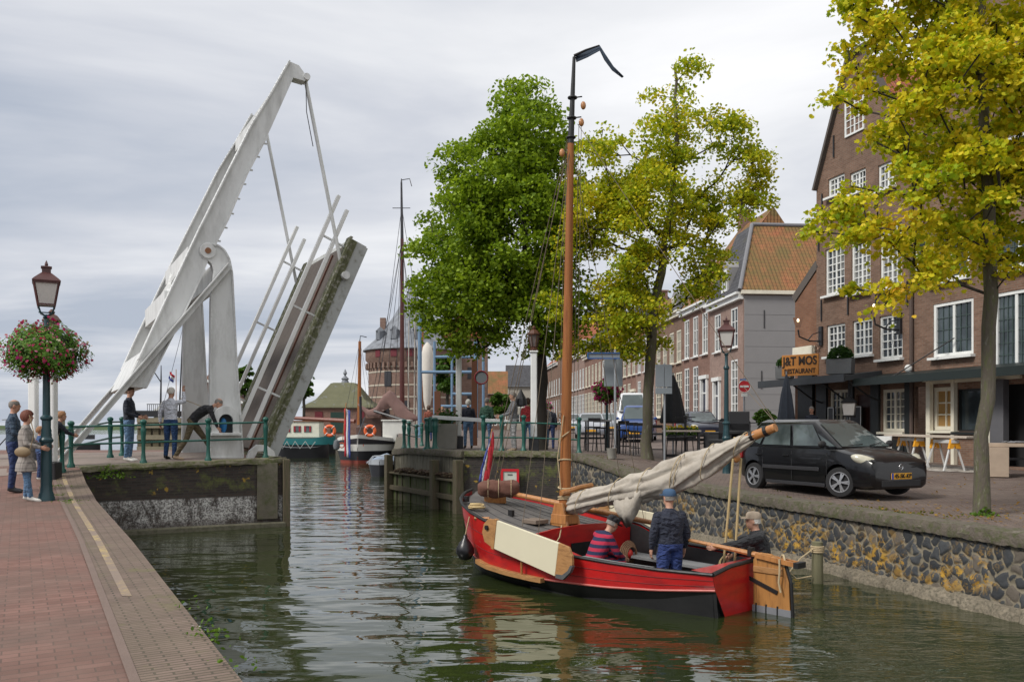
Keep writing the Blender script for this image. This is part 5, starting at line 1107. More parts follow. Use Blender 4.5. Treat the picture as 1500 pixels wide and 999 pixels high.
# green tree behind the nearest lantern post
Y1 = 27.5; b = W(792, 660, Y1); b.z = gr(b.x, b.y)
tree(b, 'bright green tree with dark trunk behind the nearest lantern post', [b, W(794, 560, Y1), W(788, 470, Y1), W(770, 380, Y1), W(765, 250, Y1), W(770, 160, Y1)],
     [E(770, 190, Y1, 60, 1.6, 68), E(722, 250, Y1, 78, 1.9, 75), E(675, 345, Y1, 70, 2.0, 62), E(755, 340, Y1, 90, 2.3, 120), E(690, 430, Y1, 88, 2.0, 62), E(800, 440, Y1, 58, 1.8, 80), E(655, 440, Y1, 48, 1.3, 50), E(690, 490, Y1, 60, 1.3, 30), E(808, 290, Y1, 42, 1.6, 85)], 640, 66000, 0.125, LG, 11, 0.185, 0.30, barkm=DARKBARK)
Y2 = 26.0; b = W(948, 676, Y2); b.z = gr(b.x, b.y)
tree(b, 'yellow-green tree with slender mossy trunk left of the blue van', [b, W(948, 600, Y2), W(957, 470, Y2), W(975, 350, Y2), W(992, 220, Y2), W(988, 95, Y2)],
     [E(990, 135, Y2, 38, 1.2, 58), E(1030, 195, Y2, 55, 1.6, 50), E(1065, 255, Y2, 55, 1.5, 42), E(925, 235, Y2, 62, 1.6, 65), E(868, 240, Y2, 42, 1.3, 60), E(985, 290, Y2, 90, 2.0, 65), E(880, 360, Y2, 80, 2.0, 85), E(1080, 310, Y2, 50, 1.2, 30), E(990, 390, Y2, 75, 1.8, 50), E(862, 460, Y2, 80, 1.8, 58), E(858, 330, Y2, 40, 1.4, 60), E(930, 470, Y2, 62, 1.6, 55)], 480, 47000, 0.105, LY, 23, 0.155, 0.25, gap=0.45, gs=0.75)
Y3 = 13.7; b = W(1436, 752, Y3); b.z = gr(b.x, b.y)
tree(b, 'golden autumn tree in front of the restaurant building, its crown leaving the frame', [b, W(1440, 640, Y3), W(1449, 480, Y3), W(1450, 340, Y3), W(1442, 200, Y3), W(1438, 60, Y3), W(1430, -120, Y3), W(1440, -260, Y3)],
     [E(1305, 35, Y3, 88, 1.2, 62), E(1305, 165, Y3, 58, 1.0, 46), E(1400, 150, Y3, 150, 1.8, 110), E(1270, 325, Y3, 80, 1.1, 42), E(1380, 290, Y3, 140, 1.7, 85), E(1310, 405, Y3, 62, 1.0, 42), E(1280, 455, Y3, 28, 0.7, 22), E(1375, 395, Y3, 45, 1.0, 30), E(1480, 330, Y3, 90, 1.7, 75), E(1530, 130, Y3, 150, 1.9, 190), E(1400, -60, Y3, 170, 1.9, 120), E(1420, -200, Y3, 150, 1.8, 120), E(1212, 292, Y3, 30, 0.7, 26), E(1238, 25, Y3, 34, 0.7, 26), E(1228, 140, Y3, 26, 0.6, 12), E(1222, 345, Y3, 50, 0.9, 24)], 760, 56000, 0.076, LGOLD, 37, 0.105, 0.15, 'maple', gap=0.44, gs=1.25)
# small background trees
FARG = leafmat('far_green_leaves', [(0.0, (0.03, 0.08, 0.012)), (1.0, (0.11, 0.20, 0.03))], cs=0.6)
def small_tree(px, py, Y, rx, rz, label, nl=2600, ls=0.35, m=FARG, zb=None):
    c = W(px, py, Y); b = V(c.x, c.y, zb if zb is not None else 1.5)
    tree(b, label, [b, V(c.x, c.y, c.z - rz / 1250 * Y * .6), V(c.x, c.y, c.z)], [E(px, py, Y, rx, rx / 1250 * Y, rz)], 26, nl, ls, m, int(px), 0.16, rx / 1250 * Y * 0.22, group='small trees in the background', barkm=DARKBARK)
small_tree(359, 556, 95, 12, 22, 'small far tree showing left of the lifted bridge deck')
small_tree(445, 562, 95, 13, 21, 'small far tree right of the lifted bridge deck')
small_tree(655, 545, 85, 20, 28, 'small pale green tree behind the blue bridge frame', 3500)
small_tree(735, 590, 105, 14, 16, 'small green tree behind the man in grey', 2500)
small_tree(1120, 612, 34, 14, 12, 'small shrub at the foot of the grey-clad wall', 1800, 0.12)
# ================================================================ people
SKIN = M('skin', (0.46, 0.25, 0.17), 0.55, var=0.10, scale=9)
def cloth(name, col, var=0.18, rough=0.85, sc=7):
    if 'cloth_' + name in MATS: return MATS['cloth_' + name]
    m = M('cloth_' + name, col, rough, var=var, scale=sc); nt = m.node_tree; n = NT(nt); b = nt.nodes['Principled BSDF']; b.inputs['Sheen Weight'].default_value = 0.05
    h = n.noise(n.coord('Object', (1, 1, 1.8)), 5.5, 2, 0.5, 1.6); nt.links.new(n.bump(h, 0.9, 0.09, n.bump(n.noise(n.coord('Object'), 60, 2), 0.4, 0.01)), b.inputs['Normal']); return m
JEANS = cloth('blue_denim', (0.085, 0.16, 0.27)); NAVY = cloth('navy', (0.014, 0.018, 0.032)); DKJEANS = cloth('dark_denim', (0.018, 0.035, 0.11))
WSHIRT = cloth('white_knit', (0.60, 0.62, 0.68), 0.08); OLIVE = cloth('olive_drill', (0.105, 0.08, 0.042)); BLK = cloth('black', (0.012, 0.012, 0.015))
GREYC = cloth('grey', (0.17, 0.17, 0.18)); LGREY = cloth('light_grey', (0.33, 0.33, 0.33)); GREENC = cloth('green', (0.03, 0.085, 0.055)); REDC = cloth('red', (0.36, 0.03, 0.035)); DENIMJ = cloth('denim_jacket', (0.035, 0.062, 0.10))
SHOEW = M('shoe_white', (0.62, 0.61, 0.57), 0.6); SHOEB = M('shoe_black', (0.015, 0.015, 0.017), 0.5); SHOET = M('shoe_tan', (0.34, 0.25, 0.17), 0.7)
HG = M('hair_grey', (0.20, 0.18, 0.16), 0.8, var=0.3, scale=30, bump=0.8); HW = M('hair_white', (0.58, 0.55, 0.50), 0.8, var=0.2, scale=30, bump=0.8); HB = M('hair_brown', (0.07, 0.04, 0.025), 0.7, var=0.4, scale=30, bump=0.8); HR = M('hair_auburn', (0.15, 0.045, 0.025), 0.7, var=0.4, scale=30, bump=0.8); HBL = M('hair_ginger', (0.30, 0.15, 0.07), 0.7, var=0.3, scale=30, bump=0.8)
def stripes(name, a, b, per, axis=2, duty=0.5):
    m, nt, bb = newmat(name); n = NT(nt); s = n.node('ShaderNodeSeparateXYZ'); nt.links.new(n.coord('Object'), s.inputs[0])
    f = n.math('FRACT', n.math('DIVIDE', s.outputs[axis], per)); c = n.mix(n.step(f, duty - .02, duty + .02), a, b); nt.links.new(c, bb.inputs['Base Color']); bb.inputs['Roughness'].default_value = 0.9; return m
STRIPE = stripes('red_navy_striped_jersey', (0.36, 0.018, 0.05), (0.014, 0.02, 0.06), 0.105)
def plaid():
    m, nt, bb = newmat('grey_plaid_wool'); n = NT(nt); s = n.node('ShaderNodeSeparateXYZ'); nt.links.new(n.coord('Object'), s.inputs[0])
    c = None
    fx_ = n.math('FRACT', n.math('DIVIDE', n.math('ADD', s.outputs[0], s.outputs[1]), 0.055)); fz_ = n.math('FRACT', n.math('DIVIDE', s.outputs[2], 0.11))
    g = n.math('MULTIPLY', n.math('ADD', n.step(fx_, 0.55, 0.6), n.step(fz_, 0.7, 0.74)), 0.5); c = n.mix(g, (0.34, 0.31, 0.28), (0.17, 0.155, 0.145)); nt.links.new(c, bb.inputs['Base Color']); bb.inputs['Roughness'].default_value = 0.95; return m
PLAID = plaid()
def person(label, loc, rz, h=1.75, J=None, shirt=NAVY, legs=JEANS, shoes=SHOEB, hair=HB, hairstyle='short', hat=None, coat=False, shorts=False, build=1.0, vox=0.016, group=None, skinhand=True, hatmat=None, headyaw=0.0, headpitch=0.0, heads=1.0):
    """one continuous figure; local frame: +y is where the person faces, +x their right hand side"""
    s = h / 1.75
    j = dict(pel=(0, 0, 0.95), wai=(0, 0.0, 1.08), che=(0, 0.0, 1.30), nek=(0, 0.0, 1.48), hed=(0, 0.03, 1.63),
             shR=(0.172, 0, 1.385), elR=(0.235, -0.02, 1.12), wrR=(0.23, 0.06, 0.88), shL=(-0.172, 0, 1.385), elL=(-0.235, -0.02, 1.13), wrL=(-0.23, 0.06, 0.88),
             hiR=(0.095, 0, 0.92), knR=(0.11, 0.01, 0.50), anR=(0.12, -0.03, 0.085), hiL=(-0.095, 0, 0.92), knL=(-0.11, 0.01, 0.50), anL=(-0.12, -0.03, 0.085), toR=None, toL=None)
    if J: j.update(J)
    j = {k: (Vector(v) if v is not None else None) for k, v in j.items()}
    B = build; t = thing('person', label, 'person', loc, rz, group, world=False); t.scale = (s,) * 3
    mb = MB(); segs = []
    sx = (j['shR'] - j['shL']).normalized(); hx = (j['hiR'] - j['hiL']).normalized()
    def ring(c, ax, fw, a, b, n=16): return [c + ax * (a * math.cos(2 * math.pi * i / n)) + fw * (b * math.sin(2 * math.pi * i / n) * (1 if math.sin(2 * math.pi * i / n) > 0 else 1)) for i in range(n)]
    def fwd(ax, up): f = up.cross(ax); return f.normalized()
    up1 = (j['che'] - j['pel']).normalized(); up2 = (j['nek'] - j['che']).normalized()
    ck = 1.06 if coat else 1.0
    bot = j['pel'] - up1 * (0.08)
    R_ = []
    if coat:
        hem = V(j['pel'].x, j['pel'].y, 0.58); R_.append(ring(hem, hx, V(0, 1, 0), 0.235 * B, 0.19 * B)); R_.append(ring(hem.lerp(bot, .5), hx, V(0, 1, 0), 0.22 * B, 0.175 * B))
    R_ += [ring(bot, hx, fwd(hx, up1), 0.155 * B * ck, 0.115 * B * ck), ring(j['pel'], hx, fwd(hx, up1), 0.178 * B * ck, 0.125 * B * ck), ring(j['wai'], (hx + sx).normalized(), fwd((hx + sx).normalized(), up1), 0.160 * B * ck, 0.118 * B * ck),
           ring(j['che'] - up2 * 0.05, sx, fwd(sx, up1), 0.182 * B * ck, 0.132 * B * ck), ring(j['che'] + up2 * 0.06, sx, fwd(sx, up2), 0.185 * B, 0.122 * B), ring((j['shR'] + j['shL']) / 2 + up2 * 0.02, sx, fwd(sx, up2), 0.178 * B, 0.092 * B), ring((j['shR'] + j['shL']) / 2 + up2 * 0.055, sx, fwd(sx, up2), 0.125 * B, 0.080 * B), ring(j['nek'] + up2 * 0.005, sx, fwd(sx, up2), 0.072, 0.066)]
    mb.rings(R_)
    def limb(a, b, c, ra, rb, rc, rm=None):
        mb.tube([a, a.lerp(b, .35), b, b.lerp(c, .35), c], [ra, ra * .97, rb, rm or rb * .98, rc], 12); mb.ell(a, ra * 1.02, 12, 8); mb.ell(b, rb * 1.01, 10, 8)
    for q in 'RL':
        limb(j['sh' + q], j['el' + q], j['wr' + q], 0.064 * B * ck, 0.050 * B * ck, 0.036 * ck, 0.048 * B * ck)
        limb(j['hi' + q], j['kn' + q], j['an' + q], 0.092 * B, 0.066 * B, 0.052, 0.064 * B)
        f = (j['an' + q] - j['kn' + q]).normalized(); to = j['to' + q]
        fd = (Vector(to) - j['an' + q]) if to is not None else V(0.02 if q == 'R' else -0.02, 0.2, -0.055); a_ = j['an' + q]
        d = fd.normalized(); d0 = -d * 0.055
        mb.tube([a_ + d0 + V(0, 0, -.03), a_ + V(0, 0, -.035), a_ + d * .08 + V(0, 0, -.03), a_ + d * .15 + V(0, 0, -.03), a_ + d * 0.205 + V(0, 0, -.028)], [0.034, 0.045, 0.044, 0.045, 0.026], 10, sq=0.9)
    hd = j['hed']; nk = j['nek']; hm = Matrix.Rotation(headyaw, 3, 'Z') @ Matrix.Rotation(headpitch, 3, 'X')
    mb.tube([nk - up2 * .04, nk + (hd - nk) * .4, hd + hm @ V(0, -.02, -.03)], [0.060, 0.055, 0.055], 10)
    Hs = heads
    def hp(x, y, z): return hd + hm @ (V(x, y, z) * Hs)
    mb.ell(hp(0, -0.008, 0.03), (0.076 * Hs, 0.096 * Hs, 0.098 * Hs), 16, 12, hm); mb.ell(hp(0, 0.022, -0.035), (0.058 * Hs, 0.068 * Hs, 0.082 * Hs), 14, 10, hm)
    mb.tube([hp(0, 0.083, 0.03), hp(0, 0.104, -0.004), hp(0, 0.085, -0.016)], [0.009, 0.014, 0.012], 6)
    for e in (-1, 1): mb.ell(hp(e * 0.078, -0.005, 0.0), (0.010, 0.020, 0.032), 8, 6, hm)
    tmp = mb.build('tmp', SKIN, None); md = tmp.modifiers.new('r', 'REMESH'); md.mode = 'VOXEL'; md.voxel_size = vox / s; sm = tmp.modifiers.new('s', 'SMOOTH'); sm.factor = 0.5; sm.iterations = 3
    me = evalmesh(tmp); COL.objects.unlink(tmp); bpy.data.objects.remove(tmp)
    bm = bmesh.new(); bm.from_mesh(me)
    # hands: palm, four fingers and a thumb
    mh = MB()
    for q in 'RL':
        el, wr = j['el' + q], j['wr' + q]; d = (wr - el).normalized(); side = 1 if q == 'R' else -1
        ref = V(0, 1, 0) if abs(d.y) < 0.75 else V(0, 0, 1); w_ = (ref - d * ref.dot(d)).normalized(); n_ = d.cross(w_)        # w_ across the palm towards the thumb
        c = wr + d * 0.01; mh.rings([[c + d * t_ + w_ * (a_ * math.cos(x)) + n_ * (b_ * math.sin(x)) for x in [2 * math.pi * i / 10 for i in range(10)]] for t_, a_, b_ in ((-0.03, .027, .022), (0.02, .034, .018), (0.06, .041, .015), (0.09, .038, .012))])
        for fi, (o_, L_) in enumerate(((0.030, .068), (0.010, .078), (-0.010, .073), (-0.029, .056))):
            p0 = c + d * 0.08 + w_ * o_; crl = n_ * (-side if True else 1)
            mh.tube([p0, p0 + d * L_ * .45 + crl * .006, p0 + d * L_ * .8 + crl * .022, p0 + d * L_ * .95 + crl * .040], [.0095, .009, .008, .006], 6)
        mh.tube([c + d * 0.015 + w_ * .026, c + d * .045 + w_ * .052, c + d * .08 + w_ * .058 + n_ * (-side) * .012], [.013, .011, .008], 6)
    b0 = len(bm.verts); vs = [bm.verts.new(v) for v in mh.v]; bm.verts.ensure_lookup_table()
    hf = set()
    for f in mh.f:
        try: nf = bm.faces.new([vs[i] for i in f]); hf.add(nf)
        except ValueError: pass
    S = []
    def sg(a, b, m): S.append((a, b, m))
    for q in 'RL':
        sg(j['sh' + q], j['wr' + q] - (j['wr' + q] - j['el' + q]) * 0.05, 0)
        if shorts: sg(j['hi' + q], j['kn' + q], 1); sg(j['kn' + q].lerp(j['an' + q], .12), j['an' + q], 2)
        else: sg(j['hi' + q], j['an' + q] + V(0, 0, 0.03), 1)
        sg(j['an' + q] + V(0, .16, -.05), j['an' + q] + V(0, -.03, -.035), 3)
    sg(j['pel'] + up1 * (0.05 if not coat else -0.2), j['nek'] - up2 * 0.03, 0); sg(j['pel'] - up1 * 0.08, j['pel'] - up1 * 0.02, 1 if not coat else 0)
    sg(nk + (hd - nk) * .25, hd + V(0, 0, .1), 2)
    me2 = bpy.data.meshes.new('person_body'); bm.faces.ensure_lookup_table(); cen = np.array([tuple(f.calc_center_median()) for f in bm.faces]); best = np.full(len(cen), 9.0); mi = np.zeros(len(cen), int)
    for a, b, m_ in S:
        a = np.array(a); b = np.array(b); ab = b - a; tt = np.clip(((cen - a) @ ab) / max(1e-9, ab @ ab), 0, 1); dd = np.linalg.norm(cen - (a + tt[:, None] * ab), axis=1)
        rr = 0.13 if m_ in (0,) and np.linalg.norm(a - np.array(j['nek'])) > .3 and abs(a[0]) < .05 else (0.05)
        dd = dd - (0.10 if (abs(a[0] - j['pel'].x) < .01 and m_ in (0, 1)) else 0.0); k = dd < best; best[k] = dd[k]; mi[k] = m_
    un = np.array(up2); nb = np.array(nk + up2 * 0.015); hh_ = ((cen - nb) @ un > 0) & (np.linalg.norm(cen - np.array(hd), axis=1) < 0.24); mi[hh_ & (mi == 0)] = 2
    if coat: k = (cen[:, 2] > 0.58) & (mi == 1); mi[k] = 0
    for f, m_ in zip(bm.faces, mi): f.material_index = 2 if f in hf else int(m_); f.smooth = True
    bmesh.ops.recalc_face_normals(bm, faces=list(bm.faces)); bm.to_mesh(me2); bm.free()
    for m_ in (shirt, legs, SKIN, shoes): me2.materials.append(m_)
    body = bpy.data.objects.new('body', me2); COL.objects.link(body); body.parent = t; OFF[body.name] = V(0, 0, 0)
    # eyes, brows and mouth
    mf = MB()
    for e in (-1, 1): mf.ell(hp(e * 0.031, 0.078, 0.018), (0.013, 0.009, 0.007), 8, 6, hm)
    mf.tube([hp(-0.022, 0.083, -0.052), hp(0, 0.089, -0.050), hp(0.022, 0.083, -0.052)], 0.004, 5)
    mf.build('face_features', M('eye_mouth_tone', (0.12, 0.045, 0.035), 0.5), body, local=True)
    if hair is not None and hat is None or hairstyle in ('bob', 'long', 'fringe'):
        mh = MB(); k = {'short': 1.0, 'bald': 0.9, 'bob': 1.18, 'long': 1.15, 'fringe': 1.0}[hairstyle]
        rnd = random.Random(int(h * 1000)); rg = []
        NU, NV = 22, 12
        for i in range(NV + 1):
            ring = []
            for jj in range(NU):
                az = 2 * math.pi * jj / NU; front = math.sin(az)        # +1 = face side
                lowest = {'short': lerp(-0.75, 0.35, (front + 1) / 2 if front > -0.2 else 0.2), 'bob': lerp(-1.0, 0.42, max(0, front) ** .7), 'long': lerp(-1.4, 0.42, max(0, front) ** .7), 'bald': lerp(-0.75, 0.1, (front + 1) / 2), 'fringe': lerp(-0.8, 0.3, max(0, front))}[hairstyle]
                hiest = math.pi / 2 * 0.98 if hairstyle not in ('bald',) else 0.75
                el = lerp(lowest, hiest, i / NV); r = 1.04 * k + 0.035 * rnd.random() + (0.03 if i > 0 else 0)
                ring.append(hp(0.080 * r * math.cos(el) * math.cos(az), -0.010 + 0.100 * r * math.cos(el) * math.sin(az), 0.03 + 0.103 * r * math.sin(el)))
            rg.append(ring)
        mh.rings(rg, cap0=False); mh.build('hair', hair, body, smooth=True, local=True, ang=180)
    if hat == 'cap':
        mh = MB(); mh.rings([[hp(0.088 * c_ * math.cos(a), -0.012 + 0.108 * c_ * math.sin(a), z) for a in [2 * math.pi * i / 20 for i in range(20)]] for c_, z in ((1.0, 0.045), (1.04, 0.07), (0.98, 0.115), (0.72, 0.145), (0.1, 0.155))])
        mh.prism([hp(x, y, 0.048) for x, y in ((-0.07, 0.07), (-0.06, 0.14), (-0.02, 0.168), (0.02, 0.168), (0.06, 0.14), (0.07, 0.07))], hm @ V(0, 0, 0.010)); mh.build('cap', hatmat, body, smooth=True, local=True, ang=50)
        mh = MB(); mh.rings([[hp(0.081 * math.cos(a), -0.012 + 0.100 * math.sin(a), z) for a in [2 * math.pi * i / 16 for i in range(16)] if True] for z in (-0.01, 0.05)], cap0=False, cap1=False)
        mh.v = [p for p in mh.v]; mh2 = MB(); mh2.rings([[hp(0.083 * math.cos(a), -0.012 + 0.102 * math.sin(a), z) for a in [R(175) + R(190) * i / 12 for i in range(13)]] for z in (-0.02, 0.05)], closed=False); mh2.build('hair', hair or HG, body, smooth=True, local=True, ang=180)
    return t, body
BACK = 0.0
def face_to(dx, dy): return math.atan2(-dx, dy)     # heading vector -> rotz with +y forward
def at(px, Y, g): x = (px - 750) / 1250 * Y; return (x, Y, g(x, Y) + 0.005)
# left quay
person('woman with short auburn hair in grey plaid coat and turned-up jeans, left quay', at(38, 15.85, gl), face_to(0.95, 0.30), 1.66, dict(wrR=(0.20, 0.30, 1.05), elR=(0.24, 0.06, 1.12), wrL=(-0.12, 0.34, 1.08), elL=(-0.23, 0.08, 1.12), knR=(0.10, 0.03, .50), anR=(0.10, 0.10, .085), anL=(-.1, -.02, .085)), PLAID, JEANS, SHOEW, HR, 'bob', coat=True)
bg1 = thing('shoulder_bag', 'tan oval shoulder bag on the hip of the grey-coated woman', 'bag', tuple(W(33, 666, 15.5)))
mb = MB(); mb.ell(W(33, 662, 15.55), (0.15, 0.05, 0.095), 14, 10); mb.build('pouch', M('tan_leather', (0.23, 0.165, 0.09), 0.6), bg1, smooth=True)
mb = MB(); mb.tube([W(44, 658, 15.55), W(50, 635, 15.6), W(43, 608, 15.75)], 0.008, 5); mb.build('strap', M('tan_leather', (0.23, 0.165, 0.09), 0.6), bg1)
person('grey-haired balding man in dark denim jacket behind the grey-coated woman', at(19, 16.9, gl), face_to(0.9, 0.45), 1.82, dict(wrR=(0.16, 0.28, 1.0), elR=(.25, .03, 1.12)), DENIMJ, DKJEANS, SHOEB, HG, 'bald')
person('small ginger-haired child in orange collar and blue top behind the street lamp', at(58, 18.3, gl), face_to(0.7, 0.5), 1.12, None, cloth('orange_blue', (0.04, 0.09, 0.22)), DKJEANS, SHOEW, HBL, 'short', heads=1.28)
person('ginger-haired person in navy jacket half hidden behind the lamp at the railing', at(79, 18.9, gl), face_to(0.8, 0.6), 1.42, dict(pel=(0, -.12, .92), che=(0, .05, 1.24), nek=(0, .14, 1.40), hed=(0, .2, 1.55), shR=(.185, .1, 1.34), shL=(-.185, .1, 1.34), elR=(.2, .3, 1.12), wrR=(.1, .48, 1.05), elL=(-.2, .3, 1.12), wrL=(-.1, .48, 1.05)), NAVY, LGREY, SHOEW, HBL, 'short', heads=1.12)
# the bridge men
person('man in navy polo and light jeans standing side-on at the abutment railing', at(189, 21.1, gl), face_to(0.95, 0.1), 1.83, dict(elR=(.22, .02, 1.13), wrR=(.10, .24, 1.04), elL=(-.22, .05, 1.13), wrL=(-.14, .28, 1.05)), NAVY, JEANS, SHOEW, HB, 'short', headyaw=R(-10))
person('man in white sweater and blue trousers reaching up to the bridge', at(250, 21.6, gl), face_to(0.25, 0.95), 1.80, dict(elR=(.30, .12, 1.42), wrR=(.22, .20, 1.66), elL=(-.27, -.05, 1.15), wrL=(-.30, .0, .90)), WSHIRT, cloth('royal_blue', (0.012, 0.045, 0.13)), SHOEB, HW, 'short')
person('man in black sweatshirt and olive trousers bending towards the tower niche', at(293, 21.6, gl), face_to(0.93, 0.25), 1.80, dict(pel=(0, -.18, .93), wai=(0, -.10, 1.05), che=(0, .10, 1.20), nek=(0, .29, 1.30), hed=(0, .43, 1.37), shR=(.18, .24, 1.24), shL=(-.18, .24, 1.24), elR=(.2, .34, .98), wrR=(.16, .42, .78), elL=(-.2, .38, 1.0), wrL=(-.12, .52, .82), hiR=(.09, -.18, .90), hiL=(-.09, -.18, .90), knR=(.12, -.30, .50), anR=(.12, -.55, .085), knL=(-.12, .10, .50), anL=(-.12, .34, .085)), BLK, OLIVE, SHOET, HG, 'bald', headpitch=R(-25))
# right landing and street
person('white-haired woman in dark jacket and jeans standing behind the white boom', at(686, 29.5, gr), face_to(-0.2, 0.97), 1.66, None, NAVY, JEANS, SHOEB, HW, 'bob', vox=.02)
person('man in dark green jacket seen from behind right of the white-haired woman', at(713, 30.5, gr), face_to(0.3, 0.95), 1.76, None, GREENC, JEANS, SHOEB, HG, 'short', vox=.02)
person('grey-clothed man leaning his forearm on the green railing near the lantern post', at(752, 25.9, gr), face_to(-0.9, -0.2), 1.78, dict(elR=(.22, .14, 1.12), wrR=(.18, .38, 1.04), elL=(-.22, .16, 1.12), wrL=(-.12, .40, 1.03)), GREYC, LGREY, SHOET, HG, 'short', vox=.018)
um = thing('umbrella', 'folded black umbrella held up behind the grey-clothed man', 'umbrella', tuple(W(762, 590, 26.3))); mb = MB(); mb.lathe(W(763, 584, 26.2), [(0.02, -.25), (0.2, -.2), (0.17, 0.0), (0.06, .2), (0.01, .3)], 10); mb.build('canopy', BLACKP, um); mb = MB(); mb.cyl(W(762, 610, 26.2), W(763, 574, 26.2), 0.012, 6); mb.build('shaft', STEEL, um)
person('woman in red top standing right of the nearest lantern post', at(773, 27.6, gr), face_to(0.2, 0.9), 1.64, None, REDC, JEANS, SHOEB, HB, 'bob', vox=.024)
person('passer-by in pale jacket and jeans below the magenta flower ball', at(797, 31, gr), face_to(-0.3, -0.9), 1.70, None, LGREY, JEANS, SHOEW, HB, 'short', vox=.024)
person('passer-by in dark clothes with rucksack near the far red flower ball', at(806, 33, gr), face_to(0.2, 0.95), 1.75, None, NAVY, DKJEANS, SHOEB, HB, 'short', vox=.024)
person('person in dark clothes seated among the far terrace tables behind the barge mast', at(648, 42, gr), face_to(0.4, -0.9), 1.75, None, BLK, GREYC, SHOEB, HBL, 'short', vox=.028)
person('person in red-brown coat far off beside the blue frame', at(628, 44, gr), face_to(-0.3, 0.9), 1.8, None, cloth('rust', (0.22, 0.06, 0.035)), DKJEANS, SHOEB, HB, 'bob', vox=.028)
person('grey-haired guest in dark top sitting under the canopy left of the menu boards', at(1189, 29.2, gr), face_to(-0.6, -0.8), 1.72, dict(), NAVY, BLK, SHOEB, HG, 'short', vox=.022)
# ================================================================ the red sailboat
SD = V(-0.67, 0.742, 0).normalized(); SR = V(SD.y, -SD.x, 0); S0 = V(3.28, 11.7, 0)      # forward, starboard-ish (away from camera), stern point
def SB(t, l, z): return S0 + SD * t + SR * l + V(0, 0, z)
HULLRED = M('red_hull_paint', (0.44, 0.010, 0.010), 0.34, var=0.16, scale=1.5, coat=0.25, col2=(0.28, 0.010, 0.012), stretch=(1, 1, 2.5), col3=(0.42, 0.10, 0.08), mask3=(0.68, 0.74), scale3=3.5, bump=0.08, bscale=5)
HULLBLK = M('tarred_black', (0.010, 0.010, 0.011), 0.5, var=0.4, scale=4); DECKG = M('grey_deck_paint', (0.095, 0.088, 0.084), 0.75, var=0.2, scale=3, col2=(0.13, 0.12, 0.11), bump=0.15)
VARN = M('varnished_pine', (0.40, 0.175, 0.055), 0.4, var=0.35, scale=3, stretch=(5, 5, 0.6), coat=0.3, col2=(0.25, 0.095, 0.03), mask=(0.5, 0.7)); OAK = M('oak_board', (0.36, 0.185, 0.070), 0.5, var=0.4, scale=3.5, stretch=(1, 1, 5), col2=(0.20, 0.095, 0.035), mask=(0.5, 0.7))
MASTM = M('mast_pine', (0.29, 0.110, 0.034), 0.55, var=0.4, scale=2.0, stretch=(4, 4, 0.35), spec=0.25, col2=(0.17, 0.055, 0.02), mask=(0.5, 0.7), col3=(0.07, 0.025, 0.012), mask3=(0.66, 0.7), scale3=5)
CREAMB = M('cream_board_paint', (0.62, 0.57, 0.42), 0.45, var=0.05, scale=2); ROPE = M('hemp_rope', (0.42, 0.33, 0.20), 0.9, var=0.25, scale=40); ROPEY = M('manila_rope', (0.50, 0.38, 0.19), 0.9, var=0.2, scale=40)
SAILC = M('canvas_sail', (0.41, 0.37, 0.315), 0.9, var=0.2, scale=2.5, bump=0.7, bscale=11, col2=(0.28, 0.24, 0.19), mask=(0.5, 0.75))
boat = thing('sailboat', 'red flat-ended wooden sailboat with cream leeboards heading down the canal', 'sailboat', tuple(S0))
TS_ = [0, 0.8, 1.6, 2.2, 2.6, 3.0, 3.6, 4.2, 4.7, 5.1, 5.45, 5.72, 5.88]
WG = [0.90, 1.06, 1.18, 1.23, 1.26, 1.27, 1.26, 1.22, 1.12, 0.97, 0.74, 0.44, 0.12]
ZG = [0.57, 0.56, 0.58, 0.60, 0.70, 0.84, 0.88, 0.96, 1.05, 1.14, 1.22, 1.29, 1.33]
WC = [0.84, 1.03, 1.17, 1.23, 1.26, 1.27, 1.24, 1.15, 1.00, 0.80, 0.56, 0.30, 0.06]
ZC = [0.36, 0.28, 0.23, 0.21, 0.20, 0.20, 0.21, 0.23, 0.28, 0.36, 0.47, 0.58, 0.66]
WB = [0.62, 0.86, 1.02, 1.10, 1.12, 1.12, 1.08, 0.98, 0.82, 0.62, 0.40, 0.2, 0.03]
def hv(t, arr): return interp(t, TS_, arr)
NT_ = [5.88 * (1 - (1 - i / 46) ** 1.0) for i in range(47)]
for side, nm in ((-1, 'near'), (1, 'far')):
    pass
mb = MB(); mbk = MB()
def hrow(t, s_): return [SB(t, s_ * (hv(t, WG) - 0.0), hv(t, ZG)), SB(t, s_ * lerp(hv(t, WG), hv(t, WC), .5) * 1.012, lerp(hv(t, ZG), hv(t, ZC), .5)), SB(t, s_ * hv(t, WC), hv(t, ZC))]
def krow(t, s_): return [SB(t, s_ * (hv(t, WC) - .002), hv(t, ZC)), SB(t, s_ * hv(t, WB), -0.02), SB(t, s_ * hv(t, WB) * .5, -0.35)]
for s_ in (-1, 1):
    mb.rings([hrow(t, s_) for t in NT_], closed=False); mbk.rings([krow(t, s_) for t in NT_], closed=False)
mb.face(*[SB(0, l, z) for l, z in ((-0.90, .57), (-0.84, .36), (-0.64, .02), (-0.60, -.1), (0.60, -.1), (0.64, .02), (0.84, .36), (0.90, .57), (0.5, .64), (0, .66), (-.5, .64))])
hull = mb.build('hull', HULLRED, boat, smooth=True, ang=40)
mbk.build('hull_bottom', HULLBLK, boat, smooth=True, ang=40)
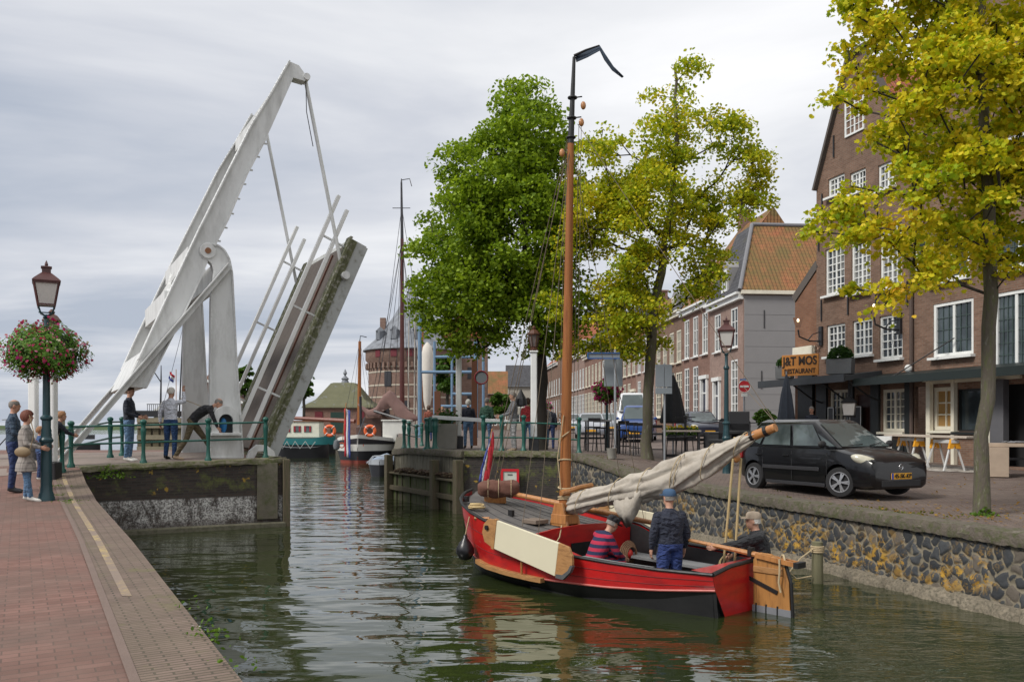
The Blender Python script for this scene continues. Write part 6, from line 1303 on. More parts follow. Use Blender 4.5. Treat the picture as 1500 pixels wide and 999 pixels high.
# bulwark inside, rubbing strake, black gunwale rail
mb = MB()
for s_ in (-1, 1): mb.tube([SB(t, s_ * (hv(t, WG) - .005), hv(t, ZG) + .012) for t in NT_], 0.030, 8, sq=0.8)
mb.tube([SB(0, l, z + .015) for l, z in ((-.9, .57), (-.5, .64), (0, .66), (.5, .64), (.9, .57))], 0.03, 8)
mb.build('gunwale', HULLBLK, boat, smooth=True)
mb = MB()
for s_ in (-1, 1): mb.tube([SB(t, s_ * (hv(t, WC) + .006), hv(t, ZC) + .01) for t in NT_ if t < 5.6], 0.016, 6)
mb.build('chine_strake', M('pinkish_worn_strake', (0.50, 0.12, 0.10), 0.5, var=0.3), boat)
mb = MB(); mb.rings([[SB(t, -(hv(t, WG) - .05), hv(t, ZG) - .02), SB(t, -(hv(t, WG) - .12), 0.0)] for t in NT_ if t < 3.3], closed=False); mb.rings([[SB(t, (hv(t, WG) - .05), hv(t, ZG) - .02), SB(t, (hv(t, WG) - .12), 0.0)] for t in NT_ if t < 3.3], closed=False)
mb.face(*[SB(t, l, .04) for t, l in ((0.05, -.8), (3.3, -1.2), (3.3, 1.2), (.05, .8))]); mb.face(*[SB(0.05, l, z) for l, z in ((-.86, .55), (.86, .55), (.8, 0), (-.8, 0))]); mb.build('cockpit_lining', HULLBLK, boat)
mb = MB()
for k in (.33, .68):
    for s_ in (-1, 1): mb.tube([SB(t, s_ * (lerp(hv(t, WG), hv(t, WC), k) * (1.012 if k < .6 else 1.008) + .003), lerp(hv(t, ZG), hv(t, ZC), k)) for t in NT_ if t < 5.5], 0.0045, 4)
mb.build('plank_line', M('dark_red_seam', (0.14, 0.006, 0.006), .6), boat)
# after deck edges in red, foredeck with camber, bulkhead
mb = MB()
mb.rings([[SB(t, l, interp(abs(l), [0, .95], [0.02, 0]) + hv(t, ZG) - 0.005) for l in ((-hv(t, WG) + .03), -hv(t, WG) + .2)] for t in (0, .5, 1.0, 1.6, 2.2, 2.6)], closed=False)
mb.face(SB(0.0, -.88, .585), SB(.42, -.8, .585), SB(.42, .8, .61), SB(0, .88, .585)); mb.build('side_deck', HULLRED, boat)
mb = MB(); rows = []
for t in [3.2 + 2.66 * i / 14 for i in range(15)]:
    w = hv(t, WG) - .02; rows.append([SB(t, w * q, hv(t, ZG) - .09 + 0.07 * (1 - q * q)) for q in (-1, -.75, -.5, -.25, 0, .25, .5, .75, 1)])
mb.rings(rows, closed=False); dk = mb.build('foredeck', DECKG, boat, smooth=True)
mb = MB()
for q in (-.8, -.6, -.4, -.2, 0, .2, .4, .6, .8): mb.tube([SB(t, (hv(t, WG) - .02) * q, hv(t, ZG) - .088 + 0.07 * (1 - q * q)) for t in (3.25, 3.9, 4.5, 5.0, 5.4)], 0.004, 4)
mb.build('plank_seam', HULLBLK, dk)
mb = MB(); w = hv(3.2, WG); zt = hv(3.2, ZG)
mb.prism([SB(3.2, -w + .22, 0), SB(3.2, w - .22, 0), SB(3.2, w - .05, .25), SB(3.2, w - .02, zt - .04), SB(3.2, w * .5, zt + .03), SB(3.2, 0, zt + .055), SB(3.2, -w * .5, zt + .03), SB(3.2, -w + .02, zt - .04), SB(3.2, -w + .05, .25)], -SD * 0.04); bk = mb.build('bulkhead', HULLRED, boat)
mb = MB(); mb.prism([SB(3.15, l, z) for l, z in ((-.28, .12), (.30, .12), (.30, .62), (-.28, .62))], -SD * 0.012); mb.build('cabin_opening', M('black_interior', (0.006, 0.006, 0.006), 0.9), bk)
# mast
m0 = SB(3.5, -.08, 0.80); m1 = m0.copy(); top = W(841, 84, 14.1); wt = W(836, 208, 14.15)
mb = MB(); mb.tube([m0, m0.lerp(wt, .5), wt], [0.098, 0.080, 0.052], 14); mast = mb.build('mast', MASTM, boat, smooth=True)
mb = MB(); mb.tube([wt - V(0, 0, .03), top], [0.054, 0.026], 12)
for f in (0.05, .28, .52): mb.torus(wt.lerp(top, f), 0.065, 0.018)
mb.tube([wt.lerp(top, .52), wt.lerp(top, .52) + V(.16, 0, .02)], .012, 5); mb.tube([wt.lerp(top, .28), wt.lerp(top, .28) + V(.16, 0, .02)], .012, 5)
mb.build('topmast', HULLBLK, mast, smooth=True)
for f, dx in ((.30, .16), (.50, .18), (-.06, -.14)): mb = MB(); c = wt.lerp(top, f) + V(dx, 0, -.10); mb.ell(c, (.045, .04, .07), 8, 6); mb.build('block', VARN, mast, smooth=True)
mb = MB(); c = W(841, 82, 14.1); mb.tube([c, W(858, 74, 14.0), W(878, 67, 13.95)], [0.022, .018, .012], 6)
pn = mb.build('pennant_frame', HULLBLK, mast)
mb = MB(); up = [W(843, 79, 14.1), W(858, 73, 14.05), W(878, 66, 14.0), W(887, 80, 13.95), W(898, 98, 13.9), W(913, 113, 13.85)]; lo = [W(844, 91, 14.1), W(860, 84, 14.0), W(879, 74, 13.9), W(886, 88, 13.9), W(897, 103, 13.95), W(911, 113.5, 13.9)]
mb.rings([[a, a.lerp(b, .5) + V(0, .03, 0), b] for a, b in zip(up, lo)], closed=False); o = mb.build('pennant', M('navy_pennant_cloth', (0.035, 0.05, 0.075), 0.9, var=0.4, scale=8), mast, smooth=True, ang=180); o.modifiers.new('s', 'SOLIDIFY').thickness = 0.012
# mast foot tabernacle
mb = MB()
for l in (-.22, .06): mb.prism([SB(3.3, l, .86), SB(3.72, l, .86), SB(3.6, l, 1.25), SB(3.42, l, 1.25)], SR * 0.05)
mb.box(SB(3.5, -.08, 0.98), (0.34, .30, .16), math.atan2(SD.y, SD.x)); mb.build('tabernacle', VARN, boat, bevel=0.01)
mb = MB(); mb.tube([SB(3.42, -.24, 1.42), SB(3.36, .16, 1.5), SB(3.34, .42, 1.52)], 0.045, 8); mb.build('gaff_crutch', VARN, boat, smooth=True)
mb = MB()
for z in (1.3, 1.34, 1.5, 1.95): mb.torus(m0 + V(0.005 * z, 0, z - .8), 0.108, 0.014, Matrix.Rotation(R(12 * math.sin(z * 9)), 3, 'X'))
mb.build('rope_lashing', ROPE, mast, smooth=True)
# boom and gathered sail
b0 = m0 + V(.03, 0, .38); b1 = SB(-.36, .02, 2.50); bd = (b1 - b0).normalized()
mb = MB(); mb.tube([b0.lerp(b1, .82), b1 - bd * .3, b1], [0.05, 0.068, 0.058], 12); boom = mb.build('boom', VARN, boat, smooth=True)
mb = MB()
for q in (.12, .34): mb.tube([b1 - bd * q, b1 - bd * (q + .05)], 0.074, 12)
mb.build('boom_band', HULLBLK, boom)
mb = MB(); N_ = 110; M_ = 44; rg = []; LB = (b1 - b0).length
sidev = bd.cross(V(0, 0, 1)).normalized()
for i in range(N_ + 1):
    f = i / N_; c = b0.lerp(b1 - bd * .30, f) - sidev * (0.0)
    hh = interp(f, [0, .04, .15, .35, .55, .75, .88, 1], [.11, .14, .14, .17, .205, .19, .12, .05]); ww = interp(f, [0, .1, .5, .85, 1], [.09, .12, .13, .10, .06]); dr = interp(f, [0, .15, .5, .8, 1], [.02, -.02, -.12, -.10, 0.0])
    ring = []
    for k in range(M_):
        a = 2 * math.pi * k / M_; x = math.cos(a); z = math.sin(a)
        fold = 0.045 * (1 - abs(mnoise.noise(V(x * 1.6 + f * 1.5, z * 2.2 - f * 3.0, f * 2.2))) * 5) + 0.018 * math.sin(a * 9 + f * 5 + 2 * mnoise.noise(V(f * 4, 0, a)))
        pinch = 1 - 0.07 * max(0, math.cos(f * 2 * math.pi * 4.0)) ** 8
        r = (1 + fold * 4.5) * pinch
        ring.append(c + sidev * (ww * x * r) + V(0, 0, dr + hh * z * r * (1.0 if z > 0 else 1.25)))
    rg.append(ring)
mb.rings(rg); sail = mb.build('furled_sail', SAILC, boat, smooth=True, ang=180)
for f0, f1, drop, n_ in ((.30, .43, .42, 8),):
    mb = MB(); rg = []      # loose cloth hanging under the bundle
    for i in range(n_ + 1):
        f = lerp(f0, f1, i / n_); c = b0.lerp(b1, f); tri = math.sin(math.pi * (i / n_) ** 0.8)
        rg.append([c + V(0, 0, -.15) + sidev * .10, c + V(0, 0, -.25 - drop * tri * .5) + sidev * (.16 + .04 * math.sin(i * 2)), c + V(0, 0, -.28 - drop * tri) + sidev * (.06 + .04 * math.sin(i * 3)), c + V(0, 0, -.25 - drop * tri * .4) - sidev * .05, c + V(0, 0, -.1) - sidev * .08])
    mb.rings(rg); mb.build('sail_bunt', SAILC, sail, smooth=True, ang=180)
mb = MB()
for f in (.10, .30, .46, .63, .65, .78, .93):
    i = int(f * N_); ring = rg0 = None
    c = b0.lerp(b1 - bd * .30, f); dr = interp(f, [0, .15, .5, .8, 1], [.02, -.02, -.12, -.10, 0.0]); hh = interp(f, [0, .04, .15, .35, .55, .75, .88, 1], [.11, .14, .14, .17, .205, .19, .12, .05]); ww = interp(f, [0, .1, .5, .85, 1], [.09, .12, .13, .10, .06])
    pts = [c + sidev * ((ww + .025) * math.cos(a)) + V(0, 0, dr + (hh + .03) * math.sin(a) * (1 if math.sin(a) > 0 else 1.22)) + bd * (.10 * math.sin(a)) for a in [2 * math.pi * q / 20 for q in range(21)]]
    mb.tube(pts, 0.007, 5)
mb.build('sail_tie', ROPE, sail, smooth=True)
# long spar lying over the deck and cockpit
mb = MB(); mb.tube([SB(5.0, .05, 1.31), SB(3.4, .30, 1.13), SB(1.7, .55, .94)], [0.045, .052, .035], 10); mb.build('spar', VARN, boat, smooth=True)
# leeboards
def leeboard(lat, side):
    a = SB(4.05, lat, .86 if side < 0 else 0.92); b = SB(2.0, lat - .05 if side < 0 else lat, .52 if side < 0 else .72); d = (b - a).normalized(); up = V(0, 0, 1); n_ = SR * side
    u = (up - d * up.dot(d)).normalized(); L = (b - a).length
    def Q(s_, h_): return a + d * s_ + u * h_
    hh = .23
    mb = MB(); mb.prism([Q(.30, -hh), Q(L - .32, -hh - .02), Q(L - .32, hh + .02), Q(.30, hh)], n_ * .05); lb = mb.build('leeboard', CREAMB, boat, bevel=0.008)
    mb = MB(); mb.prism([Q(.299, -hh), Q(.299, hh), Q(.12, hh * .9), Q(.02, hh * .4), Q(0, -hh * .2), Q(.08, -hh * .8)], n_ * .048); mb.build('board_end', OAK, lb, bevel=0.006); mb = MB(); mb.prism([Q(L - .321, hh + .02), Q(L - .321, -hh - .02), Q(L - .18, -hh - .01), Q(L - .05, -hh * .45), Q(L, .02), Q(L - .03, hh * .6), Q(L - .12, hh + .015)], n_ * .048); mb.build('board_end', OAK, lb, bevel=0.006); mb = MB(); mb.prism([Q(.27, -hh - .015), Q(.34, -hh - .015), Q(.34, hh + .015), Q(.27, hh + .015)], n_ * .062); mb.build('batten', OAK, lb, bevel=0.006)
    mb = MB(); mb.prism([Q(L - .30, -hh - .035), Q(L - .15, -hh - .02), Q(L - .02, -hh * .45), Q(L + .015, 0), Q(L - .03, .0), Q(L - .07, -hh * .4), Q(L - .17, -hh * .8), Q(L - .30, -hh + .02)], n_ * .056); mb.build('iron_shoe', M('dull_zinc', (0.12, 0.125, 0.13), 0.5, metal=0.4), lb)
    mb = MB(); mb.tube([Q(.12, .06) + n_ * .04, Q(.12, .06) + n_ * .08], .04, 6); mb.build('pivot_bolt', HULLBLK, lb)
leeboard(-1.36, -1); leeboard(1.30, 1)
mb = MB(); mb.tube([SB(4.55, -1.16, .98), SB(4.35, -1.0, .98)], .03, 6); mb.build('leeboard_pin', VARN, boat); mb = MB(); mb.tube([SB(3.15, -1.38, .55), SB(3.2, -1.33, .20)], .02, 6); mb.build('leeboard_stay', VARN, boat)
mb = MB(); mb.rings([[SB(t, -(hv(t, WC) + o_), hv(t, ZC) + z_) for o_, z_ in ((.0, .03), (.10, .03), (.10, -.04), (0, -.04))] for t in [2.75 + i * .2 for i in range(10)]]); mb.build('rubbing_plank', OAK, boat, bevel=0.004)
# rudder and tiller
mb = MB(); r_ = lambda t, z: SB(t, 0, z)
mb.prism([r_(-.05, .70) - SR * .03, r_(-.05, -.35) - SR * .03, r_(-.62, -.35) - SR * .03, r_(-.58, .45) - SR * .03, r_(-.50, .70) - SR * .03, r_(-.30, .80) - SR * .03, r_(-.12, .80) - SR * .03], SR * .06); rd = mb.build('rudder', M('rudder_oak_planks', (0.36, 0.165, 0.045), 0.55, var=0.4, scale=3, stretch=(4, 4, .5), col2=(0.15, 0.07, 0.025), mask=(0.5, 0.68)), boat, bevel=0.006)
mb = MB(); mb.prism([r_(-.04, .09) - SR * .036, r_(-.04, -.36) - SR * .036, r_(-.63, -.36) - SR * .036, r_(-.61, .09) - SR * .036], SR * .072); mb.build('zinc_foot', M('dull_zinc_light', (0.22, 0.23, 0.25), 0.5, metal=0.3), rd)
mb = MB(); mb.tube([r_(-.64, -.3), r_(-.60, .45), r_(-.52, .7)], .022, 6); mb.beam(r_(.02, .45) - SR * .04, r_(-.42, .30) - SR * .04, .02, .05); mb.beam(r_(-.1, .0) - SR * .036, r_(-.1, .12) - SR * .038, .012, .03); mb.beam(r_(-.25, -.1) - SR * .037, r_(-.25, .12) - SR * .037, .012, .02); mb.beam(r_(-.42, -.1) - SR * .037, r_(-.42, .12) - SR * .037, .012, .02); mb.build('rudder_strap', HULLBLK, rd)
mb = MB(); mb.prism([r_(-.06, .62) - SR * .05, r_(-.5, .62) - SR * .05, r_(-.5, .54) - SR * .05, r_(-.06, .54) - SR * .05], SR * .10); mb.build('rudder_cheek', OAK, rd, bevel=.005)
mb = MB(); mb.tube([SB(1.02, -.02, .86), SB(.3, 0, .80), SB(-.15, 0, .76)], [.030, .042, .05], 8, sq=.8); mb.beam(SB(-.1, -.05, .765), SB(-.72, -.06, .70), .04, .06); mb.beam(SB(-.1, .06, .765), SB(-.72, .06, .70), .04, .06); til = mb.build('tiller', VARN, boat)
mb = MB(); mb.box(SB(-.72, 0, .70), (.07, .2, .075), math.atan2(SD.y, SD.x)); mb.box(SB(.0, 0, .80), (.05, .12, .11), math.atan2(SD.y, SD.x)); mb.build('tiller_iron', HULLBLK, til)
mb = MB(); mb.tube([SB(-.48, -.09, .76), SB(-.49, -.10, .6), SB(-.47, -.09, .45), SB(-.5, -.09, .32)], .014, 6); mb.torus(SB(-.48, -.0, .73), .075, .014, Matrix.Rotation(R(90), 3, 'Y')); mb.build('lashing', ROPE, til, smooth=True)
# benches, floor, small cockpit things
mb = MB(); mb.prism([SB(t, l, .30) for t, l in ((.5, -.85), (2.9, -1.05), (2.9, -.68), (.5, -.5))], (0, 0, .04)); mb.prism([SB(t, l, .34) for t, l in ((.5, .5), (2.9, .68), (2.9, 1.05), (.5, .85))], (0, 0, .04)); mb.build('bench', M('grey_bench_paint', (0.19, 0.195, 0.20), 0.6), boat)
mb = MB(); mb.rings([[SB(t, -(hv(t, WG) - .06), hv(t, ZG)), SB(t, -(hv(t, WG) - .26), hv(t, ZG) - .005)] for t in (1.0, 1.6, 2.2)], closed=False); mb.build('inner_ledge', M('grey_bench_paint', (0.19, 0.195, 0.20), 0.6), boat)
# mainsheet from boom end to stern
blk_ = b0.lerp(b1, .83) + V(0, 0, -.21)
mb = MB(); mb.tube([blk_, SB(.62, .25, .45)], .018, 6); mb.tube([blk_ + V(.12, .04, 0), SB(.48, .32, .45)], .018, 6); mb.tube([blk_ + V(.05, .02, .05), blk_ + V(.02, 0, .3)], .016, 6); mb.build('mainsheet', ROPEY, boat, smooth=True)
mb = MB(); mb.ell(blk_ + V(.05, .02, .02), (.06, .045, .08), 10, 8); mb.build('sheet_block', VARN, boat, smooth=True)
# rigging
mb = MB()
def line(a, b, r=.008, sag=0.0, n=8):
    r *= .62; a = Vector(a); b = Vector(b); mb.tube([a.lerp(b, i / n) + V(0, 0, -sag * math.sin(math.pi * i / n)) for i in range(n + 1)], r, 4)
h1 = wt + V(0, 0, .05); h2 = wt.lerp(top, .28); bow = SB(5.75, 0, 1.32)
for k, (dt, dl) in enumerate(((5.6, .0), (5.45, .12), (5.3, -.12))): line(h1 + V(-.05, 0, -.1 * k), SB(dt, dl, 1.32), .010)
line(h1, SB(3.3, -1.22, .95), .008); line(h1, SB(2.9, -1.26, .86), .008); line(h1, SB(3.3, 1.24, .95), .008); line(h1, SB(2.9, 1.28, .86), .008)
line(h2 + V(.1, 0, -.1), b1 + V(0, 0, .06), .009); line(h2 + V(.12, 0, -.1), m0 + V(.13, 0, .7), .008); line(h2 + V(.16, 0, -.1), m0 + V(.20, 0, .6), .007); line(wt + V(-.07, 0, -.1), m0 + V(-.12, 0, .7), .007)
line(b1 + V(0, 0, .06), W(1088, 565, 14.0), .010)
mb.build('rigging', M('tarred_line', (0.13, 0.10, 0.07), .9), boat, smooth=True)
mb = MB(); mb.tube([m0 + V(.1 * math.cos(a), .1 * math.sin(a) - .02, 1.25 + a * .07) for a in [i * .35 for i in range(30)]], .010, 5); mb.tube([m0 + V(-.05, -.1, .55), m0 + V(-.12, -.12, 1.2), m0 + V(-.02, -.12, 1.9)], .009, 5); mb.build('halyard_coil', ROPE, mast, smooth=True)
# bundled jib on the bow, anchor windlass, hatch, cleats, rope coil
mb = MB(); rg = []; jc0 = SB(5.35, -.42, 1.40); jc1 = SB(4.85, .14, 1.40)
for i in range(15):
    f = i / 14; c = jc0.lerp(jc1, f); r = .15 * (1 - (2 * f - 1) ** 6 * .45); d = (jc1 - jc0).normalized(); n_ = d.cross(V(0, 0, 1))
    rg.append([c + (n_ * math.cos(a) + V(0, 0, math.sin(a))) * r * (1 + .12 * math.sin(a * 5 + f * 6) + .2 * mnoise.noise(V(a, f * 6, 0))) for a in [2 * math.pi * k / 18 for k in range(18)]])
mb.rings(rg); jb = mb.build('bundled_jib', M('brown_tan_canvas', (0.125, 0.055, 0.038), 0.9, var=0.3, scale=6, bump=0.6, bscale=12), boat, smooth=True, ang=180)
mb = MB()
for f in (.25, .5, .8): mb = MB(); c = jc0.lerp(jc1, f); mb.torus(c, .165, .006, (jc1 - jc0).to_track_quat('Z', 'Y').to_matrix()); mb.build('jib_tie', ROPE, jb)
mb = MB(); mb.prism([SB(5.25, -.25, 1.13), SB(5.05, .0, 1.13), SB(5.0, -.05, 1.27), SB(5.2, -.3, 1.27)], SD * .12); mb.build('windlass', VARN, boat)
mb = MB(); mb.box(SB(3.85, -.42, .935), (.34, .30, .07), math.atan2(SD.y, SD.x)); mb.build('hatch', M('hatch_wood', (0.17, 0.13, 0.10), 0.7), boat, bevel=.01)
mb = MB()
for t, l in ((4.45, -.42), (5.38, -.66), (4.3, .55)): mb.box(SB(t, l, hv(t, ZG) + .02), (.10, .06, .10), math.atan2(SD.y, SD.x)); 
mb.build('deck_cleat', HULLBLK, boat)
mb = MB(); c = SB(5.0, -.74, hv(5.0, ZG) - .02)
for k in range(7): mb.torus(c + V(.02 * math.sin(k * 2), .02 * math.cos(k * 3), .012 * k), .14 - .008 * k, .012, Matrix.Rotation(R(5 * math.sin(k * 5)), 3, 'X'))
mb.build('rope_coil', ROPEY, boat, smooth=True)
mb = MB(); c = SB(3.12, -1.0, .72); mb.tube([SB(3.2, -.45, .92), SB(3.1, -.6, .75), SB(3.08, -.75, .62)], .010, 5); mb.torus(SB(3.0, -.85, .50), .10, .014, Matrix.Rotation(R(85), 3, 'X') @ Matrix.Scale(.6, 3, V(1, 0, 0))); mb.build('bulkhead_rope', ROPE, boat, smooth=True)
mb = MB()
for k in range(4): mb.torus(SB(1.05 + .01 * k, .93, .42 - .012 * k), .11, .012, Matrix.Rotation(R(90), 3, 'X') @ Matrix.Scale(.55, 3, V(1, 0, 0)) if False else Matrix.Rotation(R(95), 3, 'X') @ Matrix.Scale(.6, 3, V(1, 0, 0)))
mb.build('hanging_coil', ROPEY, boat, smooth=True)
fl = thing('fender', 'black teardrop fender hanging off the red bow', 'fender', tuple(SB(4.75, -1.22, .45))); mb = MB(); mb.lathe(SB(4.72, -1.22, .42), [(0.02, -.16), (.10, -.13), (.155, -.03), (.15, .05), (.10, .14), (.04, .22), (.03, .26), (.01, .28)], 16); mb.build('bulb', M('black_rubber', (0.010, 0.010, 0.012), 0.35), fl, smooth=True, ang=180); mb = MB(); mb.tube([SB(4.72, -1.22, .68), SB(4.68, -1.16, 1.0)], .010, 5); mb.build('lanyard', ROPE, fl)
wbk = thing('crab_basket', 'wicker basket with red float inside the cockpit', 'basket', tuple(SB(2.75, .75, .2)))
mb = MB(); c = SB(2.8, .72, .40)
for k in range(5): mb.torus(c + SD * (-.02 * k), .20 - .02 * k, .016, SD.to_track_quat('Z', 'Y').to_matrix())
mb.build('wicker', M('wicker', (0.20, 0.11, 0.06), 0.8), wbk); mb = MB(); mb.ell(c + V(-.02, -.05, 0), .10, 12, 8); mb.build('red_float', M('red_plastic', (0.50, 0.02, 0.015), 0.4), wbk, smooth=True)
ty = thing('tyre_fender', 'black tyre fender on the far side of the cockpit', 'tyre', tuple(SB(.95, 1.15, .6))); mb = MB(); mb.torus(SB(.9, 1.28, .62), .17, .06, Matrix.Rotation(R(90), 3, 'X') @ Matrix.Identity(3)); mb.build('tyre', M('black_rubber', (0.010, 0.010, 0.012), 0.35), ty, smooth=True)
# flag on the bow
fg = thing('bow_flag', 'red, white and blue flag hanging from a raked staff at the bow', 'flag', tuple(SB(5.72, 0, 1.3)))
f0 = SB(5.72, 0, 1.3); f1 = W(721, 628, 15.9)
mb = MB(); mb.tube([f0, f1], .018, 6); mb.build('staff', VARN, fg, smooth=True)
for k, (m_, a, b) in enumerate(((M('flag_red', (0.42, 0.02, 0.03), 0.8), -.02, .08), (M('flag_white', (0.62, 0.62, 0.64), 0.8), -.06, -.021), (M('flag_blue', (0.05, 0.07, 0.28), 0.8), -.10, -.061))):
    mb = MB(); rg = []
    for i in range(15):
        f = i / 14; c = f1.lerp(f0, f * .8); wv = .03 * math.sin(f * 13 + k); sl = min(1, f * 3 + .2) * (1 if k == 0 else min(1, f * 1.4))
        rg.append([c + V(a * sl, wv, -.05), c + V((a + b) / 2 * sl, -wv, -.06), c + V(b * sl, wv, -.05)])
    mb.rings(rg, closed=False); o = mb.build('flag_stripe', m_, fg, smooth=True, ang=180); o.modifiers.new('s', 'SOLIDIFY').thickness = 0.01
# crew
sitJ = dict(pel=(0, -.05, .50), wai=(0, .02, .62), che=(0, .14, .84), nek=(0, .24, 1.0), hed=(0, .33, 1.12), shR=(.19, .17, .95), shL=(-.19, .17, .95), elR=(.22, .30, .70), wrR=(.10, .48, .60), elL=(-.22, .30, .70), wrL=(-.08, .50, .60), hiR=(.1, 0, .50), knR=(.16, .42, .52), anR=(.16, .46, .10), hiL=(-.1, 0, .50), knL=(-.16, .42, .52), anL=(-.16, .46, .10), toR=(.17, .66, .05), toL=(-.17, .66, .05))
p = SB(2.35, -.62, -.10); person('seated crewman in red and navy striped jersey and dark cap looking down', tuple(p), face_to(0.85, 0.35), 1.72, sitJ, STRIPE, JEANS, SHOEB, HG, 'short', hat='cap', hatmat=BLK, headpitch=R(-28), vox=.013, build=1.12)
p = SB(1.18, -.27, -.12); person('standing crewman in navy sweater and blue cap seen from behind', tuple(p), face_to(-0.25, 0.95), 1.70, dict(elR=(.275, -.02, 1.12), wrR=(.27, .05, .88), elL=(-.275, -.02, 1.12), wrL=(-.27, .05, .88), shR=(.19, 0, 1.375), shL=(-.19, 0, 1.375)), cloth('navy_sweater', (0.016, 0.020, 0.036)), cloth('blue_work_jeans', (0.02, 0.04, 0.15)), SHOEB, HG, 'short', hat='cap', hatmat=M('blue_cap', (0.04, 0.085, 0.16), 0.8), vox=.013, build=1.22, headyaw=R(20))
helmJ = dict(pel=(0, -.05, .52), wai=(0, .0, .64), che=(0, .05, .86), nek=(0, .08, 1.04), hed=(0, .13, 1.17), shR=(.20, .05, .97), shL=(-.20, .08, .97), elR=(.26, .20, .74), wrR=(.12, .40, .66), elL=(-.24, .38, .88), wrL=(-.20, .66, .83), hiR=(.1, 0, .50), knR=(.16, .42, .50), anR=(.16, .42, .10), hiL=(-.1, 0, .50), knL=(-.14, .42, .50), anL=(-.14, .42, .10), toR=(.16, .62, .05), toL=(-.14, .62, .05))
p = SB(.22, .62, -.02); person('helmsman in black jacket and beige cap holding the tiller', tuple(p), face_to(-0.97, 0.05), 1.74, helmJ, cloth('black_jacket', (0.015, 0.016, 0.019)), DKJEANS, SHOEB, HW, 'short', hat='cap', hatmat=M('beige_cap', (0.36, 0.29, 0.22), 0.9, var=0.3, scale=20), vox=.013, build=1.2)
# ================================================================ cars
RUBBER = M('tyre_rubber', (0.014, 0.014, 0.015), 0.8); ALLOY = M('alloy_rim', (0.42, 0.43, 0.45), 0.35, metal=0.7, var=0.1); PLASTIC = M('black_trim', (0.016, 0.016, 0.018), 0.6)
CARGLASS = glass('car_glass', (0.035, 0.045, 0.045), 0.03); LAMPG = M('headlamp_lens', (0.50, 0.48, 0.38), 0.15, var=0.3, scale=9, coat=1.0); CHROME = M('chrome', (0.6, 0.6, 0.6), 0.15, metal=1.0); TAIL = M('tail_lamp_red', (0.30, 0.01, 0.01), 0.2, coat=1.0)
PLATEY = M('yellow_plate', (0.72, 0.36, 0.02), 0.5, var=0.05); PLATEB = M('plate_blue', (0.02, 0.06, 0.35), 0.5); PLK = M('plate_black', (0.02, 0.015, 0.01), 0.6)
def paint(name, c, met=0.0): return M('paint_' + name, c, 0.35, var=0.04, scale=1.0, coat=0.55, metal=met, spec=0.25)
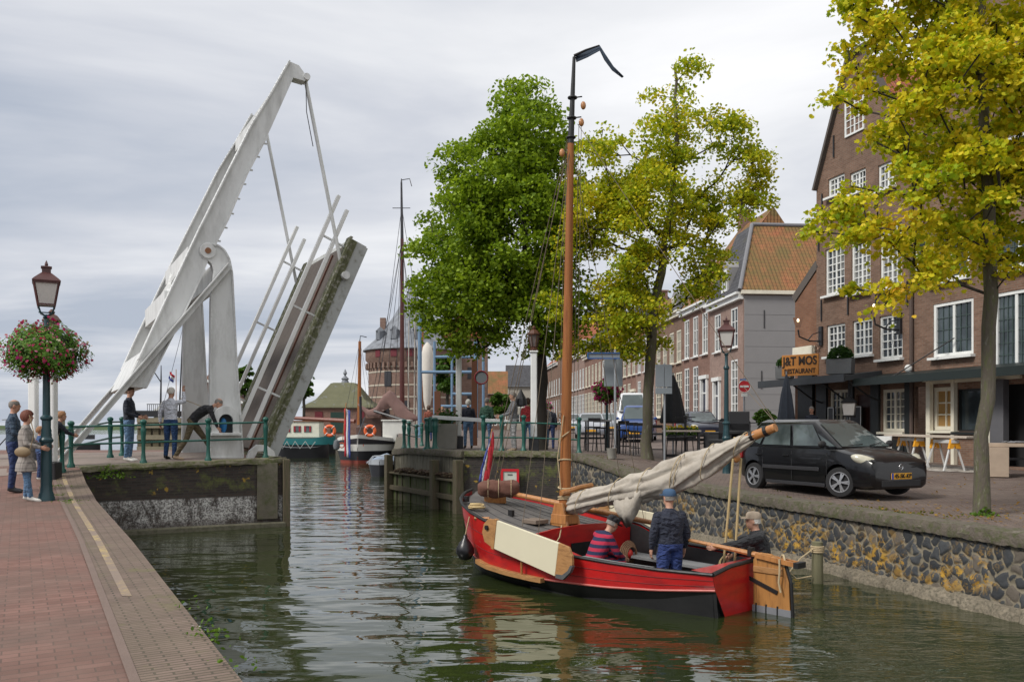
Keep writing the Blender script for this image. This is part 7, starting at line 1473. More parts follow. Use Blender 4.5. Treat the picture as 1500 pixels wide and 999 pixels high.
def car(label, cat, loc, heading, pm, L=3.83, Wd=1.68, H=1.52, wb=2.45, belt=0.95, hood=0.86, ws=(1.05, 0.30), rear=(-1.35, -1.72), nose=0.66, hero=False, plate='', steer=0.0, wr=0.29, group=None, roofrack=False):
    t = thing('parked_car', label, cat, loc, face_to(*heading), group, world=False)
    hw = Wd / 2; fy = L / 2; fa = fy - 0.76; ra = fa - wb
    ys = [fy, fy - .05, fy - .18, fy - .45, ws[0] + .02, ws[0] - .4, 0, -fy + .9, -fy + .35, -fy + .12, -fy]
    wf = [.80, .885, .945, .985, 1, 1, 1, 1, .97, .90, .80]; zt = [nose - .04, nose + .02, nose + .08, hood - .04 if hood > nose + .1 else hood, hood + .07, belt, belt, belt + .02, belt + .02, belt - .02, belt - .12]; zb = [.26, .19, .17, .17, .17, .17, .17, .17, .19, .22, .30]
    zt[3] = lerp(nose + .07, hood + .07, .5)
    mb = MB(); rg = []
    for y, w, a, b in zip(ys, wf, zt, zb):
        w *= hw; h = a - b
        half = [(0, b), (w * .8, b), (w * .955, b + .06), (w * .985, b + h * .30), (w, b + h * .55), (w * .985, b + h * .78), (w * .93, a - .035), (w * .84, a), (w * .45, a + .035), (0, a + .045)]
        pts = half + [(-x, z) for x, z in reversed(half[1:-1])]; rg.append([V(x, y, z) for x, z in pts])
    mb.rings(rg); tmp = mb.build('body', pm, t, smooth=True, local=True, ang=32, fixn=True)
    cu = MB()
    for y in (fa, ra):
        for s_ in (-1, 1): cu.tube([(s_ * (hw - .26), y, wr + .01), (s_ * (hw + .2), y, wr + .01)], wr + .055, 24)
    co = cu.build('cut', pm, None, local=True, fixn=True); co.matrix_world = Matrix.Identity(4)
    sv = (t.location.copy(), t.rotation_euler.copy()); t.location = (0, 0, 0); t.rotation_euler = (0, 0, 0); bpy.context.view_layer.update()
    md = tmp.modifiers.new('c', 'BOOLEAN'); md.object = co; md.operation = 'DIFFERENCE'; md.solver = 'EXACT'
    me = evalmesh(tmp); tmp.modifiers.clear(); tmp.data = me; me.materials.clear(); me.materials.append(pm)
    me.polygons.foreach_set('use_smooth', [True] * len(me.polygons)); me.set_sharp_from_angle(angle=R(32))
    COL.objects.unlink(co); bpy.data.objects.remove(co); t.location, t.rotation_euler = sv
    # greenhouse
    zr = H; zb_ = belt - .02; bf, br = hw * .93, hw * .90; rf, rr = hw * .70, hw * .68
    base = [V(bf * .90, ws[0] + .05, zb_ + .02), V(br, rear[1], zb_ + .02), V(-br, rear[1], zb_ + .02), V(-bf * .90, ws[0] + .05, zb_ + .02)]
    mid = [V(bf * .95, ws[0] - .28, zb_ + .02), V(-bf * .95, ws[0] - .28, zb_ + .02)]
    top = [V(rf, ws[1], zr - .06), V(rr, rear[0], zr - .05), V(-rr, rear[0], zr - .05), V(-rf, ws[1], zr - .06)]
    top2 = [V(rf * .8, ws[1] - .15, zr - .005), V(rr * .8, rear[0] + .12, zr), V(-rr * .8, rear[0] + .12, zr), V(-rf * .8, ws[1] - .15, zr - .005)]
    mb = MB(); mb.rings([base, top, top2], cap0=False); mb.build('cabin_shell', pm, t, smooth=True, local=True, bevel=0.045, ang=70)
    def q4(a, b, c, d, u0, u1, v0, v1, off): 
        P = lambda u, v: a.lerp(b, u).lerp(d.lerp(c, u), v); n_ = (b - a).cross(d - a).normalized()
        return [P(u, v) + n_ * off for u, v in ((u0, v0), (u1, v0), (u1, v1), (u0, v1))]
    def sect(a, b, c, d, pts, off):
        n_ = (b - a).cross(d - a).normalized(); return [a.lerp(b, u).lerp(d.lerp(c, u), v) + n_ * off for u, v in pts]
    def glassp(nm, pts): mb = MB(); mb.face(*pts); g = mb.build(nm, CARGLASS, t, local=True); g.modifiers.new('s', 'SOLIDIFY').thickness = .006; return g
    o_ = -0.02 if False else 0.012
    cenp = V(0, 0, 1.1)
    def outw(a, b, d): n_ = (b - a).cross(d - a); return 1 if n_.dot((a + b + d) / 3 - cenp) > 0 else -1
    A, B_, C_, D_ = base[0], base[3], top[3], top[0]; sg_ = outw(A, B_, D_); glassp('windscreen', sect(A, B_, C_, D_, [(.05, .04), (.95, .04), (.92, .93), (.08, .93)], o_ * sg_))
    A, B_, C_, D_ = base[2], base[1], top[1], top[2]; sg_ = outw(A, B_, D_); glassp('rear_window', sect(A, B_, C_, D_, [(.1, .12), (.9, .12), (.88, .92), (.12, .92)], o_ * sg_))
    for s_ in (0, 1):
        A, B_, C_, D_ = (base[0], base[1], top[1], top[0]) if s_ == 0 else (base[3], base[2], top[2], top[3]); sg_ = outw(A, B_, D_)
        for pts in ([(.03, .05), (.13, .05), (.10, .55)], [(.15, .05), (.44, .05), (.38, .88), (.07, .88)], [(.475, .05), (.78, .06), (.76, .88), (.43, .88)], [(.81, .08), (.95, .22), (.93, .80), (.80, .86)]): glassp('side_window', sect(A, B_, C_, D_, pts, o_ * sg_))
    # wheels
    for nm, y, st in (('front', fa, steer), ('rear', ra, 0)):
        for s_ in (-1, 1):
            Mx = Matrix.Translation((s_ * (hw - .105), y, wr)) @ Matrix.Rotation(st, 4, 'Z') @ Matrix.Rotation(R(90) * s_, 4, 'Y')
            mb = MB(); mb.T = Mx; mb.lathe((0, 0, 0), [(wr * .62, -.09), (wr * .93, -.095), (wr, -.06), (wr, .06), (wr * .95, .09), (wr * .68, .095), (wr * .66, .05)], 28); w_ = mb.build('wheel', RUBBER, t, smooth=True, local=True, ang=50)
            mb = MB(); mb.T = Mx; mb.torus((0, 0, .085), wr * .655, .014, n=24, m=6)
            for k in range(5):
                a = 2 * math.pi * k / 5 + .3
                for da in (-.13, .13): mb.beam((.03 * math.cos(a), .03 * math.sin(a), .085), (wr * .64 * math.cos(a + da), wr * .64 * math.sin(a + da), .075), .03, .025, up=(0, 0, 1))
            mb.tube([(0, 0, .07), (0, 0, .105)], .045, 12); mb.build('rim', ALLOY, w_, local=True)
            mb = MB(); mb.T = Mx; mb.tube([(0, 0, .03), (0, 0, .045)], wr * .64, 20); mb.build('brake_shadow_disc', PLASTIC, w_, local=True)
    # front
    for s_ in (-1, 1):
        mb = MB(); mb.ell((s_ * hw * .765, fy - .225, nose + .005), (.30, .115, .105), 16, 10, Matrix.Rotation(R(-44) * s_, 3, 'Z') @ Matrix.Rotation(R(-20) * s_, 3, 'Y')); hl_ = mb.build('headlight', LAMPG, t, local=True, smooth=True)
        if hero: mb = MB(); mb.tube([(s_ * hw * .55, fy - .04, .33), (s_ * hw * .80, fy - .07, .33)], .035, 8); mb.build('fog_lamp', LAMPG, t, local=True)
        mb = MB(); mb.box((s_ * hw * .93, -fy + .13, belt - .13), (.09, .16, .30)); mb.build('tail_light', TAIL, t, local=True, bevel=.02)
        mb = MB(); mb.ell((s_ * (hw + .07), ws[0] - .22, belt + .07), (.10, .05, .07), 10, 8); mb.tube([(s_ * hw * .92, ws[0] - .2, belt + .02), (s_ * (hw + .04), ws[0] - .2, belt + .05)], .022, 6); mb.build('mirror', pm if not hero else PLASTIC, t, local=True, smooth=True)
    mb = MB(); mb.box((0, fy - .012, .29), (hw * 1.2, .05, .12)); mb.box((0, fy - .03, nose - .10), (hw * .92, .05, .085)); mb.build('grille', PLASTIC, t, local=True, bevel=.01)
    mb = MB(); mb.box((0, fy + .008, .43), (.52, .015, .115)); pl = mb.build('number_plate', PLATEY, t, local=True)
    mb = MB(); mb.box((-.24, fy + .018, .43), (.045, .006, .112)); 
    if hero:
        mb.v = [(-x, y, z) for x, y, z in mb.v]; mb.build('plate_band', PLATEB, pl, local=True, fixn=True)
        ftext(plate, Matrix.Rotation(R(180), 4, 'Z'), 0.025, .43, .112, PLK, pl, 'plate_characters', y=-(fy + .018), bold=.0)
        mb = MB()
        for x_ in (-.032, .032): mb.beam((x_, fy + .0, nose - .135), (x_ * 1.3, fy - .01, nose - .065), .014, .012)
        mb.beam((-.03, fy, nose - .10), (.03, fy, nose - .10), .014, .012); mb.torus((0, fy - .004, nose - .10), .052, .007, Matrix.Rotation(R(90), 3, 'X')); mb.build('emblem', CHROME, t, local=True)
        # doors' shut lines, mouldings, handles
        mb = MB()
        for s_ in (-1, 1):
            for y in (ws[0] - .18, -.10, -.98): mb.tube([(s_ * (hw + .001), y, .26), (s_ * (hw * 1.0), y, .62), (s_ * (hw * .965), y - .03, .86)], .006, 4)
        mb.build('shut_line', PLASTIC, t, local=True)
        mb = MB()
        for s_ in (-1, 1):
            for y in (-.28, -1.12): mb.box((s_ * (hw * .985 + .012), y, .765), (.03, .17, .03))
        mb.build('door_handle', pm, t, local=True, bevel=.008)
        mb = MB()
        for s_ in (-1, 1): mb.box((s_ * (hw + .004), -.15, .52), (.022, 1.65, .075)); mb.box((s_ * (hw - .01), -.02, .21), (.04, 1.7, .07))
        mb.build('side_moulding', paint('charcoal_moulding', (0.035, 0.035, 0.038)), t, local=True, bevel=.008)
        mb = MB(); mb.tube([(.45, ws[0] + .0, belt + .045), (.05, ws[0] - .02, belt + .07)], .008, 4); mb.tube([(-.1, ws[0] + .02, belt + .045), (-.5, ws[0] - .05, belt + .10)], .008, 4); mb.build('wiper', PLASTIC, t, local=True)
    if roofrack:
        mb = MB()
        for s_ in (-1, 1): mb.tube([(s_ * rf * .85, ws[1] - .2, zr + .05), (s_ * rr * .85, rear[0] + .2, zr + .05)], .02, 6)
        mb.build('roof_rail', PLASTIC, t, local=True)
    return t
CF = V(6.37, 16.6, 0); CRr = V(5.40, 18.75, 0); hd_ = (CF - CRr).normalized(); rt_ = V(hd_.y, -hd_.x, 0)     # near-side wheels sit on this line
cc = (CF + CRr) / 2 + rt_ * (-0.74); fa_ = 3.83 / 2 - .76; mid_ = (fa_ + fa_ - 2.45) / 2
cc = cc - hd_ * mid_
car('shiny black compact hatchback with yellow plate parked at the edge of the rubble wall', 'car', (cc.x, cc.y, gr(cc.x, cc.y) + .003), (hd_.x, hd_.y), paint('black', (0.004, 0.004, 0.005)), hero=True, plate='45-SK-KP', steer=R(22), nose=.70)
def cpos(px, Y): x = (px - 750) / 1250 * Y; return (x, Y, gr(x, Y) + .003)
GC = 'cars parked along the far street'
car('blue minivan with black bumper behind the yellow-green tree trunk', 'van', cpos(934, 44), (-.22, -.97), paint('blue', (0.018, 0.055, 0.20)), L=4.3, Wd=1.78, H=1.82, wb=2.8, belt=1.08, hood=.98, ws=(1.15, .55), rear=(-1.9, -2.05), nose=.80, wr=.31, group=GC)
car('silver hatchback facing the camera left of the blue van', 'car', cpos(866, 49), (-.10, -.99), paint('silver', (0.36, 0.37, 0.40), .4), L=4.2, Wd=1.80, H=1.44, wb=2.6, group=GC)
car('grey hatchback partly hidden behind the silver one', 'car', cpos(893, 60), (-.10, -.99), paint('grey', (0.25, 0.27, 0.29), .4), L=4.1, H=1.46, group=GC)
car('dark blue hatchback parked in front of the pale brick houses', 'car', cpos(1024, 46), (.05, -1), paint('dark_blue', (0.02, 0.024, 0.04), .2), L=4.3, Wd=1.78, H=1.52, wb=2.6, group=GC, roofrack=True)
car('white van with orange beacon behind the blue minivan', 'van', cpos(925, 57), (-.10, -.99), paint('white', (0.62, 0.63, 0.64)), L=5.2, Wd=2.1, H=2.75, wb=3.2, belt=1.55, hood=1.25, ws=(1.9, 1.45), rear=(-2.4, -2.5), nose=.95, wr=.34, group=GC)
bc = thing('beacon_lamp', 'orange beacon on the roof of the white van', 'beacon', tuple(W(921, 584, 56))); mb = MB(); mb.lathe(W(921, 587, 56), [(.16, 0), (.16, .22), (.05, .3)], 10); mb.build('dome', M('orange_beacon', (0.7, 0.16, 0.03), 0.3), bc)
car('small pale car far down the street just right of the mast', 'car', cpos(838, 66), (-.1, -1), paint('pale', (0.4, 0.42, 0.44), .3), L=4.0, H=1.5, group=GC)
# ================================================================ terrace and street furniture
DKMET = M('dark_terrace_metal', (0.016, 0.016, 0.018), 0.5)
def bar_stool(loc, rz, label):
    t = thing('bar_stool', label, 'stool', loc, rz, 'black bar stools by the canal edge', world=False)
    for x in (-.2, .2):
        for y in (-.2, .2): mb = MB(); mb.tube([(x * 1.1, y * 1.1, 0), (x * .9, y * .9, .74)], .016, 5); mb.build('leg', DKMET, t, local=True)
    mb = MB(); mb.box((0, 0, .76), (.42, .42, .05)); mb.build('seat', DKMET, t, local=True, bevel=.01)
    mb = MB(); mb.box((0, -.19, 1.0), (.40, .03, .10)); mb.tube([(-.19, -.19, .74), (-.19, -.2, 1.03)], .013, 5); mb.tube([(.19, -.19, .74), (.19, -.2, 1.03)], .013, 5); mb.build('backrest', DKMET, t, local=True)
    mb = MB(); mb.tube([(-.2, -.2, .25), (.2, -.2, .25), (.2, .2, .25), (-.2, .2, .25), (-.2, -.2, .25)], .012, 4); mb.build('footrest', DKMET, t, local=True)
    return t
G_ = lambda px, Y: ((px - 750) / 1250 * Y, Y, gr((px - 750) / 1250 * Y, Y) + .003)
st0 = bar_stool(G_(868, 27.0), .2, 'black bar stool at the left end of the canal-edge row')
for px, Y, r_, lb in ((880, 28.0, 3.3, 'black bar stool beside the planter pot and sign pole'), (909, 27.2, .4, 'black bar stool in front of the blue minivan bumper'), (924, 28.2, 2.8, 'black bar stool just left of the mossy trunk'), (935, 27.0, .1, 'black bar stool touching the left of the mossy trunk'), (962, 28.0, 3.0, 'black bar stool right of the mossy trunk'), (990, 26.5, .6, 'black bar stool tucked under the pale plank table'), (1003, 27.4, 3.4, 'black bar stool behind the pale plank table')): dup(st0, G_(px, Y), r_, lb)
def high_table(loc, rz, label, w=1.5, d=.6, h=1.02, topm=None):
    t = thing('bar_table', label, 'table', loc, rz, world=False)
    mb = MB(); mb.box((0, 0, h), (w, d, .05)); mb.build('table_top', topm or M('weathered_table_planks', (0.30, 0.26, 0.22), 0.75, var=0.3, scale=4, stretch=(1, 8, 1)), t, local=True, bevel=.005)
    for x in (-1, 1):
        for y in (-1, 1): mb = MB(); mb.box((x * (w / 2 - .06), y * (d / 2 - .06), h / 2 - .012), (.05, .05, h - .03)); mb.build('leg', DKMET, t, local=True)
    return t
high_table(G_(998, 26.0), R(-8), 'pale plank bar table under the yellow flower trough', 1.15, .6, 1.0)
high_table(G_(875, 27.6), .1, 'narrow grey bar table at the canal edge by the green railing post', .8, .5, .98, M('grey_top', (0.22, 0.22, 0.22), .6))
high_table(G_(925, 27.8), .1, 'dark bar table in front of the blue minivan', 1.0, .5, 1.0, DKMET)
ft = thing('flower_trough', 'black trough of yellow and white flowers on the terrace railing', 'planter', tuple(W(998, 640, 29))); mb = MB(); c = W(998, 641, 29); mb.box(c, (.95, .28, .22)); mb.build('trough', BLACKP, ft, bevel=.01)
rng = np.random.default_rng(2); P_ = rng.uniform(-1, 1, (420, 3)) * np.array([.56, .2, .13]) + np.array(c) + np.array([0, 0, .2]); leafcloud('leaves', P_, .10, BASKLEAF, ft, 3)
YP = leafmat('yellow_petals', [(0, (.75, .55, .02)), (.6, (.8, .62, .05)), (.7, (.75, .75, .68)), (1, (.8, .8, .72))], cs=3, hue=.8); P_ = rng.uniform(-1, 1, (160, 3)) * np.array([.54, .2, .10]) + np.array(c) + np.array([0, 0, .30]); leafcloud('flowers', P_, .08, YP, ft, 4, 'petal', up=0)
# stacked dark lounge furniture behind the sail
def lounge(loc, rz, label):
    t = thing('terrace_chair', label, 'chair', loc, rz, 'dark terrace armchairs stacked by the lamp', world=False)
    mb = MB(); mb.box((0, 0, .42), (.55, .52, .10)); mb.build('seat', DKMET, t, local=True, bevel=.02); mb = MB(); mb.box((0, -.24, .72), (.55, .06, .55)); mb.build('backrest', DKMET, t, local=True, bevel=.02)
    for x in (-1, 1): mb = MB(); mb.tube([(x * .26, -.22, .64), (x * .27, .22, .64), (x * .27, .23, .40)], .02, 6); mb.build('armrest', DKMET, t, local=True)
    for x in (-1, 1):
        for y in (-1, 1): mb = MB(); mb.tube([(x * .22, y * .21, .4), (x * .25, y * .24, 0)], .02, 5); mb.build('leg', DKMET, t, local=True)
    return t
l0 = lounge(G_(1040, 25.5), 2.6, 'dark terrace armchair nearest the pale plank table'); lz = 0
for px, Y, dz, r_, lb in ((1056, 25.0, 0, 2.2, 'dark terrace armchair left of the green lamp post foot'), (1056, 25.0, .32, 2.2, 'dark armchair on top of the stack left of the lamp post'), (1083, 23.2, 0, 2.9, 'dark terrace armchair between lamp post and black hatchback'), (1083, 23.2, .32, 2.9, 'second armchair up in the stack beside the black hatchback'), (1083, 23.2, .64, 2.9, 'topmost armchair in the stack beside the black hatchback')):
    g_ = G_(px, Y); dup(l0, (g_[0], g_[1], g_[2] + dz), r_, lb)
def parasol(px, Y, pt, pb, label, mat, r=.26, base=True):
    g_ = G_(px, Y); zt = W(px, pt, Y).z; zb = W(px, pb, Y).z; t = thing('closed_parasol', label, 'parasol', g_); mb = MB(); n = 28; rg = []
    for f, k in ((0, .03), (.05, .12), (.12, .22), (.35, .52), (.7, .8), (.97, 1.0), (1, .92)):
        rg.append([V(g_[0], g_[1], lerp(zt, zb, f)) + V(math.cos(a), math.sin(a), 0) * (r * k * (1 + .14 * math.cos(a * 7))) for a in [2 * math.pi * i / n for i in range(n)]])
    mb.rings(rg); mb.build('canopy', mat, t, smooth=True, ang=60); mb = MB(); mb.cyl(V(*g_), V(g_[0], g_[1], zt + .05), .03, 8); mb.build('pole', STEEL, t); mb = MB(); mb.box(V(*g_) + V(0, 0, .04), (.6, .6, .08)); mb.build('foot', BLACKP, t)
parasol(986, 29.5, 548, 620, 'closed charcoal parasol behind the grey sign back', M('charcoal_canvas', (0.028, 0.029, 0.033), .9), .42)
parasol(1152, 30.5, 546, 640, 'closed blue-grey parasol in front of the grey-clad wall', M('blue_grey_canvas', (0.055, 0.065, 0.085), .9), .34)
# posts with chains
def chain_post(px, Y, h, label):
    g_ = G_(px, Y); t = thing('chain_post', label, 'post', g_, group='black terrace posts joined by chain'); mb = MB(); mb.lathe(g_, [(.09, 0), (.09, .05), (.045, .1), (.04, h - .1), (.06, h - .08), (.06, h - .04), (.03, h)], 10); mb.build('shaft', DKMET, t, smooth=True, ang=40); mb = MB(); mb.beam(V(*g_) + V(-.32, 0, h - .06), V(*g_) + V(.32, 0, h - .06), .035, .03); mb.build('cross_arm', DKMET, t); return V(*g_) + V(0, 0, h - .1)
ends_ = [chain_post(1004, 27.5, 1.45, 'black chain post rising behind the yellow flower trough'), chain_post(1058, 28.0, 1.35, 'black chain post just left of the green lamp post'), chain_post(1097, 28.5, 1.25, 'black chain post in front of the grey-clad wall corner')]
ch = thing('chain', 'drooping black chain between the terrace posts', 'chain', tuple(ends_[0])); 
for a, b in zip(ends_, ends_[1:]): mb = MB(); mb.tube([a.lerp(b, i / 10) + V(0, 0, -.10 * math.sin(math.pi * i / 10) - .0) for i in range(11)], .016, 5); mb.build('chain_span', DKMET, ch)
# signs
GREYSIGN = M('grey_sign_back', (0.20, 0.225, 0.245), .5, var=.06)
def pole_sign(px, Y, ptop, label, name='street_sign', cat='sign', r=.035): 
    g_ = G_(px, Y); t = thing(name, label, cat, g_); mb = MB(); mb.cyl(V(*g_), W(px, ptop, Y).copy(), r, 10); mb.build('pole', STEEL, t); return t
def spanel(t, px0, px1, py0, py1, Y, m, nm='panel', th=.03): a = W(px0, py1, Y); b = W(px1, py0, Y); mb = MB(); mb.box((a + b) / 2, (b.x - a.x, th, b.z - a.z)); return mb.build(nm, m, t, bevel=.008)
t = pole_sign(973.5, 25.2, 532, 'pair of grey-blue sign backs on a pole right of the mossy trunk'); spanel(t, 960, 973, 534, 567, 25.1, GREYSIGN); spanel(t, 973.6, 984.5, 534, 567, 25.1, GREYSIGN); spanel(t, 960, 984.5, 568, 577, 25.08, GREYSIGN, 'small_panel')
t = pole_sign(901, 24.8, 512, 'grey sign pole with blue street-name plate and large grey sign back'); spanel(t, 861, 908, 517.5, 524.5, 24.7, GREYSIGN, 'name_plate'); spanel(t, 885, 912, 526, 566, 24.95, GREYSIGN, 'sign_back')
mb = MB(); a = W(861, 525, 24.66); b = W(908, 517, 24.66)
for z in (a.z, b.z): mb.box(((a.x + b.x) / 2, 24.68, z), (b.x - a.x, .05, .03))
mb.box((a.x, 24.68, (a.z + b.z) / 2), (.03, .05, b.z - a.z)); mb.build('blue_edge', M('sign_blue', (0.02, 0.09, 0.28), .4), t)
t = pole_sign(1090, 33, 554, 'red round no-entry sign with white bar beside the grey-clad wall'); c = W(1090, 566, 32.9); mb = MB(); mb.tube([c, c + V(0, -.03, 0)], .235, 28); ds = mb.build('disc', M('sign_red', (0.50, 0.012, 0.02), .4), t); mb = MB(); mb.box(c + V(0, -.036, 0), (.34, .01, .075)); mb.build('bar', WHITE, ds); mb = MB(); mb.torus(c + V(0, -.03, 0), .232, .01, Matrix.Rotation(R(90), 3, 'X')); mb.build('rim', WHITE, ds); spanel(t, 1086, 1095, 576, 581, 32.9, WHITE, 'sub_plate'); spanel(t, 1084, 1093, 555, 557.5, 32.9, M('sign_blue', (0.02, 0.09, 0.28), .4), 'blue_plate')
t = thing('wooden_post', 'tall brown wooden post carrying the back of a round sign', 'post', G_(695, 31)); mb = MB(); mb.box(W(695, 590, 31) , (.20, .20, 3.1)); mb.build('shaft', M('reddish_post_wood', (0.13, 0.05, 0.025), .8, stretch=(4, 4, .5)), t, bevel=.01); c = W(705, 553, 30.8); mb = MB(); mb.tube([c, c + V(0, .03, 0)], .24, 24); mb.build('sign_disc', GREYSIGN, t); mb = MB(); mb.torus(c, .235, .028, Matrix.Rotation(R(90), 3, 'X')); mb.build('sign_rim', M('sign_rim_red', (0.22, 0.015, 0.02), .5), t)
t = thing('wooden_post', 'short reddish wooden mooring post under the blue frame', 'post', tuple(W(641, 650, 36))); mb = MB(); a = W(641, 573, 36); mb.box((a.x, 36, (a.z + 1.6) / 2), (.26, .26, a.z - 1.6)); mb.build('shaft', M('reddish_post_wood', (0.13, 0.05, 0.025), .8), t, bevel=.01)
pb = thing('concrete_planter', 'grey concrete planter with green shrub behind the white boom', 'planter', G_(655, 28.6)); c = W(655, 640, 28.6); mb = MB(); mb.box((c.x, 28.6, 2.2), (.62, .5, .85), taper=1.12); mb.build('tub', M('planter_concrete', (0.26, 0.25, 0.22), .85, var=.2, scale=6), pb, bevel=.02); P_ = rng.normal(size=(500, 3)) * np.array([.18, .16, .14]) + np.array([c.x, 28.6, 2.78]); leafcloud('shrub', P_, .09, HEDGE, pb, 3)
pb = thing('plant_pot', 'small stone pot at the foot of the grey sign pole', 'pot', G_(896, 24.6)); g_ = G_(896, 24.6); mb = MB(); mb.lathe(g_, [(.11, 0), (.15, .28), (.16, .30), (.13, .30), (.12, .26)], 14); mb.build('pot', M('planter_concrete', (0.26, 0.25, 0.22), .85), pb, smooth=True, ang=40)
# red bordered notice on the dark quay wall
ns = thing('notice_board', 'white notice with thick red border fixed to the dark quay wall', 'sign', tuple(W(747, 700, 24.8))); c = W(747, 701, 24.75); mb = MB(); mb.box(c, (.48, .04, .50), R(-8)); mb.build('board', M('notice_white', (0.50, 0.52, 0.46), .6), ns)
mb = MB()
for dx, dz, sx, sz in ((-.23, 0, .07, .56), (.23, 0, .07, .56), (0, .25, .46, .07), (0, -.25, .46, .07)): mb.box(c + V(dx, -.025 - dx * .14, dz), (sx, .05, sz), R(-8))
mb.build('red_border', M('sign_red', (0.50, 0.012, 0.02), .4), ns); mb = MB(); mb.box(c + V(0, -.028, .12), (.14, .01, .035), R(-8)); mb.build('small_caption', M('notice_grey_print', (0.10, 0.11, 0.10), .6), ns)
# hanging flower balls on green poles farther off
def pole_basket(px, py, Y, rx, rz_, petal, label):
    c = W(px, py, Y); g_ = (c.x, Y, gr(c.x, Y)); t = thing('lamp_column', 'green column carrying the ' + label, 'column', g_); mb = MB(); mb.lathe(g_, [(.09, 0), (.09, .8), (.05, .9), (.045, c.z - g_[2])], 10); mb.build('post', DKGREEN, t); flower_ball(tuple(c), rx / 1250 * Y, rz_ / 1250 * Y, label, 900, 260, .13, .12, petal, int(px))
pole_basket(889, 572, 33, 19, 17, PETAL2, 'dark purple and green flower ball left of the white van'); pole_basket(790, 602, 36, 18, 17, leafmat('hot_pink_petals', [(0, (.42, .02, .20)), (1, (.60, .06, .30))], cs=4), 'hot pink flower ball right of the nearest lantern post')
# trestle table, sawhorses, rough slab table
def sawhorse(loc, rz, label):
    t = thing('sawhorse', label, 'sawhorse', loc, rz, 'yellow and white sawhorses under the work board', world=False)
    mb = MB(); mb.box((0, 0, .80), (.22, .95, .09)); mb.build('top_rail', M('white_leg_paint', (0.55, 0.55, 0.54), .5), t, local=True)
    for x in (-1, 1):
        for y in (-1, 1):
            mb = MB(); mb.beam((x * .07, y * .38, .76), (x * .30, y * .42, 0), .05, .035); lg = mb.build('leg', M('white_leg_paint', (0.55, 0.55, 0.54), .5), t, local=True)
    for y in (-1, 1): mb = MB(); mb.prism([(-.11, y * .42 - .04, .86), (.11, y * .42 - .04, .86), (.17, y * .42 - .04, .60), (.05, y * .42 - .04, .60), (0, y * .42 - .04, .72), (-.05, y * .42 - .04, .60), (-.17, y * .42 - .04, .60)], (0, .08, 0)); mb.build('hinge_bracket', M('sawhorse_yellow', (0.72, 0.33, 0.02), .5), t, local=True)
    return t
s0 = sawhorse(G_(1334, 24.8), R(6), 'left yellow and white sawhorse under the long board'); dup(s0, G_(1384, 23.6), R(6), 'right yellow and white sawhorse nearest the golden tree trunk')
bd_ = thing('work_board', 'long pale work board lying across the two sawhorses', 'board', tuple(W(1375, 640, 24))); a = V(*G_(1310, 25.4)) + V(0, 0, .90); b = V(*G_(1432, 22.9)) + V(0, 0, .93); mb = MB(); mb.beam(a, b, .85, .05); mb.build('board', M('pale_board', (0.42, 0.36, 0.30), .7, var=.2, scale=3), bd_, bevel=.004)
dust = MB(); g_ = G_(1378, 24.2); dust.face(*[V(x, y, gr(x, y) + .012) for x, y in ((g_[0] - 1.7, 25.8), (g_[0] - .7, 23.2), (g_[0] + .3, 22.6), (g_[0] + 1.2, 23.4), (g_[0] + .5, 25.6))]); tag(dust.build('sawdust', M('sawdust', (0.40, 0.37, 0.33), .95, var=.25, scale=3, col2=(0.20, 0.17, 0.15), mask=(.5, .6))), kind='structure')
sl = thing('slab_table', 'rough pale slab table with solid end block at the right edge', 'table', G_(1475, 21.5)); g_ = V(*G_(1475, 21.5)); mb = MB(); mb.box(g_ + V(.35, 0, .80), (1.6, .8, .09), R(-20)); mb.build('table_top', M('pale_slab', (0.36, 0.28, 0.21), .8, var=.25, scale=4), sl, bevel=.01); mb = MB(); mb.box(g_ + V(-.25, 0, .38), (.42, .66, .74), R(-20)); mb.build('end_block', M('pale_slab', (0.36, 0.28, 0.21), .8), sl, bevel=.01); mb = MB(); mb.box(g_ + V(.95, -.2, .38), (.06, .06, .74)); mb.box(g_ + V(.45, 0, .45), (1.0, .05, .06), R(-20)); mb.build('dark_leg', DKMET, sl)
mb = MB(); rg = []
cl = thing('grey_cloth', 'crumpled dark grey cloth on the rough slab table', 'cloth', tuple(g_ + V(.3, 0, .86)))
for i in range(9): rg.append([g_ + V(.0 + i * .08, -.25 + j * .07, .86 + .05 * abs(mnoise.noise(V(i * .5, j * .6, 1)))) for j in range(8)])
mb.rings(rg, closed=False); o = mb.build('cloth', GREYC, cl, smooth=True, ang=180); o.modifiers.new('s', 'SOLIDIFY').thickness = .015
ab = thing('a_board', 'white folding pavement board just behind the black hatchback bonnet', 'sign board', G_(1292, 24.5)); g_ = V(*G_(1290, 24.5))
for s_ in (-1, 1): mb = MB(); mb.box(g_ + V(.05 * s_, s_ * .16, .45), (.6, .03, .92), rot=Matrix.Rotation(R(12) * s_, 3, 'X')); mb.build('panel', WHITE, ab)
mp = thing('mooring_pile', 'weathered wooden mooring pile wrapped with rope by the rubble wall', 'pile', (4.92, 13.75, 0)); mb = MB(); mb.tube([(4.92, 13.75, -.4), (4.92, 13.75, .66)], [.10, .085], 12); mb.build('pile', M('green_grey_pile', (0.15, 0.14, 0.08), .9, var=.4, scale=5, stretch=(3, 3, .5)), mp, smooth=True, ang=40)
mb = MB()
for k in range(4): mb.torus((4.92, 13.75, .50 + .028 * k), .095, .014)
mb.tube([(4.83, 13.70, .55), (4.6, 13.6, .42), (4.42, 13.6, .20), (4.55, 13.65, .08), (4.8, 13.68, .12)], .012, 5); mb.build('rope', ROPE, mp, smooth=True)
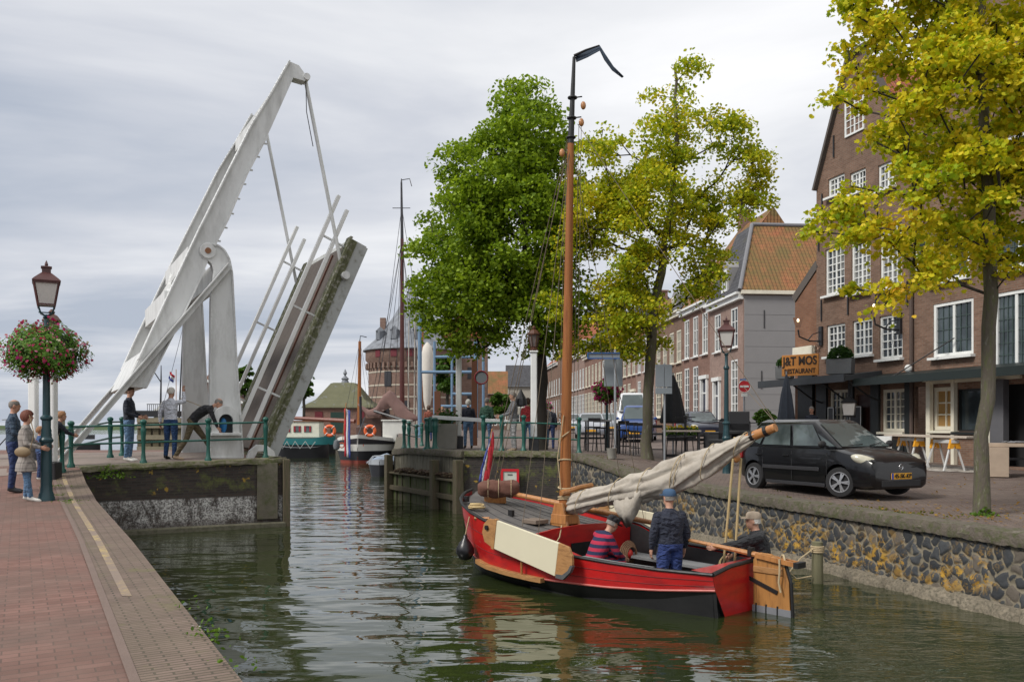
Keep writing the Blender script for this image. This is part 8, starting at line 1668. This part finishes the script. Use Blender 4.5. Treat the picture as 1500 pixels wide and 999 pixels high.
# bicycle at the left edge
bi = thing('bicycle', 'black bicycle with visible rear wheel at the far left edge', 'bicycle', (-13.0, 21.6, 1.66), face_to(1, .1), world=False)
for y in (-.52, .52): mb = MB(); mb.torus((0, y, .34), .32, .02, Matrix.Rotation(R(90), 3, 'Y'), n=28, m=6); w_ = mb.build('wheel', RUBBER, bi, local=True); mb = MB(); [mb.tube([(0, y, .34), (0, y + .31 * math.cos(a), .34 + .31 * math.sin(a))], .003, 3) for a in [2 * math.pi * k / 16 for k in range(16)]]; mb.build('spokes', STEEL, w_, local=True)
mb = MB(); [mb.tube(q, .016, 6) for q in (((0, -.52, .34), (0, -.05, .30), (0, -.18, .85), (0, -.52, .34)), ((0, -.05, .30), (0, .38, .80), (0, -.16, .78)), ((0, .52, .34), (0, .38, .80), (0, .36, 1.02)))]; mb.build('frame', BLACKP, bi, local=True); mb = MB(); mb.box((0, -.2, .90), (.14, .26, .06)); mb.build('saddle', BLACKP, bi, local=True, bevel=.02); mb = MB(); mb.tube([(-.28, .22, 1.03), (-.1, .36, 1.05), (.1, .36, 1.05), (.28, .22, 1.03)], .014, 6); mb.build('handlebar', STEEL, bi, local=True); mb = MB(); mb.box((0, -.62, .70), (.42, .30, .30)); mb.build('pannier', DKMET, bi, local=True, bevel=.03)
# ================================================================ boats and harbour things
def hullmb(mb, o, d, L, B, zg, z0, e0=.25, e1=.3, n=20, flare=.9, w0=.0, prof=None):
    d = Vector(d).normalized(); r = V(d.y, -d.x, 0); rg = []
    for i in range(n + 1):
        f = i / n; w = 1.0
        if f < e0: w = math.sqrt(max(0, 1 - ((e0 - f) / e0) ** 2 * (1 - w0 ** 2)))
        if f > 1 - e1: w = math.sqrt(max(0, 1 - ((f - 1 + e1) / e1) ** 2))
        w = max(.02, w) * B / 2; lift = 0.35 * (abs(2 * f - 1) ** 3) * zg if prof is None else prof(f)
        c = Vector(o) + d * (f * L)
        rg.append([c + r * w + V(0, 0, zg + lift), c + r * w * flare + V(0, 0, z0), c - r * w * flare + V(0, 0, z0), c - r * w + V(0, 0, zg + lift)])
    mb.rings(rg); return mb
def vessel(label, o, d, L, B, zg, bands, name='barge', cat='barge', **k):
    t = thing(name, label, cat, tuple(o))
    for nm, z0, z1, f0, f1, m_ in bands:
        mb = MB(); hullmb(mb, o, d, L, B * f1, z1, z0, flare=f0 / f1, **k); mb.build(nm, m_, t, smooth=True, ang=50)
    return t
HW_ = M('hull_white', (0.62, 0.62, 0.58), .4, var=.05, grime=.15); HK = M('hull_black', (0.02, 0.02, 0.024), .4); RUSTR = M('red_lead', (0.20, 0.035, 0.02), .6)
o_ = V((524 - 750) / 1250 * 59.0, 59.0, 0); dd = V(.06, 1, 0)
flat = lambda f: .28 * max(0, 1 - f * 6) ** 2
bgz = vessel('white and black sailing barge moored stern-on with two orange life rings', o_, dd, 19, 4.9, 1.55, [('red_bottom', -.3, .22, .86, .88, RUSTR), ('black_hull', .22, .85, .89, .97, HK), ('white_hull', .86, 1.32, .975, .995, HW_), ('black_wale', 1.33, 1.47, 1.012, 1.012, HK), ('bulwark', 1.48, 1.72, .985, .975, HW_)], prof=flat)
mb = MB(); hullmb(mb, o_ + V(0, .3, 0), dd, 18.4, 4.5, 1.58, 1.4, prof=flat); mb.build('deck', M('barge_deck', (0.12, 0.10, 0.085), .8), bgz)
c = o_ + V(1.2, 3.6, 0); mb = MB(); mb.box(c + V(1.15, 0, 2.2), (1.9, 3.0, 1.5)); mb.box(c + V(1.15, 0, 3.0), (2.1, 3.2, .1)); mb.build('deckhouse', HW_, bgz, bevel=.04)
mb = MB(); mb.box(o_ + V(.25, 5, 2.4), (1.5, 2.2, 1.6)); mb.lathe(o_ + V(.1, 2.3, 1.5), [(.6, 0), (.65, 1.0), (.35, 1.2), (.1, 1.3)], 14); mb.build('dark_wheelhouse', M('varnished_dark', (0.06, 0.028, 0.02), .5), bgz)
mb = MB(); mb.tube([o_ + V(0, .4, 1.3), o_ + V(0, .15, 1.9), o_ + V(0.1, 2.2, 3.2)], .05, 6); mb.tube([o_ + V(-.1, 1.9, 1.6), o_ + V(-.15, 1.9, 4.7)], .09, 8); mb.build('samson_post', HK, bgz)
LIFE = M('life_ring_orange', (0.75, 0.13, 0.03), .5)
for px, lb in ((483, 'orange life ring at the left side of the white barge stern'), (542, 'orange life ring at the right side of the white barge stern')): c = W(px, 631, 58.6); t = thing('life_ring', lb, 'life ring', tuple(c), group='life rings on the white barge'); mb = MB(); mb.torus(c, .33, .11, Matrix.Rotation(R(90), 3, 'X')); mb.build('ring', LIFE, t, smooth=True); mb = MB(); [mb.torus(c + V(.33 * math.cos(a), 0, .33 * math.sin(a)), .125, .025, Matrix.Rotation(R(90), 3, 'Z') @ Matrix.Rotation(R(90), 3, 'Y') @ Matrix.Rotation(a, 3, 'Y') if False else Matrix.Rotation(-a, 3, 'Y'), n=12, m=5) for a in (.8, 2.4, 3.9, 5.5)]; mb.build('rope_band', WHITE, t)
for px in (501, 529): c = W(px, 652, 59.3); mb = MB(); mb.torus(c + V(0, -.1, 0), .17, .035, Matrix.Rotation(R(90), 3, 'X'), n=16, m=6); mb.build('hawse_ring', LIFE, bgz)
mb = MB(); mb.lathe(W(493, 652, 58.7), [(.02, -.35), (.2, -.25), (.24, 0), (.18, .3), (.03, .4)], 10); mb.build('fender', M('grey_fender', (0.12, 0.13, 0.14), .6), bgz, smooth=True)
def tricolor(label, p0, p1, w, sway=0.0, wave=.05, staff=None, horizontal=True):
    t = thing('dutch_flag', label, 'flag', tuple(staff[0] if staff else p0)); p0 = Vector(p0); p1 = Vector(p1)
    for k, m_ in enumerate((MATS['flag_red'], MATS['flag_white'], MATS['flag_blue'])):
        mb = MB(); rg = []
        for i in range(11):
            f = i / 10; c = p0.lerp(p1, f); a = V(w[0], w[1], w[2])
            rg.append([c + a * (k / 3) + V(0, wave * math.sin(f * 9), 0), c + a * ((k + 1) / 3) + V(0, wave * math.sin(f * 9 + .6), 0)])
        mb.rings(rg, closed=False); o = mb.build('stripe', m_, t, smooth=True, ang=180); o.modifiers.new('s', 'SOLIDIFY').thickness = .015
    if staff: mb = MB(); mb.cyl(*staff, .03, 6); mb.build('staff', VARN, t)
tricolor('Dutch flag hanging limp at the stern of the white barge', W(504, 598, 58.4), W(504.5, 668, 58.2), (.42, 0, -.15), staff=(W(502, 645, 58.5), W(507, 590, 58.3)))
# barge mast, boom with loose brown sail, stays
mp_ = W(589, 612, 64); mt = W(588, 268, 64); mm = thing('ship_mast', 'very tall dark red barge mast with thin topmast and fine stays', 'mast', tuple(mp_)); mb = MB(); mb.tube([V(mp_.x, 64, 1.4), W(589, 350, 64)], [.20, .13], 10); mb.build('lower_mast', M('red_brown_mast', (0.085, 0.02, 0.016), .4, var=.2), mm, smooth=True); mb = MB(); mb.tube([W(589, 352, 64), mt, W(588, 262, 64)], [.12, .07, .03], 8); mb.tube([W(575, 305, 64), W(601, 305, 64)], .03, 5); mb.tube([W(588, 264, 64), W(600, 262, 63.9), W(603, 273, 63.8)], .035, 5); mb.build('topmast', HK, mm)
mb = MB()
for (a, b) in (((589, 300), (556, 560)), ((589, 352), (548, 600)), ((589, 352), (562, 600)), ((589, 352), (540, 610)), ((588, 340), (613, 610)), ((588, 352), (622, 600)), ((589, 320), (578, 610)), ((588, 352), (600, 610)), ((588, 300), (628, 560))): mb.tube([W(*a, 64), W(b[0], b[1], 63)], .018, 4)
mb.build('stays', HK, mm)
ls = thing('lowered_sail', 'loose reddish-brown lowered sail draped over the barge boom', 'sail', tuple(W(575, 610, 62))); pts = [(525, 592), (540, 603), (553, 600), (562, 585), (573, 578), (583, 592), (596, 604), (612, 612)]; mb = MB(); rg = []
for i in range(36):
    f = i / 35 * (len(pts) - 1); k = min(int(f), len(pts) - 2); q = (lerp(pts[k][0], pts[k + 1][0], f - k), lerp(pts[k][1], pts[k + 1][1], f - k)); c = W(q[0], q[1], 62.5); r = interp(i / 35, [0, .12, .5, .8, 1], [.06, .22, .62, .6, .12])
    rg.append([c + V(.3 * r * math.cos(a), .5 * r * math.cos(a), r * math.sin(a) - .4 * r) * (1 + .2 * math.sin(a * 5 + i)) if False else c + V(.45 * r * math.cos(a) * (1 + .2 * math.sin(a * 5 + i * .8)), .5 * r * math.cos(a), -.5 * r + r * math.sin(a) * (1 + .15 * math.sin(a * 4 + i * .6))) for a in [2 * math.pi * j / 16 for j in range(16)]])
mb.rings(rg); mb.build('canvas', M('faded_brown_sail', (0.20, 0.12, 0.105), .9, var=.2, scale=3), ls, smooth=True, ang=180); mb = MB(); mb.tube([W(548, 602, 62), W(600, 618, 61)], .10, 8); mb.build('boom', HK, ls)
m2 = thing('ship_mast', 'thin orange-brown mast rising behind the white barge wheelhouse', 'mast', tuple(W(526, 620, 70))); mb = MB(); mb.tube([W(526, 622, 70), W(527, 500, 70)], [.17, .12], 8); mb.build('mast_pole', MASTM, m2, smooth=True); mb = MB(); mb.tube([W(527, 500, 70), W(528, 492, 70), W(537, 494, 70)], .04, 5)
for b in ((505, 610), (515, 615), (540, 610), (548, 600)): mb.tube([W(527, 500, 70), W(b[0], b[1], 69)], .014, 3)
mb.build('stays', HK, m2)
bo = thing('ship_boom', 'long horizontal red-brown boom reaching left of the white barge', 'boom', tuple(W(460, 614, 66))); mb = MB(); mb.tube([W(425, 612, 66), W(520, 617, 64)], [.13, .17], 8); mb.build('spar', M('red_brown_mast2', (0.16, 0.045, 0.025), .5), bo, smooth=True)
mb = MB(); ra_ = thing('deck_railing', 'thin black guard railing along the white barge deckhouse', 'railing', tuple(W(575, 640, 62)))
for px in (563, 570, 577, 584, 591): a = W(px, 650, 62); mb.tube([a, a + V(0, 0, 1.3)], .02, 4)
mb.tube([W(561, 628, 62), W(592, 628, 62)], .02, 4); mb.tube([W(561, 638, 62), W(592, 638, 62)], .015, 4); mb.build('rails', BLACKP, ra_)
# dinghy
dg = vessel('small dark dinghy with pale grey-blue cover tied below the right abutment', V((558 - 750) / 1250 * 43.5, 43.0, 0), V(.05, 1, 0), 5.0, 1.62, .62, [('hull', -.2, .60, .72, .98, HK), ('gunwale', .61, .67, 1.0, 1.0, M('pale_gunwale', (0.35, 0.37, 0.40), .5))], 'dinghy', 'dinghy')
c = V((560 - 750) / 1250 * 44.5, 45.3, .72); mb = MB(); rg = []
for i in range(8): f = i / 7; rg.append([c + V(-.74, -1.7 + f * 3.4, 0), c + V(-.35, -1.7 + f * 3.4, .26 * math.sin(.4 + f * 2.4)), c + V(.1, -1.7 + f * 3.4, .42 * math.sin(.4 + f * 2.4)), c + V(.78, -1.7 + f * 3.4, .05)])
mb.rings(rg, closed=False); mb.build('cover', M('grey_blue_tarp', (0.22, 0.27, 0.34), .6, var=.2), dg, smooth=True, ang=180)
mb = MB(); [mb.tube([c + V(-.6, -2.0 + q * .5, -.05), c + V(-.3, -2.0 + q * .5, .32), c + V(.3, -2.0 + q * .5, .34), c + V(.6, -2.0 + q * .5, 0)], .025, 4) for q in (0, 1)]; mb.build('hoops', STEEL, dg)
# teal boat with cream cabin
tb = vessel('teal-railed dark boat with cream cabin and red-curtained windows by the far quay', V((398 - 750) / 1250 * 84, 82, 0), V(1, .10, 0), 6.6, 3.2, 1.0, [('hull', -.3, .85, .85, .98, HK), ('teal_wale', .86, 1.45, 1.0, 1.0, M('teal_paint', (0.02, 0.17, 0.18), .4))], 'houseboat', 'boat')
mb = MB(); c = W(440, 604, 82.6); mb.box((c.x, 82.8, 2.3), (4.0, 2.0, 1.5)); mb.build('cabin', CREAM, tb, bevel=.03)
for dx in (-1.1, -.1, .9): mb = MB(); mb.box((c.x + dx, 81.78, 2.35), (.7, .05, .6)); w_ = mb.build('window', CARGLASS, tb); mb = MB(); [mb.box((c.x + dx + s_ * .24, 81.74, 2.35), (.16, .03, .55)) for s_ in (-1, 1)]; mb.build('curtain', M('red_curtain', (0.30, 0.02, 0.03), .8), w_)
mb = MB(); mb.box((c.x, 82.8, 3.1), (4.2, 2.2, .1)); mb.build('cabin_roof', M('brown_roof_boards', (0.22, 0.10, 0.05), .6), tb)
cb = vessel('low dark covered boat with pale mooring ropes in front of the teal boat', V((402 - 750) / 1250 * 70, 70, 0), V(1, .12, 0), 4.4, 2.2, .85, [('hull', -.2, .85, .8, 1, HK)], 'covered_boat', 'boat')
mb = MB(); [mb.tube([W(a, 646, 69), W((a + b) / 2, 657, 69), W(b, 647, 69)], .035, 4) for a, b in ((408, 420), (420, 432), (432, 447), (447, 462))]; mb.build('mooring_rope', M('pale_rope', (0.35, 0.38, 0.36), .9), cb)
# small black boat on the open water and the timber dolphins at left
bb = vessel('small black motorboat alone on the open water behind the bridge stays', V((108 - 750) / 1250 * 95, 95, 0), V(1, .05, 0), 2.9, 1.3, .55, [('hull', -.2, .55, .8, 1, HK)], 'motorboat', 'boat')
mb = MB(); mb.box(W(126, 640, 95), (1.5, 1.0, .5)); mb.tube([W(124, 640, 95), W(124, 630, 95), W(130, 630, 95)], .04, 4); mb.build('windscreen', HK, bb)
dl = thing('timber_dolphin', 'weathered timber mooring dolphin of stacked beams between two bridge men', 'dolphin', tuple(W(238, 650, 52))); mb = MB(); x0, x1 = W(207, 0, 52).x, W(264, 0, 52).x
for i in range(6): x = lerp(x0, x1, i / 5); mb.box((x, 52, 1.1), (.34, .34, 3.6))
mb.build('pile', wood_pile, dl); mb = MB()
for z in (.5, 1.2, 1.9, 2.6, 2.95): mb.box(((x0 + x1) / 2, 51.8, z), (x1 - x0 + .3, .2, .28))
mb.build('cross_timber', M('pale_weathered_timber', (0.22, 0.19, 0.13), .85, var=.4, scale=3), dl)
td = thing('timber_dolphin', 'tan block-topped dolphin with perched birds behind the left street lamp', 'dolphin', tuple(W(83, 620, 60))); mb = MB(); a = W(76, 626, 60); b = W(91, 606, 60); mb.box(((a.x + b.x) / 2, 60, (b.z) / 2 + .3), (b.x - a.x, .8, b.z - .2)); mb.build('block', M('pale_weathered_timber', (0.22, 0.19, 0.13), .85), td)
ws_ = thing('white_ship', 'white ship superstructure with masts and railing seen over the dolphin', 'ship', tuple(W(245, 610, 75))); mb = MB(); a = W(236, 606, 75); b = W(250, 592, 75); mb.box(((a.x + b.x) / 2 , 75, 2.6), (1.3, 2, 3.0)); mb.prism([(a.x + .0, 74, 4.1), (a.x + 1.1, 74, 4.1), (a.x + .55, 74, 4.8)], (0, 2, 0)); mb.build('deckhouse', HW_, ws_)
mb = MB(); mb.tube([W(235, 610, 75), W(236, 555, 75), W(236, 535, 75)], [.10, .06, .03], 6); mb.tube([W(262, 620, 75), W(268, 478, 75)], [.08, .04], 6); mb.tube([W(236, 560, 75), W(226, 545, 75)], .05, 5); mb.tube([W(240, 590, 75), W(268, 480, 75)], .02, 4); mb.tube([W(278, 620, 75), W(268, 480, 75)], .02, 4); mb.build('masts', HK, ws_)
mb = MB(); mb.box(W(232, 606, 74), (3.2, 2.2, .5)); [mb.tube([W(px, 602, 74), W(px, 592, 74)], .025, 4) for px in range(216, 236, 3)]; mb.tube([W(215, 592, 74), W(236, 592, 74)], .03, 4); mb.build('bridge_deck', BLACKP, ws_)
tricolor('small Dutch flag flying between the balance beam and the far bridge tower', W(249, 544, 74), W(256, 551, 74), (-.15, 0, -.62), staff=(W(258, 600, 74), W(258, 541, 74)), wave=.1)
# blue lifting-bridge frame with the wrapped white sail
BLUE = M('pale_blue_steel', (0.13, 0.22, 0.33), .5, var=.12)
bf_ = thing('blue_bridge_frame', 'pale blue steel bridge frame with crossbars beyond the right landing', 'frame', tuple(W(655, 640, 50)))
for px, pt, Y in ((615, 462, 50), (636.5, 500, 52), (697, 500, 50), (662, 520, 54), (708, 500, 52)): mb = MB(); a = W(px, pt, Y); mb.tube([V(a.x, Y, 1.8), a], .12 if Y == 50 else .08, 8); mb.build('upright', BLUE, bf_, smooth=True)
for a, b in (((617, 545, 50), (697, 545, 50)), ((636, 523, 52), (700, 523, 52)), ((662, 577, 54), (697, 577, 54)), ((640, 595, 54), (690, 595, 54)), ((617, 545, 50), (636, 545, 52))): mb = MB(); mb.tube([W(*a), W(*b)], .09, 8); mb.build('crossbar', BLUE, bf_, smooth=True)
wsl = thing('wrapped_sail', 'white wrapped sail standing upright inside the blue frame', 'sail', tuple(W(626, 600, 56))); mb = MB(); c = W(626, 600, 56); zt = W(626, 508, 56).z; mb.lathe((c.x, 56, 0), [(.12, c.z), (.26, c.z + .6), (.34, lerp(c.z, zt, .5)), (.42, lerp(c.z, zt, .85)), (.3, zt), (.05, zt + .3)], 12); mb.build('canvas', M('white_canvas', (0.60, 0.56, 0.50), .9, var=.15, scale=2), wsl, smooth=True); mb = MB(); mb.tube([V(c.x - .4, 56, 2), W(619, 480, 56)], .08, 6); mb.build('spar', MASTM, wsl)
# masts thin behind tower right
mk = thing('ship_mast', 'slim pale masts crowded left of the green tree crown', 'mast', tuple(W(606, 620, 75))); mb = MB()
for px, pt in ((598, 470), (607, 440), (611, 500)): mb.tube([W(px, 625, 75), W(px + 1, pt, 75)], [.08, .04], 5)
mb.build('mast_pole', M('pale_mast', (0.35, 0.32, 0.28), .6), mk)
# weeds, moss tufts, litter
WEED = leafmat('weed_leaves', [(0, (0.05, 0.12, 0.015)), (1, (0.16, 0.26, 0.03))], cs=6)
def weed(x, y, z, n, sp, h, label, ls=.035): t = thing('weed', label, 'plant', (x, y, z)); rng = np.random.default_rng(int(abs(x * 91 + y * 37))); p = rng.normal(size=(n, 3)) * np.array([sp, sp, 0]); p[:, 2] = rng.uniform(0, h, n) * np.exp(-(p[:, 0] ** 2 + p[:, 1] ** 2) / (2 * sp * sp + 1e-6)); leafcloud('foliage', p + np.array([x, y, z]), ls, WEED, t, 3)
for y, n, lb in ((5.55, 24, 'weed tuft in the brick edge nearest the camera'), (6.25, 55, 'largest weed tuft hanging over the left quay edge'), (7.1, 14, 'tiny weed in the edge bricks below the faint yellow paint')): weed(edgeL(y) + .03, y, gl(0, y) - .02, n, .10, .16, lb)
for i, (y, dx) in enumerate(((15.9, -.1), (16.6, -.3), (17.6, -.25))): weed(edgeL(y) - .35 + dx, y, gl(0, y) + .005, 60, .13, .03, ('low grass by the street lamp foot', 'low grass beside the yellow line top', 'low grass near the first green post')[i], .03)
weed(-9.35, 19.75, 1.35, 320, .22, .35, 'leafy weed growing from the top left of the stained abutment wall', .06)
rng = np.random.default_rng(12); P_ = []
for _ in range(2600):
    s_ = rng.uniform(0, QL); p, d = poly_pt(QP, s_); k = abs(rng.normal(.45, .30)); x = p.x + d.y * k * 1.0; y = p.y - d.x * k
    cl_ = mnoise.noise(V(x * .9, y * .9, 3)); 
    if cl_ > .12 or math.hypot(x - 7.5, y - 13.7) < .9 and rng.random() < .8: P_.append((x, y, gr(x, y) + rng.uniform(.0, .035)))
leafcloud('verge_grass', P_, .045, leafmat('verge_grass', [(0, (0.09, 0.10, 0.02)), (1, (0.20, 0.20, 0.04))], cs=2), None, 5, kind='stuff')
P_ = [(7.5 + rng.normal() * 1.4, 13.4 + rng.normal() * 1.2, 0) for _ in range(420)] + [(rng.uniform(5, 12), rng.uniform(12, 22), 0) for _ in range(260)]
P_ = [(x, y, gr(x, y) + .02) for x, y, _ in P_ if x > edgeR(y) + .05]
leafcloud('fallen_leaves', P_, .055, leafmat('fallen_leaf_tan', [(0, (0.20, 0.10, 0.03)), (1, (0.42, 0.26, 0.05))], cs=3), None, 6, kind='stuff', up=3)
weed(7.52, 13.55, gr(7.5, 13.5), 90, .10, .14, 'bright green shoot at the foot of the golden tree', .06)
ft_ = thing('feather', 'small white feather lying on the brick edge band', 'feather', (-2.45, 6.55, .965)); mb = MB(); mb.ell((-2.45, 6.55, .975), (.07, .018, .006), 8, 5); mb.build('vane', WHITE, ft_)
rp_ = thing('rope', 'thin rope running from the raised hand to the bridge tower', 'rope', tuple(W(262, 583, 21.7))); mb = MB(); mb.tube([W(263, 583, 21.8), W(282, 590, 22.3), W(300, 597, 22.2)], .010, 4); mb.build('strand', ROPE, rp_)
